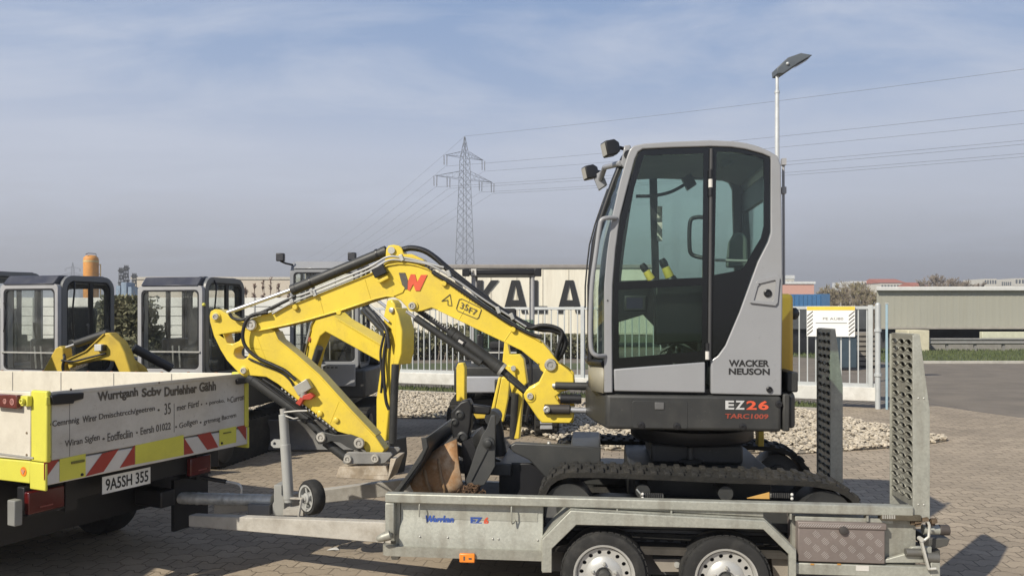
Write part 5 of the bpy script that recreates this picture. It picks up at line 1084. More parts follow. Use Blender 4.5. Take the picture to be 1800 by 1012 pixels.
# work lamps
def worklamp(u, v, y, s_, dirx):
    p = E(u, v, y); c = np.array([p[0], y, p[1]]); f = np.array([-.93, -.30, -.22]) ; f /= np.linalg.norm(f); sd = np.cross(f, [0, 0, 1.0]); sd /= np.linalg.norm(sd); up = np.cross(sd, f)
    m = MB(); V = []
    for d_, k in ((.055, 1.0), (-.02, 1.0), (-.06, .55)):
        for a, b in ((-1, -1), (1, -1), (1, 1), (-1, 1)): V.append(c + f * d_ * s_ + sd * a * .055 * k * s_ + up * b * .055 * k * s_)
    m.add(V, [(0, 1, 2, 3), (8, 11, 10, 9)] + [(r_ * 4 + i, r_ * 4 + (i + 1) % 4, r_ * 4 + 4 + (i + 1) % 4, r_ * 4 + 4 + i) for r_ in range(2) for i in range(4)])
    L_ = m.build('work_lamp', BLACK, ex, bevel=.008)
    g = MB(); g.obox(c + f * (.056 * s_), f * .0015, sd * .045 * s_, up * .044 * s_); g.build('lamp_glass', M('lamp_glass', (.35, .34, .30), .15), L_)
    g = MB(); e_ = c - f * .05 * s_; g.tube([e_, e_ - f * .05 + np.array([0, 0, -.02])], .012, 6); g.build('lamp_bracket', BLACK, L_)
worklamp(1074, 261, -.55, .88, 0); worklamp(1038, 303, .10, .88, 0)
m = MB(); pa, pb, pc, pd = E(1097, 258, -.60), E(1110, 258, -.60), E(1098, 299, -.60), E(1091, 290, -.60); m.prism([pd, pc, (pb[0] - .005, pb[1] - .01), (pb[0] - .01, pb[1] + .004), (pa[0], pa[1])], -.64, -.58); m.build('lamp_mount', LGREY, ex, bevel=.006)
p2 = E(1055, 318, .10); m = MB(); m.tube([(pd[0] - .0, -.60, pd[1] + .01), (p2[0] + .03, -.1, p2[1] + .06), (p2[0], .10, p2[1])], .020, 8); m.obox((p2[0], .10, p2[1]), (.03, 0, .02), (0, .03, 0), (-.02, 0, .05)); m.build('lamp_bar', LGREY, ex, bevel=.004)
# beacon, roof bits
p = E(1269, 245.5, -.35); m = MB(); m.lathe([(.055, 0), (.055, .018), (.05, .03), (0, .033)], (p[0], -.35, roofl[3][1] + .0), (0, 0, 1), 20); m.build('beacon_base', BLACK, ex)
m = MB(); p = E(1136, 252, -.6); m.obox((p[0], -.6, roofl[1][1] + .008), (.02, 0, 0), (0, .02, 0), (0, 0, .008)); m.build('roof_screw', BLACK, ex)
m = MB(); a = E(1377, 280, YC0 + .1); b = E(1378, 500, YC0 + .1); m.tube([(a[0], YC0 + .1, a[1]), (b[0], YC0 + .1, b[1])], .008, 8)
for v in (285, 335): p = E(1377, v, YC0 + .1); m.box(p[0] - .012, p[0] + .014, YC0 + .08, YC0 + .12, p[1] - .02, p[1] + .02)
m.build('rear_hinge', OGREY, ex)
# interior: seat, consoles, levers, handle, mirror arm
sx_ = E(1240, 560, -.22)[0]
m = MB(); m.prism([(sx_ - .02, 1.50), (sx_ + .38, 1.50), (sx_ + .38, 1.64), (sx_ + .05, 1.66), (sx_ - .03, 1.62)], -.45, .02); st_ = m.build('seat', SEATM, ex, bevel=.03, seg=3)
m = MB(); m.prism(EP([(1262, 575), (1270, 505), (1276, 484), (1283, 480), (1300, 480), (1318, 486), (1322, 500), (1318, 560), (1300, 590)], -.22), -.42, -.02); m.build('backrest', SEATM, ex, bevel=.03, seg=3)
m = MB(); m.prism(EP([(1277, 470), (1282, 425), (1292, 408), (1306, 408), (1314, 420), (1316, 470)], -.44), -.44, -.38); m.build('jacket', SEATG, ex, bevel=.015)
m = MB(); m.box(sx_ - .02, sx_ + .40, -.44, .02, zh1 + .03, 1.50); m.build('seat_base', BLACK, ex, bevel=.01)
for yy in (-.56, .10):
    a = E(1120, 505, yy); b = E(1235, 489, yy); m = MB(); m.prism([(E(1150, 505, yy)[0], 1.60), (b[0] + .1, 1.62), (b[0] + .08, b[1] - .01), (E(1150, 505, yy)[0], b[1] - .03)], yy - .05, yy + .05); m.build('console', BLACK, ex, bevel=.015)
for (u0, v0), (u1, v1), yy in (((1146, 492), (1128, 464), .10), ((1178, 488), (1163, 455), -.50)):
    a, b = E(u0, v0, yy), E(u1, v1, yy); d = (b[0] - a[0], b[1] - a[1]); k = lambda f: (a[0] + d[0] * f, yy, a[1] + d[1] * f)
    m = MB(); m.tube([k(-.15), k(.0), k(.55)], [.026, .03, .026], 12); jv = m.build('joystick', M('joystick_yellow', (.72, .58, .10), .5), ex)
    m = MB(); m.tube([k(.56), k(.75), k(1.0)], [.024, .027, .02], 12); m.build('grip', BLACK, jv, bevel=.004)
    m = MB(); m.sphere(k(-.15), .04, 10); m.build('boot', BLACK, jv)
a, b = E(1097, 547, -.30), E(1137, 519, -.30); m = MB(); m.box(a[0], b[0], -.34, -.29, a[1], b[1]); dsp = m.build('display', M('display_case', (.03, .03, .032), .5), ex, bevel=.01)
m = MB(); m.box(a[0] + .015, b[0] - .03, -.3415, -.3402, a[1] + .02, b[1] - .015); m.build('screen', M('screen_dark', (.04, .035, .07), .1), dsp, smooth=0)
m = MB(); hl = [(1237, 383), (1225, 382), (1215, 386), (1212, 400), (1212, 430), (1214, 444), (1222, 450), (1237, 454)]; m.tube(smoothline([(E(u, v, -.66)[0], -.66 if 0 < i < 7 else -.69, E(u, v, -.66)[1]) for i, (u, v) in enumerate(hl)], 5), .013, 10); m.build('door_handle', BLACK, dr)
m = MB(); hl = [(1118, 345, .05), (1150, 344, .05), (1180, 337, .0), (1208, 322, .0)]; m.tube(smoothline([(E(u, v, y)[0], y, E(u, v, y)[1]) for u, v, y in hl], 5), .012, 8); p = E(1211, 320, 0); m.obox((p[0], 0, p[1]), (.03, 0, .02), (0, .03, 0), (-.02, 0, .04)); m.build('mirror_arm', BLACK, ex)
m = MB(); a, b = E(1154, 425, .26), E(1163, 364, .26); m.box(a[0], b[0], YC1 - .062, YC1 - .0515, a[1], b[1]); m.build('sticker', M('paper_sticker', (.55, .55, .50), .6, var=.5, scale=30), ex, smooth=0)
m = MB(); p = E(1269, 275, -.4); m.obox((p[0] + .02, -.4, p[1] - .01), (.035, 0, .02), (0, .05, 0), (-.02, 0, .05)); m.build('roof_console', SEATG, ex, bevel=.01)
m = MB(); a, b = E(1257, 457, -.6), E(1318, 459, -.6); m.tube([(a[0], -.6, a[1]), (b[0], -.6, b[1])], .009, 8); m.build('belt_bar', M('bar_grey', (.35, .36, .35), .5), ex)
m = MB()
for k in range(9):
    y_ = random.uniform(-.3, 0); m.tube(smoothline([(sx_ - .30 + random.uniform(0, .2), y_, 1.62), (sx_ - .22 + random.uniform(-.1, .2), y_ - .05, 1.50), (sx_ - .28 + random.uniform(-.1, .2), y_ - .1, 1.36)], 4), .011, 6)
m.build('pedal_linkage', M('linkage_grey', (.10, .105, .10), .5), ex)

# ---- swing bracket
YB = .02
m = MB(); sb = EP([(985, 640), (998, 649), (1008, 658), (1010, 683), (988, 688), (976, 697), (985, 712), (1009, 714), (1009, 733), (1002, 744), (952, 743), (944, 733), (923, 702), (920, 693), (926, 684), (938, 678), (946, 673), (955, 655), (961, 640)], YB - .11)
for y0, y1 in ((YB - .11, YB - .075), (YB + .075, YB + .11)):
    m.prism(sb, y0, y1)
b0 = EP([(958, 733), (1008, 735), (1008, 744), (953, 744)], YB - .11); m.prism(b0, YB - .075, YB + .075); b0 = EP([(976, 672), (1008, 672), (1008, 684), (984, 688)], YB - .11); m.prism(b0, YB - .075, YB + .075)
m.build('swing_bracket', YEL, ex, bevel=.008)
# ---- boom
boom_px = [(431, 571), (433, 563.5), (442, 559), (459, 554), (487, 545), (540, 524.5), (600, 500.5), (651, 480), (668, 471), (682, 465), (700, 462), (719, 462.5), (733, 465), (751, 471), (784, 489), (813, 509), (846, 533), (889, 561), (917, 579), (951, 599), (966, 616), (985, 641), (986, 650), (976, 660), (962, 660), (950, 650), (946, 640), (917, 616), (886, 601), (832, 575.5), (794, 557), (770, 545.5), (758, 541), (742, 546.5), (731, 548), (720, 545), (714, 539), (704, 528), (693, 522.5), (680, 521.5), (660, 526), (601, 546), (541.6, 563), (506, 571.5), (473, 578.5), (454, 582), (442, 583), (434, 579)]
YB0, YB1 = YB - .085, YB + .085
m = MB(); m.prism(EP(boom_px, YB0), YB0 + .004, YB1 - .004); bm_ = m.build('boom', YEL, ex, bevel=.006)
m = MB(); m.ribbon(EP(boom_px[3:20], YB0), -.010, YB0 - .008, YB1 + .008); m.ribbon(EP(boom_px[26:32], YB0), -.010, YB0 - .006, YB1 + .006); m.ribbon(EP(boom_px[38:46], YB0), -.010, YB0 - .006, YB1 + .006); m.build('boom_flange', YEL, bm_, bevel=.003)
m = MB(); m.prism(EP([(676, 452), (677, 437), (681, 431), (690, 429.5), (699, 431), (705, 436), (708, 446), (722, 446), (742, 455), (752, 468), (700, 463), (672, 468)], YB0), YB - .06, YB + .06); m.build('boom_lug', YEL, bm_, bevel=.006)
PINM = M('pin_zinc', (.58, .56, .51), .36, metal=.4, var=.12, scale=20, dirt=(.2, .17, .12), damt=.4)
def pin(u, v, y, r_, name='pin', mt=PINM, h=.02, par=None):
    p = E(u, v, y); q = MB(); q.lathe([(r_, 0), (r_, h * .6), (r_ * .85, h), (r_ * .55, h), (r_ * .5, h * .5), (r_ * .3, h * .5), (r_ * .28, h * .9), (0, h * .9)], (p[0], y, p[1]), (0, -1, 0), 26); return q.build(name, mt, par or ex)
pin(968, 641, YB - .11, .044, mt=M('zinc_washer', (.55, .54, .50), .35, metal=.6)); pin(932, 695.5, YB - .11, .024); pin(725, 537.5, YB0, .028); pin(442, 571, YB0 - .012, .042); 
m = MB()
for u, v in ((932, 695.5), (725, 537.5)): p = E(u, v, YB0); yy = YB - .117 if u > 900 else YB0 - .006; m = MB(); m.lathe([(.040, 0), (.040, .008), (.03, .008)], (p[0], yy + .008, p[1]), (0, -1, 0), 24); m.build('pin_boss', YEL, ex)
for u, v in ((520, 540), (781.5, 498.5), (902.5, 579), (597, 549)):
    p = E(u, v, YB0); q = MB(); q.lathe([(.021, 0), (.021, .016), (.016, .022), (0, .022)], (p[0], YB0, p[1]), (0, -1, 0), 16); q.build('boom_boss', YEL, bm_)
for px in ([(560, 519), (570, 556)], [(640, 488), (652, 528)], [(828, 522), (806, 562)], [(905, 572), (886, 600)]):
    P_ = EP(px, YB0); m = MB(); m.tube([(P_[0][0], YB0 + .004, P_[0][1]), (P_[1][0], YB0 + .004, P_[1][1])], .0032, 6); m.build('weld_seam', YEL, bm_)
m = MB(); m.prism(EP([(668, 497), (686, 486), (697, 490), (712, 506), (708, 514), (694, 520), (681, 520)], YB0), YB0 - .0035, YB0 + .003); m.build('knuckle_plate', YEL, bm_, bevel=.002)
# block and cover plate near the knuckle
m = MB(); m.prism(EP([(652, 474), (672, 463.5), (681, 479), (659, 489)], YB0 - .05), YB0 - .055, YB0 + .0); m.build('valve_block', BLACK, bm_, bevel=.006)
m = MB(); m.prism(EP([(661, 494), (681, 484), (683, 489), (668, 497)], YB0 - .05), YB0 - .05, YB0 + .002); m.build('lamp_plate', YEL, bm_, bevel=.003)
# emblem and stickers on the boom
yb_ = YB0 - .0005
m = MB(); m.prism(EP([(701, 479.3), (712, 479.3), (717, 494), (716, 508), (709, 508)], YB0), yb_ - .0015, YB0 + .006); m.build('emblem', INKD, bm_, smooth=0)
m = MB(); m.prism(EP([(717.2, 494), (722, 482), (729.5, 482), (733, 496), (740, 483), (751, 483), (738, 511), (730.5, 511), (726.5, 499), (720, 511), (716.5, 509)], YB0), yb_ - .0015, YB0 + .006); m.build('emblem', INKR, bm_, smooth=0)
def outline(px, w_, name='marking'):
    P = EP(px, YB0); m = MB()
    for a, b in zip(P, P[1:]): m.bar((a[0], yb_ - .0004, a[1]), (b[0], yb_ - .0004, b[1]), .0016, w_, (0, 1, 0)) if False else m.obox(((a[0] + b[0]) / 2, yb_ + .002, (a[1] + b[1]) / 2), ((b[0] - a[0]) / 2, 0, (b[1] - a[1]) / 2), (0, .0035, 0), tuple(np.array([-(b[1] - a[1]), 0, b[0] - a[0]]) / (np.hypot(b[0] - a[0], b[1] - a[1]) + 1e-9) * w_ / 2))
    m.build(name, INKD, bm_, smooth=0)
outline([(776, 529), (791, 517), (794, 537), (787, 536), (787, 527), (776, 529)], .003)
outline([(807, 526), (812, 525), (843, 540), (846, 544), (841, 558), (838, 560), (804, 546), (802, 542), (807, 526)], .0035)
a = E(808, 541, YB0); text('35', (a[0], yb_, a[1]), (.055, 0, -.022), (.012, 0, .042), (0, -1, 0), INKD, bm_, frame=T)
a = E(823, 549, YB0); text('F7', (a[0], yb_, a[1]), (.055, 0, -.022), (.012, 0, .040), (0, -1, 0), INKD, bm_, frame=T)
# ---- arm
arm_px = [(368, 555), (370, 547), (377, 543.2), (386, 544), (397, 550.6), (411, 559), (424, 562), (433, 563), (450, 566), (470, 572), (481, 581.5), (488, 598), (520, 624), (560, 659), (590, 692), (617, 722), (660.6, 768), (676, 790), (672, 797), (654, 797), (643, 794), (630, 768), (591, 757), (560, 731), (519, 700), (488, 674.5), (468, 662.5), (440, 660), (428, 661.7), (419, 655), (398.5, 633), (387, 614), (375.6, 590), (369, 566)]
YA0, YA1 = YB - .066, YB + .066
hole1 = [(393, 587), (424, 583), (426, 590), (420, 599), (409, 604), (399, 603)]; hole2 = [(424 + 13 * math.cos(t), 620.5 + 11.5 * math.sin(t)) for t in [2 * math.pi * k / 14 for k in range(14)]]
m = MB(); m.prism(EP(arm_px, YA0), YA0, YA1, holes=[EP(hole1, YA0), EP(hole2, YA0)]); am = m.build('arm', YEL, ex, bevel=.006)
m = MB(); m.ribbon(EP([(481, 583), (488, 598), (520, 624), (560, 659), (590, 692), (617, 722), (660, 767)], YA0), .010, YA0 - .004, YA1 + .01); m.build('arm_flange', YEL, am, bevel=.003)
m = MB()
for u, v, r_ in ((380, 556.5, .036), (429, 651, .034)): p = E(u, v, YA0); m = MB(); m.lathe([(r_, 0), (r_, .01), (r_ * .8, .012)], (p[0], YA0 + .002, p[1]), (0, -1, 0), 26); m.build('pin_boss', YEL, am)
pin(380, 556.5, YA0 - .008, .024); pin(429, 651, YA0 - .008, .024); pin(632, 778, YA0 - .03, .040); pin(565, 768, YA0 - .03, .036); pin(612, 806, YA0 - .06, .030); pin(660, 805, YA0 - .06, .030)
for u, v in ((591.5, 738), (563, 726)):
    p = E(u, v, YA0); q = MB(); q.lathe([(.020, 0), (.020, .014), (.014, .018), (0, .018)], (p[0], YA0, p[1]), (0, -1, 0), 16); q.build('arm_boss', YEL, am)
for px in ([(452, 592), (470, 640)], [(596, 705), (580, 744)]):
    P_ = EP(px, YA0); m = MB(); m.tube([(P_[0][0], YA0 + .0005, P_[0][1]), (P_[1][0], YA0 + .0005, P_[1][1])], .0028, 6); m.build('weld_seam', YEL, am)
# cylinders
def cylr(nm, p, q, r_, mt, y, par=ex, cap=0):
    a, b = E(*p, y), E(*q, y); m = MB(); m.cyl((a[0], y, a[1]), (b[0], y, b[1]), r_, 22)
    if cap:
        d = np.array([b[0] - a[0], b[1] - a[1]]); d /= np.linalg.norm(d)
        for e_ in (a, b): m.cyl((e_[0] - d[0] * .0, y, e_[1] - d[1] * .0), (e_[0] + d[0] * (.04 if e_ is a else -.04), y, e_[1] + d[1] * (.04 if e_ is a else -.04)), r_ * 1.06, 22)
    return m.build(nm, mt, par, bevel=.002)
ac = cylr('arm_cylinder', (513, 510), (680, 441), .039, DGREY, YB, cap=1); cylr('arm_rod', (384, 555), (516, 508), .0155, CHROME, YB, ac)
m = MB(); p = E(688, 440, YB - .07); m.cyl((p[0], YB - .075, p[1]), (p[0], YB + .075, p[1]), .026, 16); m.build('cylinder_eye', STEEL, ac); m = MB(); p = E(388, 553.5, YB); m.cyl((p[0], YB - .05, p[1]), (p[0], YB + .05, p[1]), .03, 16); m.build('cylinder_eye', STEEL, ac)
for u, v in ((547, 496), (664, 447)):
    m = MB()
    p = E(u, v, YB); a_, b_ = E(513, 510, YB), E(680, 441, YB); d = np.array([b_[0] - a_[0], 0, b_[1] - a_[1]]); d /= np.linalg.norm(d); m.lathe([(.0415, -.008), (.0425, 0), (.0415, .008)], (p[0], YB, p[1]), d, 20); m.build('strap', BLACK, ac)
YC = YB - .0
bc = cylr('boom_cylinder', (790, 583), (880, 648), .047, DGREY, YC, cap=1); cylr('boom_rod', (727, 540), (794, 586), .020, M('rod_sleeve', (.03, .03, .032), .45), YC, bc)
cylr('cylinder_base', (880, 648), (930, 693), .026, DGREY, YC, bc); cylr('cylinder_pipe', (893, 664), (926, 690), .016, DGREY, YC - .05, bc)
m = MB(); a, b = E(876, 645, YC), E(884, 651, YC); m.cyl((a[0], YC, a[1]), (b[0], YC, b[1]), .0495, 22); m.build('gland_ring', STEEL, bc)
g = cylr('cylinder_guard', (730, 558), (846, 638), .026, DGREY, YC - .07, bc); cylr('guard_rod', (714, 547), (734, 561), .011, CHROME, YC - .07, bc)
m = MB(); a, b = E(806, 596, YC), E(818, 604, YC); d = np.array([b[0] - a[0], 0, b[1] - a[1]]); m.obox(((a[0] + b[0]) / 2, YC - .048, (a[1] + b[1]) / 2), d / 2, (0, .004, 0), np.cross(d / np.linalg.norm(d), [0, 1, 0]) * .022); lb = m.build('rating_plate', BLACK, bc)
m = MB(); m.obox(((a[0] + b[0]) / 2, YC - .0525, (a[1] + b[1]) / 2), d / 3.2, (0, .001, 0), np.cross(d / np.linalg.norm(d), [0, 1, 0]) * .009); m.build('sticker', SIGWHT, lb, smooth=0)
m = MB()
for k in range(12):
    f = k / 11; p = E(742 + 44 * f, 547 + 30 * f, YC - .02); m.obox((p[0], YC - .022, p[1] + .003), (.004, 0, .002), (0, .002, 0), (-.002, 0, .005))
m.build('stencil', M('stencil_grey', (.4, .4, .38), .5), bc, smooth=0)
kc = cylr('bucket_cylinder', (438, 662), (543, 737), .040, DGREY, YB - .03, cap=1); cylr('bucket_rod', (537, 733), (580, 778), .030, DGREY, YB - .03, kc)
cylr('bucket_link', (572, 776), (614, 808), .034, DGREY, YB - .03)
m = MB()
for y0 in (YA0 - .03, YA1 + .01): m.prism(EP([(556, 770), (560, 760), (568, 757), (592, 763), (618, 762), (634, 768), (642, 776), (640, 786), (628, 790), (612, 784), (600, 776), (584, 774), (572, 779), (562, 779)], YA0), y0, y0 + .02)
m.build('tipping_link', MGREY, ex, bevel=.004)
m = MB()
for y0 in (YA0 - .06, YA1 + .03): m.prism(EP([(602, 812), (606, 798), (612, 794), (668, 795), (686, 795), (690, 799), (676, 814), (660, 815), (606, 815)], YA0 - .06), y0, y0 + .025)
m.build('quick_hitch', M('hitch_grey', (.21, .205, .195), .5, var=.15, scale=12), ex, bevel=.004)
m = MB(); p0 = E(636, 800, YB); m.prism(EP([(606, 814), (686, 813), (691, 830), (676, 836), (690, 828), (694, 800), (704, 800), (690, 838), (602, 833), (600, 830)], YB), YB - .12, YB + .14); m.build('hitch_base', M('hitch_worn', (.30, .24, .17), .6, var=.3, scale=10, dirt=(.62, .56, .47), damt=.8, dscale=9, thr=.45), ex, bevel=.004)
# pipes and hoses
def pipe(nm, pts, r_, mt, y, par=None, n=6, seg=8):
    m = MB(); m.tube(smoothline([(E(q[0], q[1], q[2] if len(q) > 2 else y)[0], q[2] if len(q) > 2 else y, E(q[0], q[1], q[2] if len(q) > 2 else y)[1]) for q in pts], n), r_, seg); return m.build(nm, mt, par or ex)
pipe('steel_pipe', [(476, 545), (510, 525), (540, 514.5), (600, 490), (650, 469), (680, 452), (702, 452), (730, 457), (780, 470)], .0085, PIPE, YB0 - .01)
pipe('steel_pipe', [(479, 551), (515, 531), (545, 519), (605, 495), (655, 473), (682, 458), (704, 457), (735, 461), (760, 468), (800, 491), (850, 526), (900, 558), (925, 574)], .0075, PIPE, YB0 - .014)
m = MB()
for u, v in ((513, 527), (549, 513), (553, 515), (706, 453), (789, 481), (876, 545), (900, 556)): p = E(u, v, YB0 - .014); m = MB(); m.obox((p[0], YB0 - .014, p[1]), (.012, 0, .005), (0, .016, 0), (-.009, 0, .022)); m.build('pipe_clamp', STEEL, ex, bevel=.002)
for k, dy in enumerate((0, .03, -.03)):
    pipe('hydraulic_hose', [(703, 440), (722, 436), (744, 440), (764, 452), (790, 474 + 2 * k), (830, 506 + 2 * k), (870, 537 + 2 * k), (905, 559 + k), (930, 572 + 2 * k), (950, 578 - 3 * k), (972, 578 - 3 * k + 2), (988, 588 - 2 * k), (993 - 5 * k, 604), (986 - 4 * k, 622), (976, 634)], .021 - .003 * k, HOSE, YB + dy)
pipe('hydraulic_hose', [(760, 478), (800, 503), (845, 534), (890, 564), (915, 578), (936, 588), (952, 592)], .014, HOSE, YB0 - .012)
m = MB()
for k in range(36):
    f = k / 35; u = 748 + 170 * f; v = 466 + 113 * f + 5 * math.sin(f * 3.1); p = E(u, v, YB0 - .03); m.obox((p[0], YB0 - .012, p[1]), (.004, 0, -.003), (0, .008, 0), (.005, 0, .008))
m.build('hose_clip', BLACK, ex, smooth=0)
pipe('hydraulic_hose', [(470, 549), (446, 553), (434, 562), (428, 578), (427, 596), (434, 612), (452, 628), (480, 641), (502, 652), (520, 668)], .0135, HOSE, YB0 - .035)
pipe('hydraulic_hose', [(403, 551), (410, 559), (425, 562), (438, 557), (460, 549), (500, 530), (520, 520)], .012, HOSE, YB0 - .02)
pipe('hydraulic_hose', [(437, 630), (460, 640), (490, 652), (508, 666), (516, 678)], .008, HOSE, YA0 - .012)
pipe('hydraulic_hose', [(462, 666), (490, 684), (520, 706), (548, 728), (575, 748), (592, 760)], .010, HOSE, YA0 - .012)
pipe('hydraulic_hose', [(455, 668), (485, 690), (520, 716), (552, 738)], .008, HOSE, YA0 - .02)
m = MB()
for k in range(16):
    f = k / 15; p = E(496 + 90 * f, 683 + 70 * f, YA0 - .022); m.obox((p[0], YA0 - .022, p[1]), (.004, 0, .003), (0, .003, 0), (-.004, 0, .006))
m.build('hose_fitting', STEEL, ex, smooth=0)
# coupling on the arm with red cap
a, b = E(537, 675, YA0 - .04), E(531, 698, YA0 - .04)
m = MB(); p = E(534, 680, YA0 - .03); m.obox((p[0], YA0 - .03, p[1]), (.05, 0, .03), (0, .03, 0), (-.02, 0, .033)); m.cyl((E(536, 684, YA0)[0], YA0 - .035, E(536, 684, YA0)[1]), (E(536, 698, YA0)[0], YA0 - .035, E(536, 698, YA0)[1]), .026, 14); cp = m.build('hose_coupling', M('coupling_zinc', (.42, .41, .37), .45, metal=.5), ex, bevel=.004)
m = MB(); m.prism(EP([(520, 708), (530, 696), (546, 690), (553, 696), (546, 702), (534, 702), (528, 713)], YA0 - .05), YA0 - .06, YA0 - .015); m.build('coupling_cap', M('cap_red', (.42, .05, .03), .5, var=.1), cp, bevel=.004)
m = MB(); p = E(560, 728, YA0 - .01); m.lathe([(.026, 0), (.026, .006), (.021, .006), (.021, 0)], (p[0], YA0, p[1]), (0, -1, 0), 20); m.build('arm_eye', YEL, am)
m = MB(); a = E(1338, 772, .2); m.box(a[0] - .02, a[0] + .02, .2, .3, a[1] - .05, a[1] + .06); m.build('lashing_eye', YEL2, ex, bevel=.004)
# lashing ratchets on the track
for u, w_, nm in ((1145, 1, 'left'), (1372, -1, 'right')):
    p = E(u, 867, -.765)
    t = thing('ratchet_strap', 'short ratchet lashing clamped on the track %s' % ('below the cab door' if w_ > 0 else 'at its rear end with an orange strap'), 'ratchet strap', T, (p[0], -.765, p[1] - .03), 'ratchets on the near track')
    m = MB(); m.box(p[0] - .07, p[0] + .07, -.80, -.765, p[1] - .02, p[1] + .004); m.build('ratchet_body', M('ratchet_steel', (.16, .155, .14), .5, metal=.4, var=.3, scale=25), t, bevel=.004)
    m = MB()
    for k in range(10): x = p[0] - .06 + .0125 * k; m.box(x, x + .006, -.806, -.7995, p[1] - .018, p[1] + .012)
    m.build('ratchet_teeth', BLACK, t, smooth=0)
    m = MB(); x = p[0] - .055 * w_; m.sphere((x, -.81, p[1] + .006), .010, 8).sphere((x, -.81, p[1] - .018), .010, 8); m.build('pin_head', SIGWHT, t)
    if w_ < 0:
        m = MB(); m.prism([(p[0] - .20, p[1] - .025), (p[0] - .072, p[1] + .012), (p[0] - .072, p[1] - .025)], -.80, -.785); m.build('strap', M('strap_orange', (.62, .36, .10), .8, var=.2), t, smooth=0)
    else:
        m = MB(); m.tube([(p[0] - .09, -.79, p[1] + .03), (p[0] - .06, -.79, p[1] - .005)], .005, 6); m.build('handle', STEEL, t)

# ================================================================== RUSTY BUCKET AND CHAIN LYING ON THE DECK
bk_ = thing('digging_bucket', 'wide rusty digging bucket lying on the trailer deck behind the dozer blade', 'bucket', T, (E(780, 850, -.45)[0], -.2, .40))
# outer shell: worn plates curving away, from the near rim to the far side
y0, y1 = -.52, .22
rim = EP([(719, 834), (733, 820), (751, 802), (775, 785), (803, 772)], y0 + .06)
low = EP([(736, 872), (752, 875), (772, 875), (795, 874), (818, 868)], y0)
m = MB(); n = 5; rows = []
for t_ in (0, .25, .5, .75, 1.0):
    rows.append([(r_[0] * (1 - t_) + l_[0] * t_, (y0 + .06) * (1 - t_) + y0 * t_ - .06 * math.sin(math.pi * t_), r_[1] * (1 - t_) + l_[1] * t_) for r_, l_ in zip(rim, low)])
V = [p for r_ in rows for p in r_]; m.add(V, [(i * n + j, i * n + j + 1, (i + 1) * n + j + 1, (i + 1) * n + j) for i in range(4) for j in range(n - 1)]); sh_ = m.build('shell', RUST, bk_, smooth=60, solid=.02)
WEAR = M('bucket_wear_strip', (.30, .19, .10), .7, var=.2, scale=9, dirt=(.45, .36, .26), damt=.6, dscale=8)
for f0, f1 in ((.30, .36), (.60, .65)):
    m = MB(); vv = []
    for r_ in rows:
        a, b = np.array(r_[0]), np.array(r_[-1]); vv += [a + (b - a) * f0 - [0, .018, 0], a + (b - a) * f1 - [0, .018, 0]]
    m.add(vv, [(2 * i, 2 * i + 1, 2 * i + 3, 2 * i + 2) for i in range(4)]); m.build('wear_strip', WEAR, sh_, smooth=60, solid=.012)
# inner back
m = MB(); V2 = [(p[0] + .01, y1, p[2] + .02) for p in rows[0]] + [tuple(p) for p in rows[0]]; m.add(V2, [(i, i + 1, n + i + 1, n + i) for i in range(n - 1)]); m.build('back_plate', M('bucket_dark', (.05, .045, .04), .7, var=.2, dirt=(.2, .13, .08), damt=.5), bk_, smooth=60, solid=.015)
sp = EP([(864, 729), (871, 729), (871, 818), (860, 838), (852, 851), (846, 852), (817, 848), (826, 825), (838, 788), (848, 764), (856, 752)], -.50)
m = MB(); m.prism(sp, -.52, -.49); spo = m.build('side_plate', M('side_plate_grey', (.055, .056, .055), .5, var=.1, dirt=(.10, .095, .085), damt=.4), bk_, bevel=.004)
m = MB(); a, b = E(857, 790, -.52), E(829, 845, -.52); m.bar((a[0], -.523, a[1]), (b[0], -.523, b[1]), .003, .010, (0, 1, 0)); m.build('weld_seam', BLACK, spo, smooth=0)
p = E(859, 778, -.52); m = MB(); m.lathe([(.042, 0), (.040, .012), (.024, .016), (.022, .03), (.012, .034), (0, .034)], (p[0], -.52, p[1]), (0, -1, 0), 22); m.build('bucket_pin', DGREY, spo)
m = MB(); m.prism(EP([(811, 778), (828, 770), (836, 790), (826, 825), (818, 848), (814, 810)], -.40), -.40, .15); m.build('bucket_inside', BLACK, bk_)
m = MB(); m.prism(EP([(795, 722), (812, 704), (826, 700), (832, 712), (830, 745), (824, 772), (812, 777), (799, 770), (795, 750)], -.30), -.36, -.24); m.prism(EP([(820, 708), (864, 714), (862, 728), (832, 726)], -.30), -.33, -.27); ht = m.build('hitch_frame', M('hitch_black', (.010, .010, .0105), .45, var=.2, dirt=(.05, .047, .043), damt=.4), bk_, bevel=.012)
for u, v, r_ in ((813, 767, .036), (799, 741, .025), (808, 728, .03)):
    p = E(u, v, -.36); m = MB(); m.lathe([(r_, 0), (r_, .012), (r_ * .6, .018), (r_ * .5, .01), (0, .01)], (p[0], -.36, p[1]), (0, -1, 0), 18); m.build('hitch_pin', DGREY, ht)
m = MB(); p = E(829, 862, -.62)
cm_ = M('rusty_chain', (.10, .06, .035), .8, metal=.3, var=.4, scale=30, dirt=(.35, .2, .11), damt=.7, dscale=20)
for k in range(150):
    a = random.uniform(0, 6.28); r_ = random.uniform(0, .16); hh = .17 * (1 - (r_ / .17) ** 2) * random.uniform(.7, 1); c = np.array([p[0] + r_ * math.cos(a), -.62 + .6 * r_ * math.sin(a), p[1] - .13 + hh]); u = rng.normal(size=3); u /= np.linalg.norm(u); v = np.cross(u, rng.normal(size=3)); v /= np.linalg.norm(v)
    m.tube([c + u * .016 * math.cos(t) + v * .010 * math.sin(t) for t in [2 * math.pi * q / 8 for q in range(9)]], .0035, 5, caps=False)
tag(m.build('chain', cm_, frame=T), 'small heap of rusty lashing chain behind the near trailer rail', 'chain')

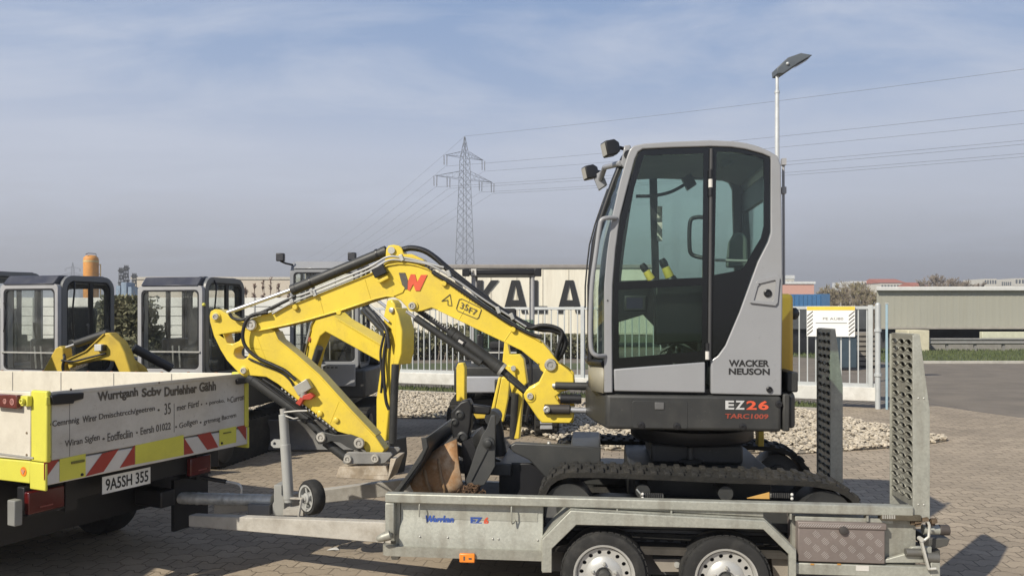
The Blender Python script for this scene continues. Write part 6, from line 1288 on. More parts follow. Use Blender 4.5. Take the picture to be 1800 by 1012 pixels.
lx, ly = gnd(585, 969)
m = MB(); m.add([(lx - .045, ly, .012), (lx, ly - .012, .018), (lx + .05, ly + .006, .011), (lx + .02, ly + .03, .026), (lx - .03, ly + .028, .014)], [(0, 1, 3, 4), (1, 2, 3)]); tag(m.build('paper_scrap', SIGWHT, smooth=0, solid=.002), 'small crumpled white paper scrap on the paving beside the drawbar', 'litter')

# ================================================================== THE TIPPER TRUCK
K = Frame(-2.745, 4.5, -64.4)                      # x runs along the tailgate from the near to the far corner, y into the truck
tk = thing('tipper_truck', 'small tipper truck with a white lettered tailgate and bright yellow corners coupled to the trailer', 'truck', K, (.9, .5, 0))
KW, LB = 1.60, 3.55                               # bed width and length
zT, zM, zB = 1.336, .928, .790
ztop = lambda y: zT - .026 * y
KP = lambda u, v, y=0: K.pix(u, v, y)
m = MB(); m.box(.032, KW - .042, -.020, .012, zM + .003, zT); tg = m.build('tailgate', TAILW_SHADED, tk, bevel=.006)
m = MB(); m.box(.034, KW - .044, -.026, -.021, zT - .02, zT + .002); m.build('tailgate_lip', TAILW_SHADED, tg, bevel=.002)
m = MB(); m.box(.034, KP(86.5, 750)[0], -.024, -.0205, zM + .004, zT - .025); m.build('edge_tape', HIVIS, tg, smooth=0)
m = MB(); q = KP(118, 750)[0]; m.box(q, q + .003, -.0215, -.0203, zM + .01, zT - .02); q = KP(302, 720)[0]; m.box(q, q + .004, -.022, -.0203, zM + .05, zT - .16); m.build('panel_seam', M('seam_grey', (.22, .21, .19), .7), tg, smooth=0)
m = MB()
RVR = M('rivet_rust', (.12, .08, .05), .6)
for u, v in ((83, 745), (82, 802), (120, 684), (433, 699), (433, 740), (431, 662), (275, 672)):
    p = KP(u, v); m = MB(); m.lathe([(.008, 0), (.006, .004), (0, .004)], (p[0], -.0235, p[1]), (0, -1, 0), 8); m.build('rivet', RVR, tg)
# near and far corner posts
for x0, x1 in ((-.0, .030), (KW - .040, KW)):
    m = MB(); m.box(x0, x1, -.028, .12, zM - .004, zT + .008); m.build('corner_post', HIVIS, tk, bevel=.010, seg=3)
# lower striped bumper
xs = [KP(u, 820)[0] for u in (73, 101, 147, 181)]
m = MB(); m.box(.0, KW, -.018, .06, zB, zM - .008); bmp = m.build('rear_bar', SIGWHT, tk, bevel=.006)
def stripe(px, mat, nm): 
    m = MB(); m.prism([KP(u, v) for u, v in px], -.022, -.0185); m.build(nm, mat, bmp, smooth=0)
for px in ([(73.5, 812), (100, 806.5), (73.5, 843)], [(147, 836), (176, 796), (205, 788), (178, 828)], [(207, 821), (232, 782.5), (233, 782), (233, 815)], [(320, 769), (337, 795), (320, 798.5)], [(343, 764), (366, 758.5), (380, 785), (361, 789.5)], [(413, 749), (429, 746), (429, 772)]): stripe(px, SIGRED, 'warning_stripe')
for px in ([(101, 806), (146.5, 796), (146.5, 836), (101, 845.5)], [(234, 782), (319, 763.5), (319, 799), (234, 815)], [(382, 754.5), (411.5, 748.5), (411.5, 776.5), (382, 783)]): stripe(px, HIVIS, 'yellow_panel')
for u0, u1, v0, v1 in ((120, 144, 803, 815), (388, 402, 755, 762)):
    a, b = KP(u0, v1), KP(u1, v0); m = MB(); m.box(a[0], b[0], -.030, -.0222, a[1], b[1] - .01); m.build('lower_hinge', M('hinge_olive', (.16, .15, .03), .6), bmp, bevel=.005)
m = MB()
for u, v in ((140, 833), (386, 778)): p = KP(u, v); m.lathe([(.010, 0), (.008, .006), (0, .006)], (p[0], -.022, p[1]), (0, -1, 0), 8)
m.build('bolt', BLACK, bmp)
for x0, x1 in ((-.006, .010), (KW - .012, KW + .004)):
    m = MB(); m.box(x0, x1, -.026, .12, zB - .030, zM - .006); m.build('bumper_end', HIVIS, bmp, bevel=.006)
# hinges on the tailgate
for px in ([(81, 695), (96, 691), (139, 689), (138, 700), (122, 704), (121, 708), (84, 711)], [(409, 667), (415, 664), (441, 662), (441, 670), (424, 673), (410, 675)]):
    m = MB(); m.prism([KP(*q) for q in px], -.050, -.0215); m.build('tailgate_hinge', BLACK, tg, bevel=.006)
m = MB(); a, b = KP(73, 711), KP(80, 696); m.box(a[0], b[0], -.045, -.029, a[1], b[1]); m.build('latch', HIVIS, tg, bevel=.004)
def kt(s, bl, br, tl, bold=0.0, mat=INKD):
    a, b, c = KP(*bl, -.021), KP(*br, -.021), KP(*tl, -.021)
    text(s, (a[0], -.021, a[1]), (b[0] - a[0], 0, b[1] - a[1]), (c[0] - a[0], 0, c[1] - a[1]), (0, -1, 0), mat, tg, bold=bold)
kt('Wurrtganh', (172, 710), (243, 700), (171, 689), .035); kt('Scbv', (249, 698), (284, 694), (249, 682), .035); kt('Durlehher', (289, 697), (346, 690), (289, 680), .035); kt('G\u00e4hh', (350, 689), (379.5, 685.5), (350, 672), .035)
kt('Cemrnnig', (92, 753), (139, 745), (92, 739), .01); kt('Wirer', (145, 743), (170, 739), (145, 731), .008); kt('Dmischtrcch/geetren', (174, 740), (272, 724), (174, 727), .006)
kt('\u2022', (277, 722.5), (280.5, 722), (277, 718.5)); kt('35', (289, 729), (300, 727), (289, 709)); kt('mer F\u00fcrtf', (311, 722), (350, 714), (311, 711), .006); kt('\u2022  \u2022', (353, 712), (364, 710), (353, 709)); kt('poroko,  h', (368, 713), (403, 707), (368, 704)); kt('Curron', (405, 708), (429, 702), (405, 697))
kt('Wiran Sigfen', (114, 789), (175, 776), (114, 774), .006); kt('\u2022', (180, 773), (184, 772.5), (180, 769)); kt('Eotffecliin', (189, 776), (233, 768), (189, 761), .006); kt('\u2022', (239, 762), (242, 761.5), (239, 758.5)); kt('Eersh 01022', (247, 764), (300, 754), (247, 751), .006); kt('\u2022', (308, 752), (311, 751.5), (308, 748.5)); kt('Gollgen', (315, 756), (347, 747), (315, 743)); kt('\u2022', (351, 744), (354, 743.5), (351, 740.5)); kt('grtrnnsg Bacrern', (358, 748), (415, 735), (358, 737))
# side walls, headboard, floor
def sidewall(x0, x1, nm):
    m = MB(); m.add([(x, y, z) for x in (x0, x1) for y, z in ((.123, zM), (LB, zM - .026 * LB), (LB, ztop(LB)), (.123, zT - .002))], [(0, 1, 2, 3), (7, 6, 5, 4), (0, 4, 5, 1), (1, 5, 6, 2), (2, 6, 7, 3), (3, 7, 4, 0)]); return m.build(nm, TRUCKW, tk, bevel=.006)
s1 = sidewall(.0, .035, 'side_wall'); sidewall(KW - .035, KW, 'side_wall')
SG2 = M('seam_grey2', (.28, .27, .25), .7)
for k in range(1, 5): y = .078 + (LB - .08) * k / 5; m = MB(); m.box(KW - .039, KW - .0355, y, y + .006, zM - .02, ztop(y) - .01); m.build('wall_joint', SG2, tk, smooth=0)
BRU = M('bolt_rust', (.3, .13, .07), .7)
for y in np.linspace(.3, LB - .2, 11): m = MB(); m.lathe([(.012, 0), (.010, .006), (0, .006)], (KW - .017, y, ztop(y)), (0, 0, 1), 8); m.build('rail_bolt', BRU, tk)
m = MB(); m.box(.036, KW - .036, LB - .05, LB - .002, zM - .1, ztop(LB) + .25); m.build('headboard', TRUCKW, tk, bevel=.006)
m = MB(); m.add([(x, y, z) for x in (.036, KW - .036) for y, z in ((.013, zM - .03), (LB, zM - .03 - .026 * LB), (LB, zM + .01 - .026 * LB), (.013, zM + .01))], [(0, 1, 2, 3), (7, 6, 5, 4), (0, 4, 5, 1), (1, 5, 6, 2), (2, 6, 7, 3), (3, 7, 4, 0)]); m.build('bed_floor', M('bed_floor', (.30, .28, .25), .7, var=.2, dirt=(.18, .16, .13), damt=.6), tk)
m = MB(); m.add([(x, y, z) for x in (-.003, .05) for y, z in ((.123, zB), (LB, zB - .02 * LB), (LB, zM - .006 - .026 * LB), (.123, zM - .006))], [(0, 1, 2, 3), (7, 6, 5, 4), (0, 4, 5, 1), (1, 5, 6, 2), (2, 6, 7, 3), (3, 7, 4, 0)]); m.build('side_skirt', HIVIS, tk, bevel=.006)
m = MB(); m.box(-.006, -.0005, .09, LB, zM + .012, zM + .022); m.build('side_seam', M('seam_grey3', (.35, .34, .31), .7), s1, smooth=0)
yb = .16; m = MB(); m.lathe([(.028, 0), (.028, .002), (0, .002)], (-.0035, yb + .02, .857), (-1, 0, 0), 22); bd_ = m.build('badge', ORANGE, tk, smooth=0)
m = MB()
for a, b in (((yb + .036, .868), (yb + .02, .842)), ((yb + .02, .842), (yb + .004, .868)), ((yb + .026, .872), (yb + .016, .856))): m.bar((-.0062, a[0], a[1]), (-.0062, b[0], b[1]), .0012, .006, (1, 0, 0))
m.build('badge_mark', SIGWHT, bd_, smooth=0)
m = MB(); m.box(-.040, -.001, .19, .42, zT - .105, zT - .022); sl2 = m.build('side_lamp', M('smoked_lens', (.14, .035, .025), .18, var=.3, scale=12, coat=.6), tk, bevel=.008)
m = MB(); m.lathe([(.020, 0), (.020, .002), (.014, .0025), (.014, 0)], (-.0405, .23, zT - .063), (-1, 0, 0), 16).lathe([(.016, 0), (.016, .002), (.011, .0025), (.011, 0)], (-.0405, .30, zT - .063), (-1, 0, 0), 16); m.build('lamp_ring', M('ring_pink', (.5, .25, .22), .4), sl2)
m = MB(); m.box(-.032, -.001, .10, .165, zT - .085, zT - .025); m.lathe([(.018, 0), (.018, .02), (.010, .022), (.010, .012), (0, .012)], (-.032, .130, zT - .055), (-1, 0, 0), 14); m.build('side_latch', HIVIS, tk, bevel=.005)
m = MB()
for y, z in ((.155, zM + .16), (.155, zM + .03)): m.lathe([(.008, 0), (.006, .004), (0, .004)], (-.0005, y, z), (-1, 0, 0), 8)
m.build('rivet', M('rivet_rust2', (.2, .15, .1), .6), s1)
# under the tail: cross bar with lamps, number plate, chassis, wheels
m = MB(); m.box(.0, KW - .1, .185, .25, .62, .76); m.build('cross_bar', BLACK, tk, bevel=.006)
for x0, x1 in ((.0, .226), (1.19, 1.38)):
    m = MB(); m.box(x0, x1, .14, .184, .60, .735); lm = m.build('tail_lamp', LAMPRED, tk, bevel=.008)
    m = MB(); m.box(x0 - .004, x1 + .004, .147, .19, .590, .599); m.build('lamp_tray', BLACK, lm)
    m = MB(); m.box(x0 + .07, x0 + .15, .1385, .1398, .63, .638); m.build('lens_mark', M('lens_mark', (.25, .06, .05), .4), lm, smooth=0)
m = MB(); m.box(-.088, -.040, .13, .20, .555, .705); m.build('lamp_end', M('lamp_end_grey', (.22, .22, .21), .6), tk, bevel=.006)
a, b, c = KP(178, 866.5, .05), KP(262.5, 848, .05), KP(178, 842, .05)
x0, x1, zz0, zz1 = a[0], b[0], (a[1] + b[1]) / 2 - .004, (a[1] + b[1]) / 2 + .106
m = MB(); m.box(x0 - .004, x1 + .004, .042, .050, zz0 - .004, zz1 + .004); npb = m.build('number_plate', BLACK, tk)
m = MB(); m.box(x0, x1, .0395, .0418, zz0, zz1); m.build('plate_face', M('plate_white', (.70, .70, .66), .5), npb, smooth=0)
text('9A5SH 355', (x0 + .022, .039, zz0 + .017), (x1 - x0 - .04, 0, 0), (0, 0, zz1 - zz0 - .034), (0, -1, 0), INK, npb, bold=.015)
m = MB(); m.box(.25, .33, .17, LB + .9, .56, .78); m.build('chassis_rail', BLACK, tk); m = MB(); m.box(KW - .33, KW - .25, .17, LB + .9, .56, .78); m.build('chassis_rail', BLACK, tk)
m = MB(); m.box(1.0, 1.12, .22, .5, .40, .52); m.build('tow_hitch', BLACK, tk, bevel=.01)
def twheel(x0, yc, r, out):
    q = MB(); q.lathe([(r * .58, 0), (r * .8, -.01), (r * .95, 0), (r, .03), (r, .18), (r * .95, .21), (r * .58, .2)], (x0, yc, r), (out, 0, 0), 36, caps=False); w_ = q.build('wheel', TYRE, tk, smooth=50)
    q = MB(); q.lathe([(r * .58, .01), (r * .5, .05), (r * .2, .04), (0, .04)], (x0, yc, r), (out, 0, 0), 24); q.build('rim', STEEL, w_)
m = MB(); m.box(.05, KW - .05, .55, 3.3, .34, .80); m.build('underbody_light_block', BLACK, tk)  # plain box added under the bed to shut out sky light
for yc in (1.35, 4.1):
    twheel(.12, yc, .32, 1); twheel(KW - .12, yc, .32, -1)
for x0, x1 in ((.06, .34), (KW - .34, KW - .06)): m = MB(); m.prismx([(.92 + .0, .34), (.95, .55), (1.08, .70), (1.6, .70), (1.74, .5), (1.76, .34), (1.73, .34), (1.7, .5), (1.58, .67), (1.1, .67), (.98, .54), (.95, .34)], x0, x1); m.build('mudguard', BLACK, tk)
m = MB(); m.box(KW - .42, KW - .10, .30, .33, .18, .56); m.build('mud_flap', BLACK, tk)
CBY = LB + .12
m = MB(); m.prismx([(CBY, .55), (CBY + 1.55, .50), (CBY + 1.6, 1.15), (CBY + 1.25, 2.0), (CBY + .05, 2.05)], .03, KW - .03); cbt = m.build('cab', TRUCKW, tk, bevel=.05, seg=3)
for x_ in (.024, KW - .030):
    m = MB(); m.prismx([(CBY + .25, 1.25), (CBY + 1.35, 1.25), (CBY + 1.1, 1.88), (CBY + .25, 1.9)], x_, x_ + .006); m.build('window', FRIT, cbt, smooth=0)
m = MB(); m.box(.25, KW - .25, CBY - .012, CBY - .004 + .03, 1.4, 1.85); m.build('rear_window', FRIT, cbt, smooth=0)

# ================================================================== OLDER EXCAVATORS IN THE YARD
def ring(m, outer_, inner_, y0, y1): m.prism(outer_, y0, y1, holes=[inner_])
def digger(name, label, F, cab=(-.62, .33), cy=(-.55, .40), ztop_=2.25, frame_mat=OGREY, roof_mat=None, body=YEL2, canopy=False, bar=True, blade=True, group=None):
    t = thing(name, label, 'excavator', F, (0, 0, 0), group)
    for x0 in (-.78, .46):
        n = 22; L_ = [(1.0 if k < n / 2 else -1.0, 0) for k in range(n)]
        pts = [(.78 + .24 * math.cos(a), .25 + .235 * math.sin(a)) for a in np.linspace(-math.pi / 2, math.pi / 2, 9)] + [(-.78 + .24 * math.cos(a), .25 + .235 * math.sin(a)) for a in np.linspace(math.pi / 2, 1.5 * math.pi, 9)]
        m = MB(); m.prismx(pts, x0, x0 + .32); k_ = m.build('track', RUB, t, bevel=.012)
        g = MB()
        for i in range(len(pts)):
            a, b = np.array(pts[i]), np.array(pts[(i + 1) % len(pts)]); l_ = np.linalg.norm(b - a); d = (b - a) / l_; nn = max(1, int(l_ / .085))
            for j in range(nn):
                p = a + d * l_ * (j + .5) / nn; g.obox((x0 + .16, p[0], p[1]), (.158, 0, 0), (0, d[0] * .018, d[1] * .018), (0, -d[1] * .016, d[0] * .016))
        g.build('track_lug', RUB, k_, smooth=0)
        g = MB(); g.box(x0 + .07, x0 + .25, -1.026, -1.005, .14, .36); g.build('idler_frame', OGREY, k_, bevel=.01)
        g = MB()
        for q in range(3): g.lathe([(.025, 0), (.025, .01), (0, .01)], (x0 + .10 + .06 * q, -1.027, .28), (0, -1, 0), 12)
        g.build('bolt', DGREY, k_)
        for yy in (-.78, .78):
            g = MB(); g.lathe([(.05, 0), (.17, .0), (.18, .02), (.15, .03)], (x0 + (.325 if x0 > 0 else -.005), yy, .25), (1 if x0 > 0 else -1, 0, 0), 20); g.build('idler', DGREY, k_)
    m = MB(); m.box(-.46, .46, -.5, .5, .28, .52); m.lathe([(.36, 0), (.36, .09)], (0, 0, .52), (0, 0, 1), 28); m.build('undercarriage', DGREY, t, bevel=.02)
    if blade: m = MB(); m.prismx([(-1.42, .42), (-1.36, .30), (-1.35, .16), (-1.40, .04), (-1.375, .03), (-1.32, .16), (-1.33, .30), (-1.385, .43)], -.80, .80); m.build('dozer_blade', M('blade_grey', (.11, .11, .108), .55, var=.15, dirt=(.22, .205, .18), damt=.6), t, bevel=.004, smooth=50)
    if blade:
        for xx in (-.36, .26): m = MB(); m.box(xx, xx + .10, -1.33, -.4, .22, .33); m.build('blade_arm', DGREY, t, bevel=.01)
    m = MB(); P = [(.78 * (1 if abs(math.cos(a)) > .72 else abs(math.cos(a)) / .72) * (1 if math.cos(a) > 0 else -1), .80 * math.sin(a) - .0) for a in np.linspace(0, 2 * math.pi, 28, endpoint=False)]
    P = [(.76 * math.cos(a) / max(abs(math.cos(a)), abs(math.sin(a)) ) * (.82 + .18 * abs(math.cos(a))), .78 * math.sin(a) / max(abs(math.cos(a)), abs(math.sin(a))) * (.86 + .14 * abs(math.sin(a)))) for a in np.linspace(0, 2 * math.pi, 24, endpoint=False)]
    m.prismz(P, .63, 1.02); m.build('house', DGREY, t, bevel=.03)
    m = MB(); m.box(-.66, .72, cy[1] + .02, .70, 1.022, 1.22); m.build('engine_hood', DGREY, t, bevel=.05, seg=3)
    m = MB(); m.box(-.12, .16, -1.0, -.60, .60, .84); m.cyl((.02, -.98, .56), (.02, -.98, .92), .07, 16); m.build('swing_post', DGREY, t, bevel=.012)
    x0, x1 = cab; y0, y1 = cy; zb, zt = 1.024, ztop_
    rm = roof_mat or BLACK
    if canopy:
        for xx, yy in ((x0 + .03, y0 + .03), (x1 - .03, y0 + .03), (x0 + .03, y1 - .03), (x1 - .03, y1 - .03)):
            m = MB(); m.tube([(xx, yy, zb), (xx, yy, zt - .09)], .032, 10); m.build('canopy_post', OGREY, t)
        m = MB(); m.box(x0 - .04, x1 + .04, y0 - .05, y1 + .05, zt - .09, zt); m.build('canopy_roof', rm, t, bevel=.02)
    else:
        W_ = x1 - x0; D_ = y1 - y0; th = .055
        ly = -.10                                              # the front leans back a little
        m = MB(); m.prism(rrect(x0 + .004, x1 - .004, zb, zt - .11, .05), y0, y0 + th, holes=[rrect(x0 + th, x1 - th * .9, zb + .10, zt - .16, .06)]); m.build('front_frame', frame_mat, t, bevel=.010)
        m = MB(); m.prism(rrect(x0 + th - .005, x1 - th * .9 + .005, zb + .095, zt - .155, .06), y0 + .006, y0 + .016, holes=[rrect(x0 + th + .022, x1 - th * .9 - .022, zb + .12, zt - .182, .05)]); m.build('window_seal', BLACK, t, smooth=0)
        m = MB(); m.prism(rrect(x0 + th, x1 - th * .9, zb + .10, zt - .16, .06), y0 + .02, y0 + .024); m.build('windscreen', GLASSD, t, smooth=0)
        for xs, nm in ((x1 - th, 'r'), (x0, 'l')):
            o_ = rrect(y0 + .06, y1, zb, zt, .16, 6); i_ = rrect(y0 + .13, y1 - .055, zb + .05, zt - .065, .11, 6)
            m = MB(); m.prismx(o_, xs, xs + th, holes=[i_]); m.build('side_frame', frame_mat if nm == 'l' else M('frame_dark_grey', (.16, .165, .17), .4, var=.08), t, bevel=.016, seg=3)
            m = MB(); m.prismx(rrect(y0 + .125, y1 - .05, zb + .045, zt - .06, .11, 6), xs + .012, xs + .042, holes=[rrect(y0 + .155, y1 - .08, zb + .07, zt - .09, .09, 6)]); m.build('door_seal', BLACK, t, smooth=0)
            m = MB(); m.prismx(rrect(y0 + .13, y1 - .055, zb + .05, zt - .065, .11, 6), xs + .026, xs + .030); m.build('side_window', GLASSD, t, smooth=0)
            m = MB(); m.box(xs + .015, xs + .045, y0 + .13 + (D_ - .19) * .52, y0 + .13 + (D_ - .19) * .60, zb + .05, zt - .07); m.build('door_post', BLACK, t)
        m = MB(); m.prism(rrect(x0 + th, x1 - th, zb, zt - .02, .05), y1 - .04, y1 - .005, holes=[rrect(x0 + th + .07, x1 - th - .07, zb + .35, zt - .14, .06)]); m.build('rear_frame', BLACK, t, bevel=.006)
        m = MB(); m.prism(rrect(x0 + th + .07, x1 - th - .07, zb + .35, zt - .14, .06), y1 - .022, y1 - .018); m.build('rear_window', GLASSD, t, smooth=0)
        m = MB(); m.prismx([(y0 - .020, zt - .112), (y0 + .075, zt - .004), (y1 - .12, zt + .012), (y1 - .02, zt - .03), (y1 - .03, zt - .06), (y0 + .03, zt - .108)], x0 + th + .001, x1 - th - .001); m.build('roof', rm, t, bevel=.012)
        if bar:
            m = MB(); m.box(x0 + .03, x1 - .03, y0 - .016, y0 - .002, zb + .30, zb + .318); m.build('windscreen_bar', STEEL, t, smooth=0)
        m = MB(); m.tube(smoothline([(x0 + .07, y0 - .01, zb + .9), (x0 + .12, y0 - .03, zb + .75), (x0 + .08, y0 - .02, zb + .55)], 4), .007, 6); m.build('wiper', BLACK, t)
        m = MB(); m.tube(smoothline([(x1 + .004, y0 + .42, zb + .62), (x1 + .05, y0 + .40, zb + .62), (x1 + .05, y0 + .40, zb + .40), (x1 + .004, y0 + .42, zb + .40)], 4), .011, 8); m.build('door_handle', BLACK, t)
    cx = (x0 + x1) / 2
    m = MB(); m.prismx([(.0 - .15, 1.24), (.26, 1.24), (.30, 1.86), (.18, 1.88), (.12, 1.40), (-.15, 1.36)], cx - .21, cx + .21); m.build('seat', SEATM, t, bevel=.04, seg=3)
    m = MB(); m.box(cx - .2, cx + .2, -.13, .26, 1.022, 1.24); m.build('seat_base', BLACK, t)
    for xx in (x0 + .14, x1 - .14):
        m = MB(); m.box(xx - .05, xx + .05, -.22, .22, 1.022, 1.48); m.build('console', BLACK, t, bevel=.02)
        m = MB(); m.tube([(xx, -.17, 1.48), (xx, -.20, 1.60), (xx, -.19, 1.68)], [.012, .012, .024], 8); m.build('joystick', BLACK, t)
    for xx in (cx - .06, cx + .03):
        m = MB(); m.tube([(xx, -.38, 1.03), (xx + .01, -.42, 1.40)], .010, 6); m.build('travel_lever', STEEL, t)
    return t
def corner_frame(u, D_, deg, cx, cyy):
    X, Y, _ = at(u, 550, D_); f = Frame(0, 0, deg); p = f.w([(cx, cyy, 0)])[0]; return Frame(X - p[0], Y - p[1], deg)
ROOFB = M('roof_dark_blue', (.035, .038, .055), .35, var=.2, scale=3, dirt=(.12, .12, .12), damt=.4)
F1 = corner_frame(102, 9.0, 15, .38, -.55)
d1 = digger('mini_excavator', 'older grey-cabbed excavator with a folded yellow boom, right behind the truck bed at left', F1, (-.48, .38), (-.55, .32), 2.25, roof_mat=ROOFB)
F2 = corner_frame(356, 9.2, 11, .36, -.55)
d2 = digger('mini_excavator', 'older grey-cabbed excavator with a dark flat roof, behind the raised arm and tailgate', F2, (-.52, .36), (-.55, .40), 2.24, roof_mat=ROOFB)
F0 = corner_frame(-25, 10.8, 15, .38, -.55)
d0 = digger('mini_excavator', 'older excavator mostly hidden at the left edge with only its dark cab roof showing', F0, (-.62, .38), (-.55, .40), 2.40, roof_mat=BLACK)
F3 = Frame(-2.74, 11.3, 0)
d3 = digger('mini_excavator', 'light grey excavator facing the camera with folded yellow boom and lowered blade', F3, (-.36, .60), (-.60, .30), 2.53, frame_mat=LGREY, roof_mat=LGREY, body=LGREY, bar=False)
F4 = Frame(-.13, 12.0, 0)
d4 = digger('mini_excavator', 'yellow excavator with an open dark canopy standing under the big boom behind the trailer', F4, (-.50, .48), (-.10, .78), 2.48, canopy=True, blade=False)
# lower front panel of the third cab, lamps
def bx(par, nm, mat, x0, x1, y0, y1, z0, z1, bev=.006, **k):
    m = MB(); m.box(x0, x1, y0, y1, z0, z1); return m.build(nm, mat, par, bevel=bev, **k)
bx(d3, 'cab_front_panel', LGREY, -.35, .60, -.82, -.785, .80, 1.10, .01)
m = MB()
for k in range(8): m.box(-.06 + .055 * k, -.025 + .055 * k, -.8225, -.8205, 1.05, 1.065)
m.build('vent_slots', BLACK, d3, smooth=0)
for x_, z_0 in ((-.46, 2.57), (.53, 2.58)):
    L_ = bx(d3, 'work_lamp', BLACK, x_ - .055, x_ + .055, -.72, -.64, z_0 - .055, z_0 + .055, .01); bx(L_, 'lamp_glass', M('lamp_glass2', (.06, .06, .065), .2), x_ - .043, x_ + .043, -.7235, -.7205, z_0 - .043, z_0 + .043, .0)
    m = MB(); m.tube([(x_, -.67, z_0 - .055), (x_ + .05, -.60, z_0 - .08), (x_ + (.14 if x_ < 0 else -.02), -.56, z_0 - .10)], .014, 6); m.build('lamp_bracket', BLACK, L_)
# boom sets of the yard excavators --------------------------------------------------
def armset(par, FR, polys, y0, y1, mat=YEL2):
    for nm, P in polys:
        m = MB(); m.prism(P, y0, y1); m.build(nm, mat, par, frame=FR, bevel=.012)
def tubeset(par, FR, items):
    for nm, pts, r_, mt in items:
        m = MB(); m.tube(pts, r_, 14 if not isinstance(r_, list) else 10); m.build(nm, mt, par, frame=FR)
# first: boom folded across in front of the cab
B1 = Frame(*at(160, 550, 8.1)[:2], 8)
q = lambda u, v: B1.pix(u, v, 0)
armset(d1, B1, (('arm', [q(80, 668), (q(84, 650)), q(105, 612), q(113, 607), q(119, 612), q(121, 640), q(117, 668)]), ('boom', [q(126, 640), q(126, 630), q(160, 615), q(176, 602), q(192, 585), q(199, 584), q(204, 590), q(217, 601), q(226, 618), q(238, 655), q(240, 668), q(223, 668), q(208, 634), q(190, 632), q(165, 634), q(138, 641), q(130, 650)])), -.07, .07)
m = MB(); m.ribbon([q(127, 632), q(160, 617), q(192, 587)], .01, -.085, .085); m.ribbon([q(122, 668), q(124, 640)], .006, -.08, .08); m.build('boom_flange', YEL2, d1, frame=B1)
bb = MB(); bb.box(q(122, 640)[0], q(236, 640)[0], -.12, -.075, .95, q(200, 642)[1]); 
tubeset(d1, B1, (('arm_cylinder', [(q(112, 615)[0], 0.0, q(112, 612)[1]), (q(135, 602)[0], .0, q(135, 604)[1])], .014, CHROME), ('cylinder_barrel', [(q(134, 604)[0], .0, q(134, 604)[1]), (q(190, 585)[0], .0, q(190, 585)[1])], .042, DGREY), ('boom_cylinder', [(q(222, 612)[0], .12, q(222, 612)[1]), (q(262, 652)[0], .4, q(262, 652)[1])], .05, BLACK), ('hydraulic_hose', smoothline([(q(119, 632)[0], -.09, q(119, 632)[1]), (q(140, 634)[0], -.10, q(140, 634)[1]), (q(165, 628)[0], -.10, q(165, 628)[1]), (q(196, 620)[0], -.09, q(196, 620)[1])], 5), .011, HOSE), ('hydraulic_hose', smoothline([(q(118, 622)[0], -.05, q(118, 622)[1]), (q(124, 628)[0], -.09, q(124, 628)[1]), (q(121, 645)[0], -.09, q(121, 645)[1]), (q(124, 662)[0], -.07, q(124, 662)[1])], 5), .014, HOSE)))
a_ = q(187, 610); m = MB(); m.box(a_[0] - .045, a_[0] + .035, -.13, -.07, a_[1] - .035, a_[1] + .035); L_ = m.build('work_lamp', M('lamp_white', (.55, .55, .52), .5), d1, frame=B1, bevel=.006)
m = MB(); m.box(a_[0] + .0355, a_[0] + .055, -.13, -.07, a_[1] - .03, a_[1] + .03); m.build('lamp_cap', BLACK, L_, frame=B1, bevel=.004)
a_ = q(132, 653); text('Scnfzttnn', (a_[0], -.0712, a_[1]), (.20, 0, .075), (-.01, 0, .045), (0, -1, 0), INKD, d1, frame=B1, bold=.03)
# second: hidden boom, dark cylinder at its foot
tubeset(d2, F2, (('boom', [(.02, -.98, .75), (.02, -1.25, 1.15), (.02, -1.5, 1.3)], [.10, .09, .07], YEL2),))
m = MB(); m.tube([(.375, -.53, 1.1), (.375, -.53, 1.88)], .009, 6); kb = m.build('corner_rod', DGREY, d2, frame=F2)
m = MB(); m.sphere((.375, -.545, 1.90), .022, 10); m.build('knob', HIVIS, kb, frame=F2)
for d_, F_ in ((d1, F1), (d2, F2)):
    m = MB(); m.tube(smoothline([(.36, -.30, 2.20), (.41, -.34, 2.10), (.40, -.36, 1.8), (.395, -.34, 1.5)], 4), .010, 6); m.build('grab_rail', BLACK, d_, frame=F_)
    m = MB(); m.box(.02, .10, -.10, -.02, 2.235, 2.262); m.build('roof_vent', BLACK, d_, frame=F_, bevel=.008)
# third: boom folding toward the camera and the hanging arm
def vplane(p, q_): 
    a = math.degrees(-math.atan2(q_[1] - p[1], q_[0] - p[0])); return Frame(p[0], p[1], a)
P0 = at(545, 660, 10.35); P1 = at(603, 560, 9.9); P2 = at(690, 600, 8.7)
B3 = vplane(P0, P2); L3 = math.hypot(P2[0] - P0[0], P2[1] - P0[1])
bpz = [(-.02, .95), (.08, .90), (.30, 1.32), (.46, 1.50), (.62, 1.56), (.80, 1.52), (L3 - .22, 1.26), (L3 - .06, 1.22), (L3 + .03, 1.32), (L3 - .05, 1.42), (.98, 1.72), (.70, 1.84), (.46, 1.83), (.28, 1.70), (.06, 1.30)]
armset(d3, B3, (('boom', bpz),), -.08, .08, YEL)
m = MB(); m.ribbon([(.06, 1.30), (.28, 1.70), (.46, 1.83), (.70, 1.84), (.98, 1.72), (L3 - .05, 1.42)][::-1], -.012, -.10, .10); m.build('boom_flange', YEL, d3, frame=B3)
bz = lambda u, v, Y: at(u, v, Y)
YS = 8.6
S3 = Frame(*at(692, 550, YS)[:2], 28)
s3 = lambda u, v: S3.pix(u, v, 0)
armset(d3, S3, (('arm', [s3(681, 555), s3(687, 528), s3(694, 526), s3(700, 534), s3(703, 560), s3(704, 600), s3(696, 660), s3(686, 760), s3(684, 790), s3(668, 790), s3(668, 700), s3(676, 640), s3(680, 600)]),), -.07, .07, YEL)
armset(d3, S3, (('arm_cheek', [s3(703, 540), s3(709, 553), s3(716, 580), s3(715, 620), s3(710, 640), s3(700, 640), s3(704, 600), s3(704, 560)]),), -.10, .14, YEL)
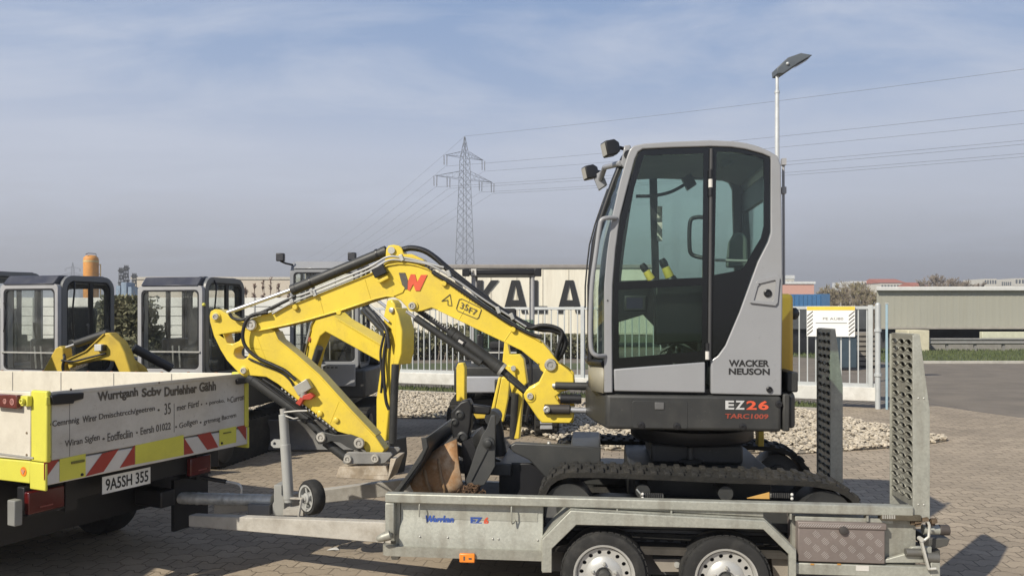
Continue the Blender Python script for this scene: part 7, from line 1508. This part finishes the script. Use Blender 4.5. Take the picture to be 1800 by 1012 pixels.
def p3(u, v, d): w_ = S3.pix(u, v, d); return (w_[0], d, w_[1])
tubeset(d3, S3, (('bucket_cylinder', [p3(695, 640, -.13), p3(690, 778, -.13)], .043, DGREY), ('arm_cylinder', [p3(640, 545, .35), p3(683, 590, -.02)], .040, DGREY), ('arm_rod', [p3(664, 528, .1), p3(686, 545, 0)], .018, CHROME), ('hydraulic_hose', smoothline([p3(680, 590, -.12), p3(674, 640, -.14), p3(678, 700, -.14), p3(684, 720, -.13)], 6), .018, HOSE), ('hydraulic_hose', smoothline([p3(676, 585, -.12), p3(669, 620, -.14), p3(672, 660, -.14), p3(670, 690, -.12)], 6), .014, HOSE)))
tubeset(d3, S3, (('hydraulic_hose', smoothline([p3(655, 548, .0), p3(668, 562, -.1), p3(680, 582, -.13), p3(684, 612, -.14)], 6), .022, HOSE), ('arm_cylinder', [p3(646, 543, -.02), p3(682, 580, -.1)], .036, DGREY), ('steel_pipe', [p3(650, 536, -.06), p3(684, 566, -.1)], .012, PIPE)))
p_ = p3(690, 545, -.07); m = MB(); m.lathe([(.03, 0), (.03, .03), (.02, .035)], p_, (0, -1, 0), 16); p_ = p3(674, 786, -.07); m.lathe([(.035, 0), (.035, .04), (.02, .045)], p_, (0, -1, 0), 16); m.build('pin', STEEL, d3, frame=S3)
m = MB(); m.prism([s3(664, 775), s3(700, 770), s3(702, 800), s3(694, 850), s3(672, 846), s3(662, 800)], -.16, .16); m.build('bucket', DGREY, d3, frame=S3, bevel=.015)
tubeset(d3, B3, (('boom_cylinder', [(-.05, -.06, .72), (.42, -.06, 1.35)], .05, DGREY), ('steel_pipe', [(.03, -.1, 1.28), (.25, -.1, 1.66), (.4, -.1, 1.78)], .014, STEEL), ('steel_pipe', [(0, -.1, 1.2), (.22, -.1, 1.58)], .012, STEEL), ('hydraulic_hose', smoothline([(-.1, -.14, .8), (.05, -.16, 1.15), (.14, -.14, 1.4)], 5), .02, HOSE)))
p_ = B3.w([(.18, -.085, 1.45)])[0]; m = MB(); m.lathe([(.035, 0), (.03, .02), (0, .02)], (.18, -.082, 1.45), (0, -1, 0), 14); m.build('pin_cap', M('pin_cap_red', (.30, .09, .05), .6), d3, frame=B3)
# fourth: dark windscreen panel, yellow blade cylinder, boom
bx(d4, 'front_panel', M('pale_panel', (.36, .37, .40), .5, var=.05), -.55, .30, -.84, -.80, .64, .88, .02)
m = MB(); m.box(-.46, .46, -.12, -.11, .90, 1.70); m.build('windscreen', GLASSK, d4, smooth=0)
bx(d4, 'windscreen_bar', SIGWHT, -.40, .2, -.145, -.125, 1.18, 1.20, .002)
for x_, t_ in ((-.58, 'l'), (.52, 'r')):
    bx(d4, 'work_lamp', BLACK, x_ - .05, x_ + .06, -.30, -.2, 2.36, 2.48, .01)
bx(d4, 'lamp_label', SIGWHT, -.50, -.42, -.165, -.152, 2.38, 2.48, .002)
text('R', (-.48, -.166, 2.395), (.04, 0, 0), (0, 0, .06), (0, -1, 0), INKD, d4, bold=.03)
B4 = Frame(*at(812, 550, 10.4)[:2], 12)
b4 = lambda u, v: B4.pix(u, v, 0)
armset(d4, B4, (('blade_lift', [b4(804, 704), b4(804, 645), b4(807, 637), b4(816, 637), b4(819, 646), b4(819, 704)]),), -.06, .06, YEL)
C4 = Frame(*at(900, 550, 9.6)[:2], 10); c4 = lambda u, v: C4.pix(u, v, 0)
armset(d4, C4, (('boom', [c4(884, 640), c4(888, 600), c4(893, 598), c4(897, 622), c4(915, 622), c4(922, 630), c4(928, 672), c4(922, 678), c4(918, 720), c4(914, 770), c4(902, 770), c4(906, 700), c4(898, 672), c4(886, 665)]),), -.06, .06, YEL)
armset(d4, C4, (('boom_flange', [c4(894, 640), c4(907, 642), c4(910, 672), c4(902, 690), c4(897, 668)]),), -.10, -.061, YEL)
D4 = Frame(*at(880, 550, 9.0)[:2], 4); dd4 = lambda u, v: D4.pix(u, v, 0)
armset(d4, D4, (('arm', [dd4(882, 662), dd4(897, 662), dd4(894, 700), dd4(886, 740), dd4(866, 740), dd4(870, 722)]),), -.06, .06, YEL)
armset(d4, D4, (('arm_side', [dd4(877, 662), dd4(882, 662), dd4(870, 722), dd4(866, 730), dd4(863, 724)]),), -.07, .05, YEL)
armset(d4, D4, (('cross_tube', [dd4(830, 722), dd4(868, 724), dd4(868, 734), dd4(838, 735)]),), -.05, .05, YEL2)
tubeset(d4, C4, (('hydraulic_hose', smoothline([(c4(925, 610)[0], -.05, c4(925, 610)[1]), (c4(935, 640)[0], -.08, c4(935, 640)[1]), (c4(934, 690)[0], -.06, c4(934, 690)[1]), (c4(925, 740)[0], -.04, c4(925, 740)[1])], 5), .02, HOSE), ('boom_cylinder', [(c4(902, 770)[0], -.02, c4(902, 770)[1]), (c4(908, 690)[0], -.1, c4(908, 690)[1])], .045, DGREY)))
p_ = c4(905, 646); m = MB(); m.lathe([(.035, 0), (.03, .02), (0, .02)], (p_[0], -.10, p_[1]), (0, -1, 0), 16); m.build('pin', STEEL, d4, frame=C4)
m = MB(); p_ = at(835, 0, 9.3); 
m = MB(); m.prismx([(-.20, .30), (-.22, .05), (.05, .0), (.20, .12), (.20, .42), (.14, .42), (.10, .2)], -.22, .22); m.build('bucket', DGREY, d4, frame=Frame(*at(850, 550, 8.9)[:2], 5), bevel=.015)

# ================================================================== VAN SHAPE ADDED OUT OF VIEW (left of the frame, to shade the ground by the coupling)
V = Frame(-6.8, 3.9, 0)
vn = thing('shading_van', 'tall pale grey van shape added out of view to shade the ground by the truck', 'van', V, (0, 0, 0))
VP = M('van_grey', (.40, .41, .42), .4, var=.05, coat=.3)
m = MB(); m.prism([(2.25, .45), (2.25, 2.30), (2.10, 2.42), (-1.0, 2.42), (-1.5, 2.30), (-2.0, 1.35), (-2.7, 1.10), (-2.85, .80), (-2.85, .45)], -.90, .85); bv = m.build('body', VP, vn, bevel=.07, seg=3)
m = MB(); m.box(2.246, 2.256, -.72, -.06, 1.35, 2.0); m.build('rear_window', FRIT, bv, smooth=0)
m = MB(); m.box(2.246, 2.256, .01, .67, 1.35, 2.0); m.build('rear_window', FRIT, bv, smooth=0)
m = MB(); m.box(2.2, 2.33, -.85, .80, .42, .56); m.build('bumper', BLACK, vn, bevel=.03)
for yy in (-.86, .74):
    m = MB(); m.box(2.235, 2.262, yy, yy + .12, .75, 1.25); m.build('tail_light', LAMPRED, vn, bevel=.01)
    m = MB(); m.prism([(-1.0, 1.35), (-.35, 1.35), (-.35, 2.0), (-1.25, 2.0), (-1.78, 1.35)], yy - .046 if yy < 0 else .846, yy - .040 if yy < 0 else .853); m.build('side_window', FRIT, bv, smooth=0)
m = MB(); m.add([(-1.56, -.75, 2.22), (-1.56, .70, 2.22), (-2.0, .70, 1.40), (-2.0, -.75, 1.40)], [(0, 1, 2, 3)]); m.build('windscreen', FRIT, bv, smooth=0, solid=.02)
for xx in (-1.9, 1.35):
    for yy, d in ((-.93, 1), (.88, -1)):
        m = MB(); m.lathe([(.2, 0), (.30, -.01), (.33, .03), (.33, .19), (.2, .2)], (xx, yy, .33), (0, d, 0), 30, caps=False); w_ = m.build('wheel', TYRE, vn, smooth=50)
        m = MB(); m.lathe([(.2, .01), (.17, .04), (0, .04)], (xx, yy, .33), (0, d, 0), 20); m.build('rim', RIMM, w_)

# ================================================================== HAZE
hz = MB(); hz.box(-900, 900, -60, 1500, -1, 64)
hm = bpy.data.materials.new('haze_air'); hm.use_nodes = True; t_ = hm.node_tree; t_.nodes.clear()
pv = t_.nodes.new('ShaderNodeVolumePrincipled'); pv.inputs['Color'].default_value = (.80, .82, .87, 1); pv.inputs['Density'].default_value = .0013; pv.inputs['Anisotropy'].default_value = .2
ot = t_.nodes.new('ShaderNodeOutputMaterial'); t_.links.new(pv.outputs[0], ot.inputs['Volume'])
ho = hz.build('haze', hm, smooth=0); ho['kind'] = 'stuff'; ho['label'] = 'thin pale haze in the air over the whole yard'; ho['category'] = 'haze'
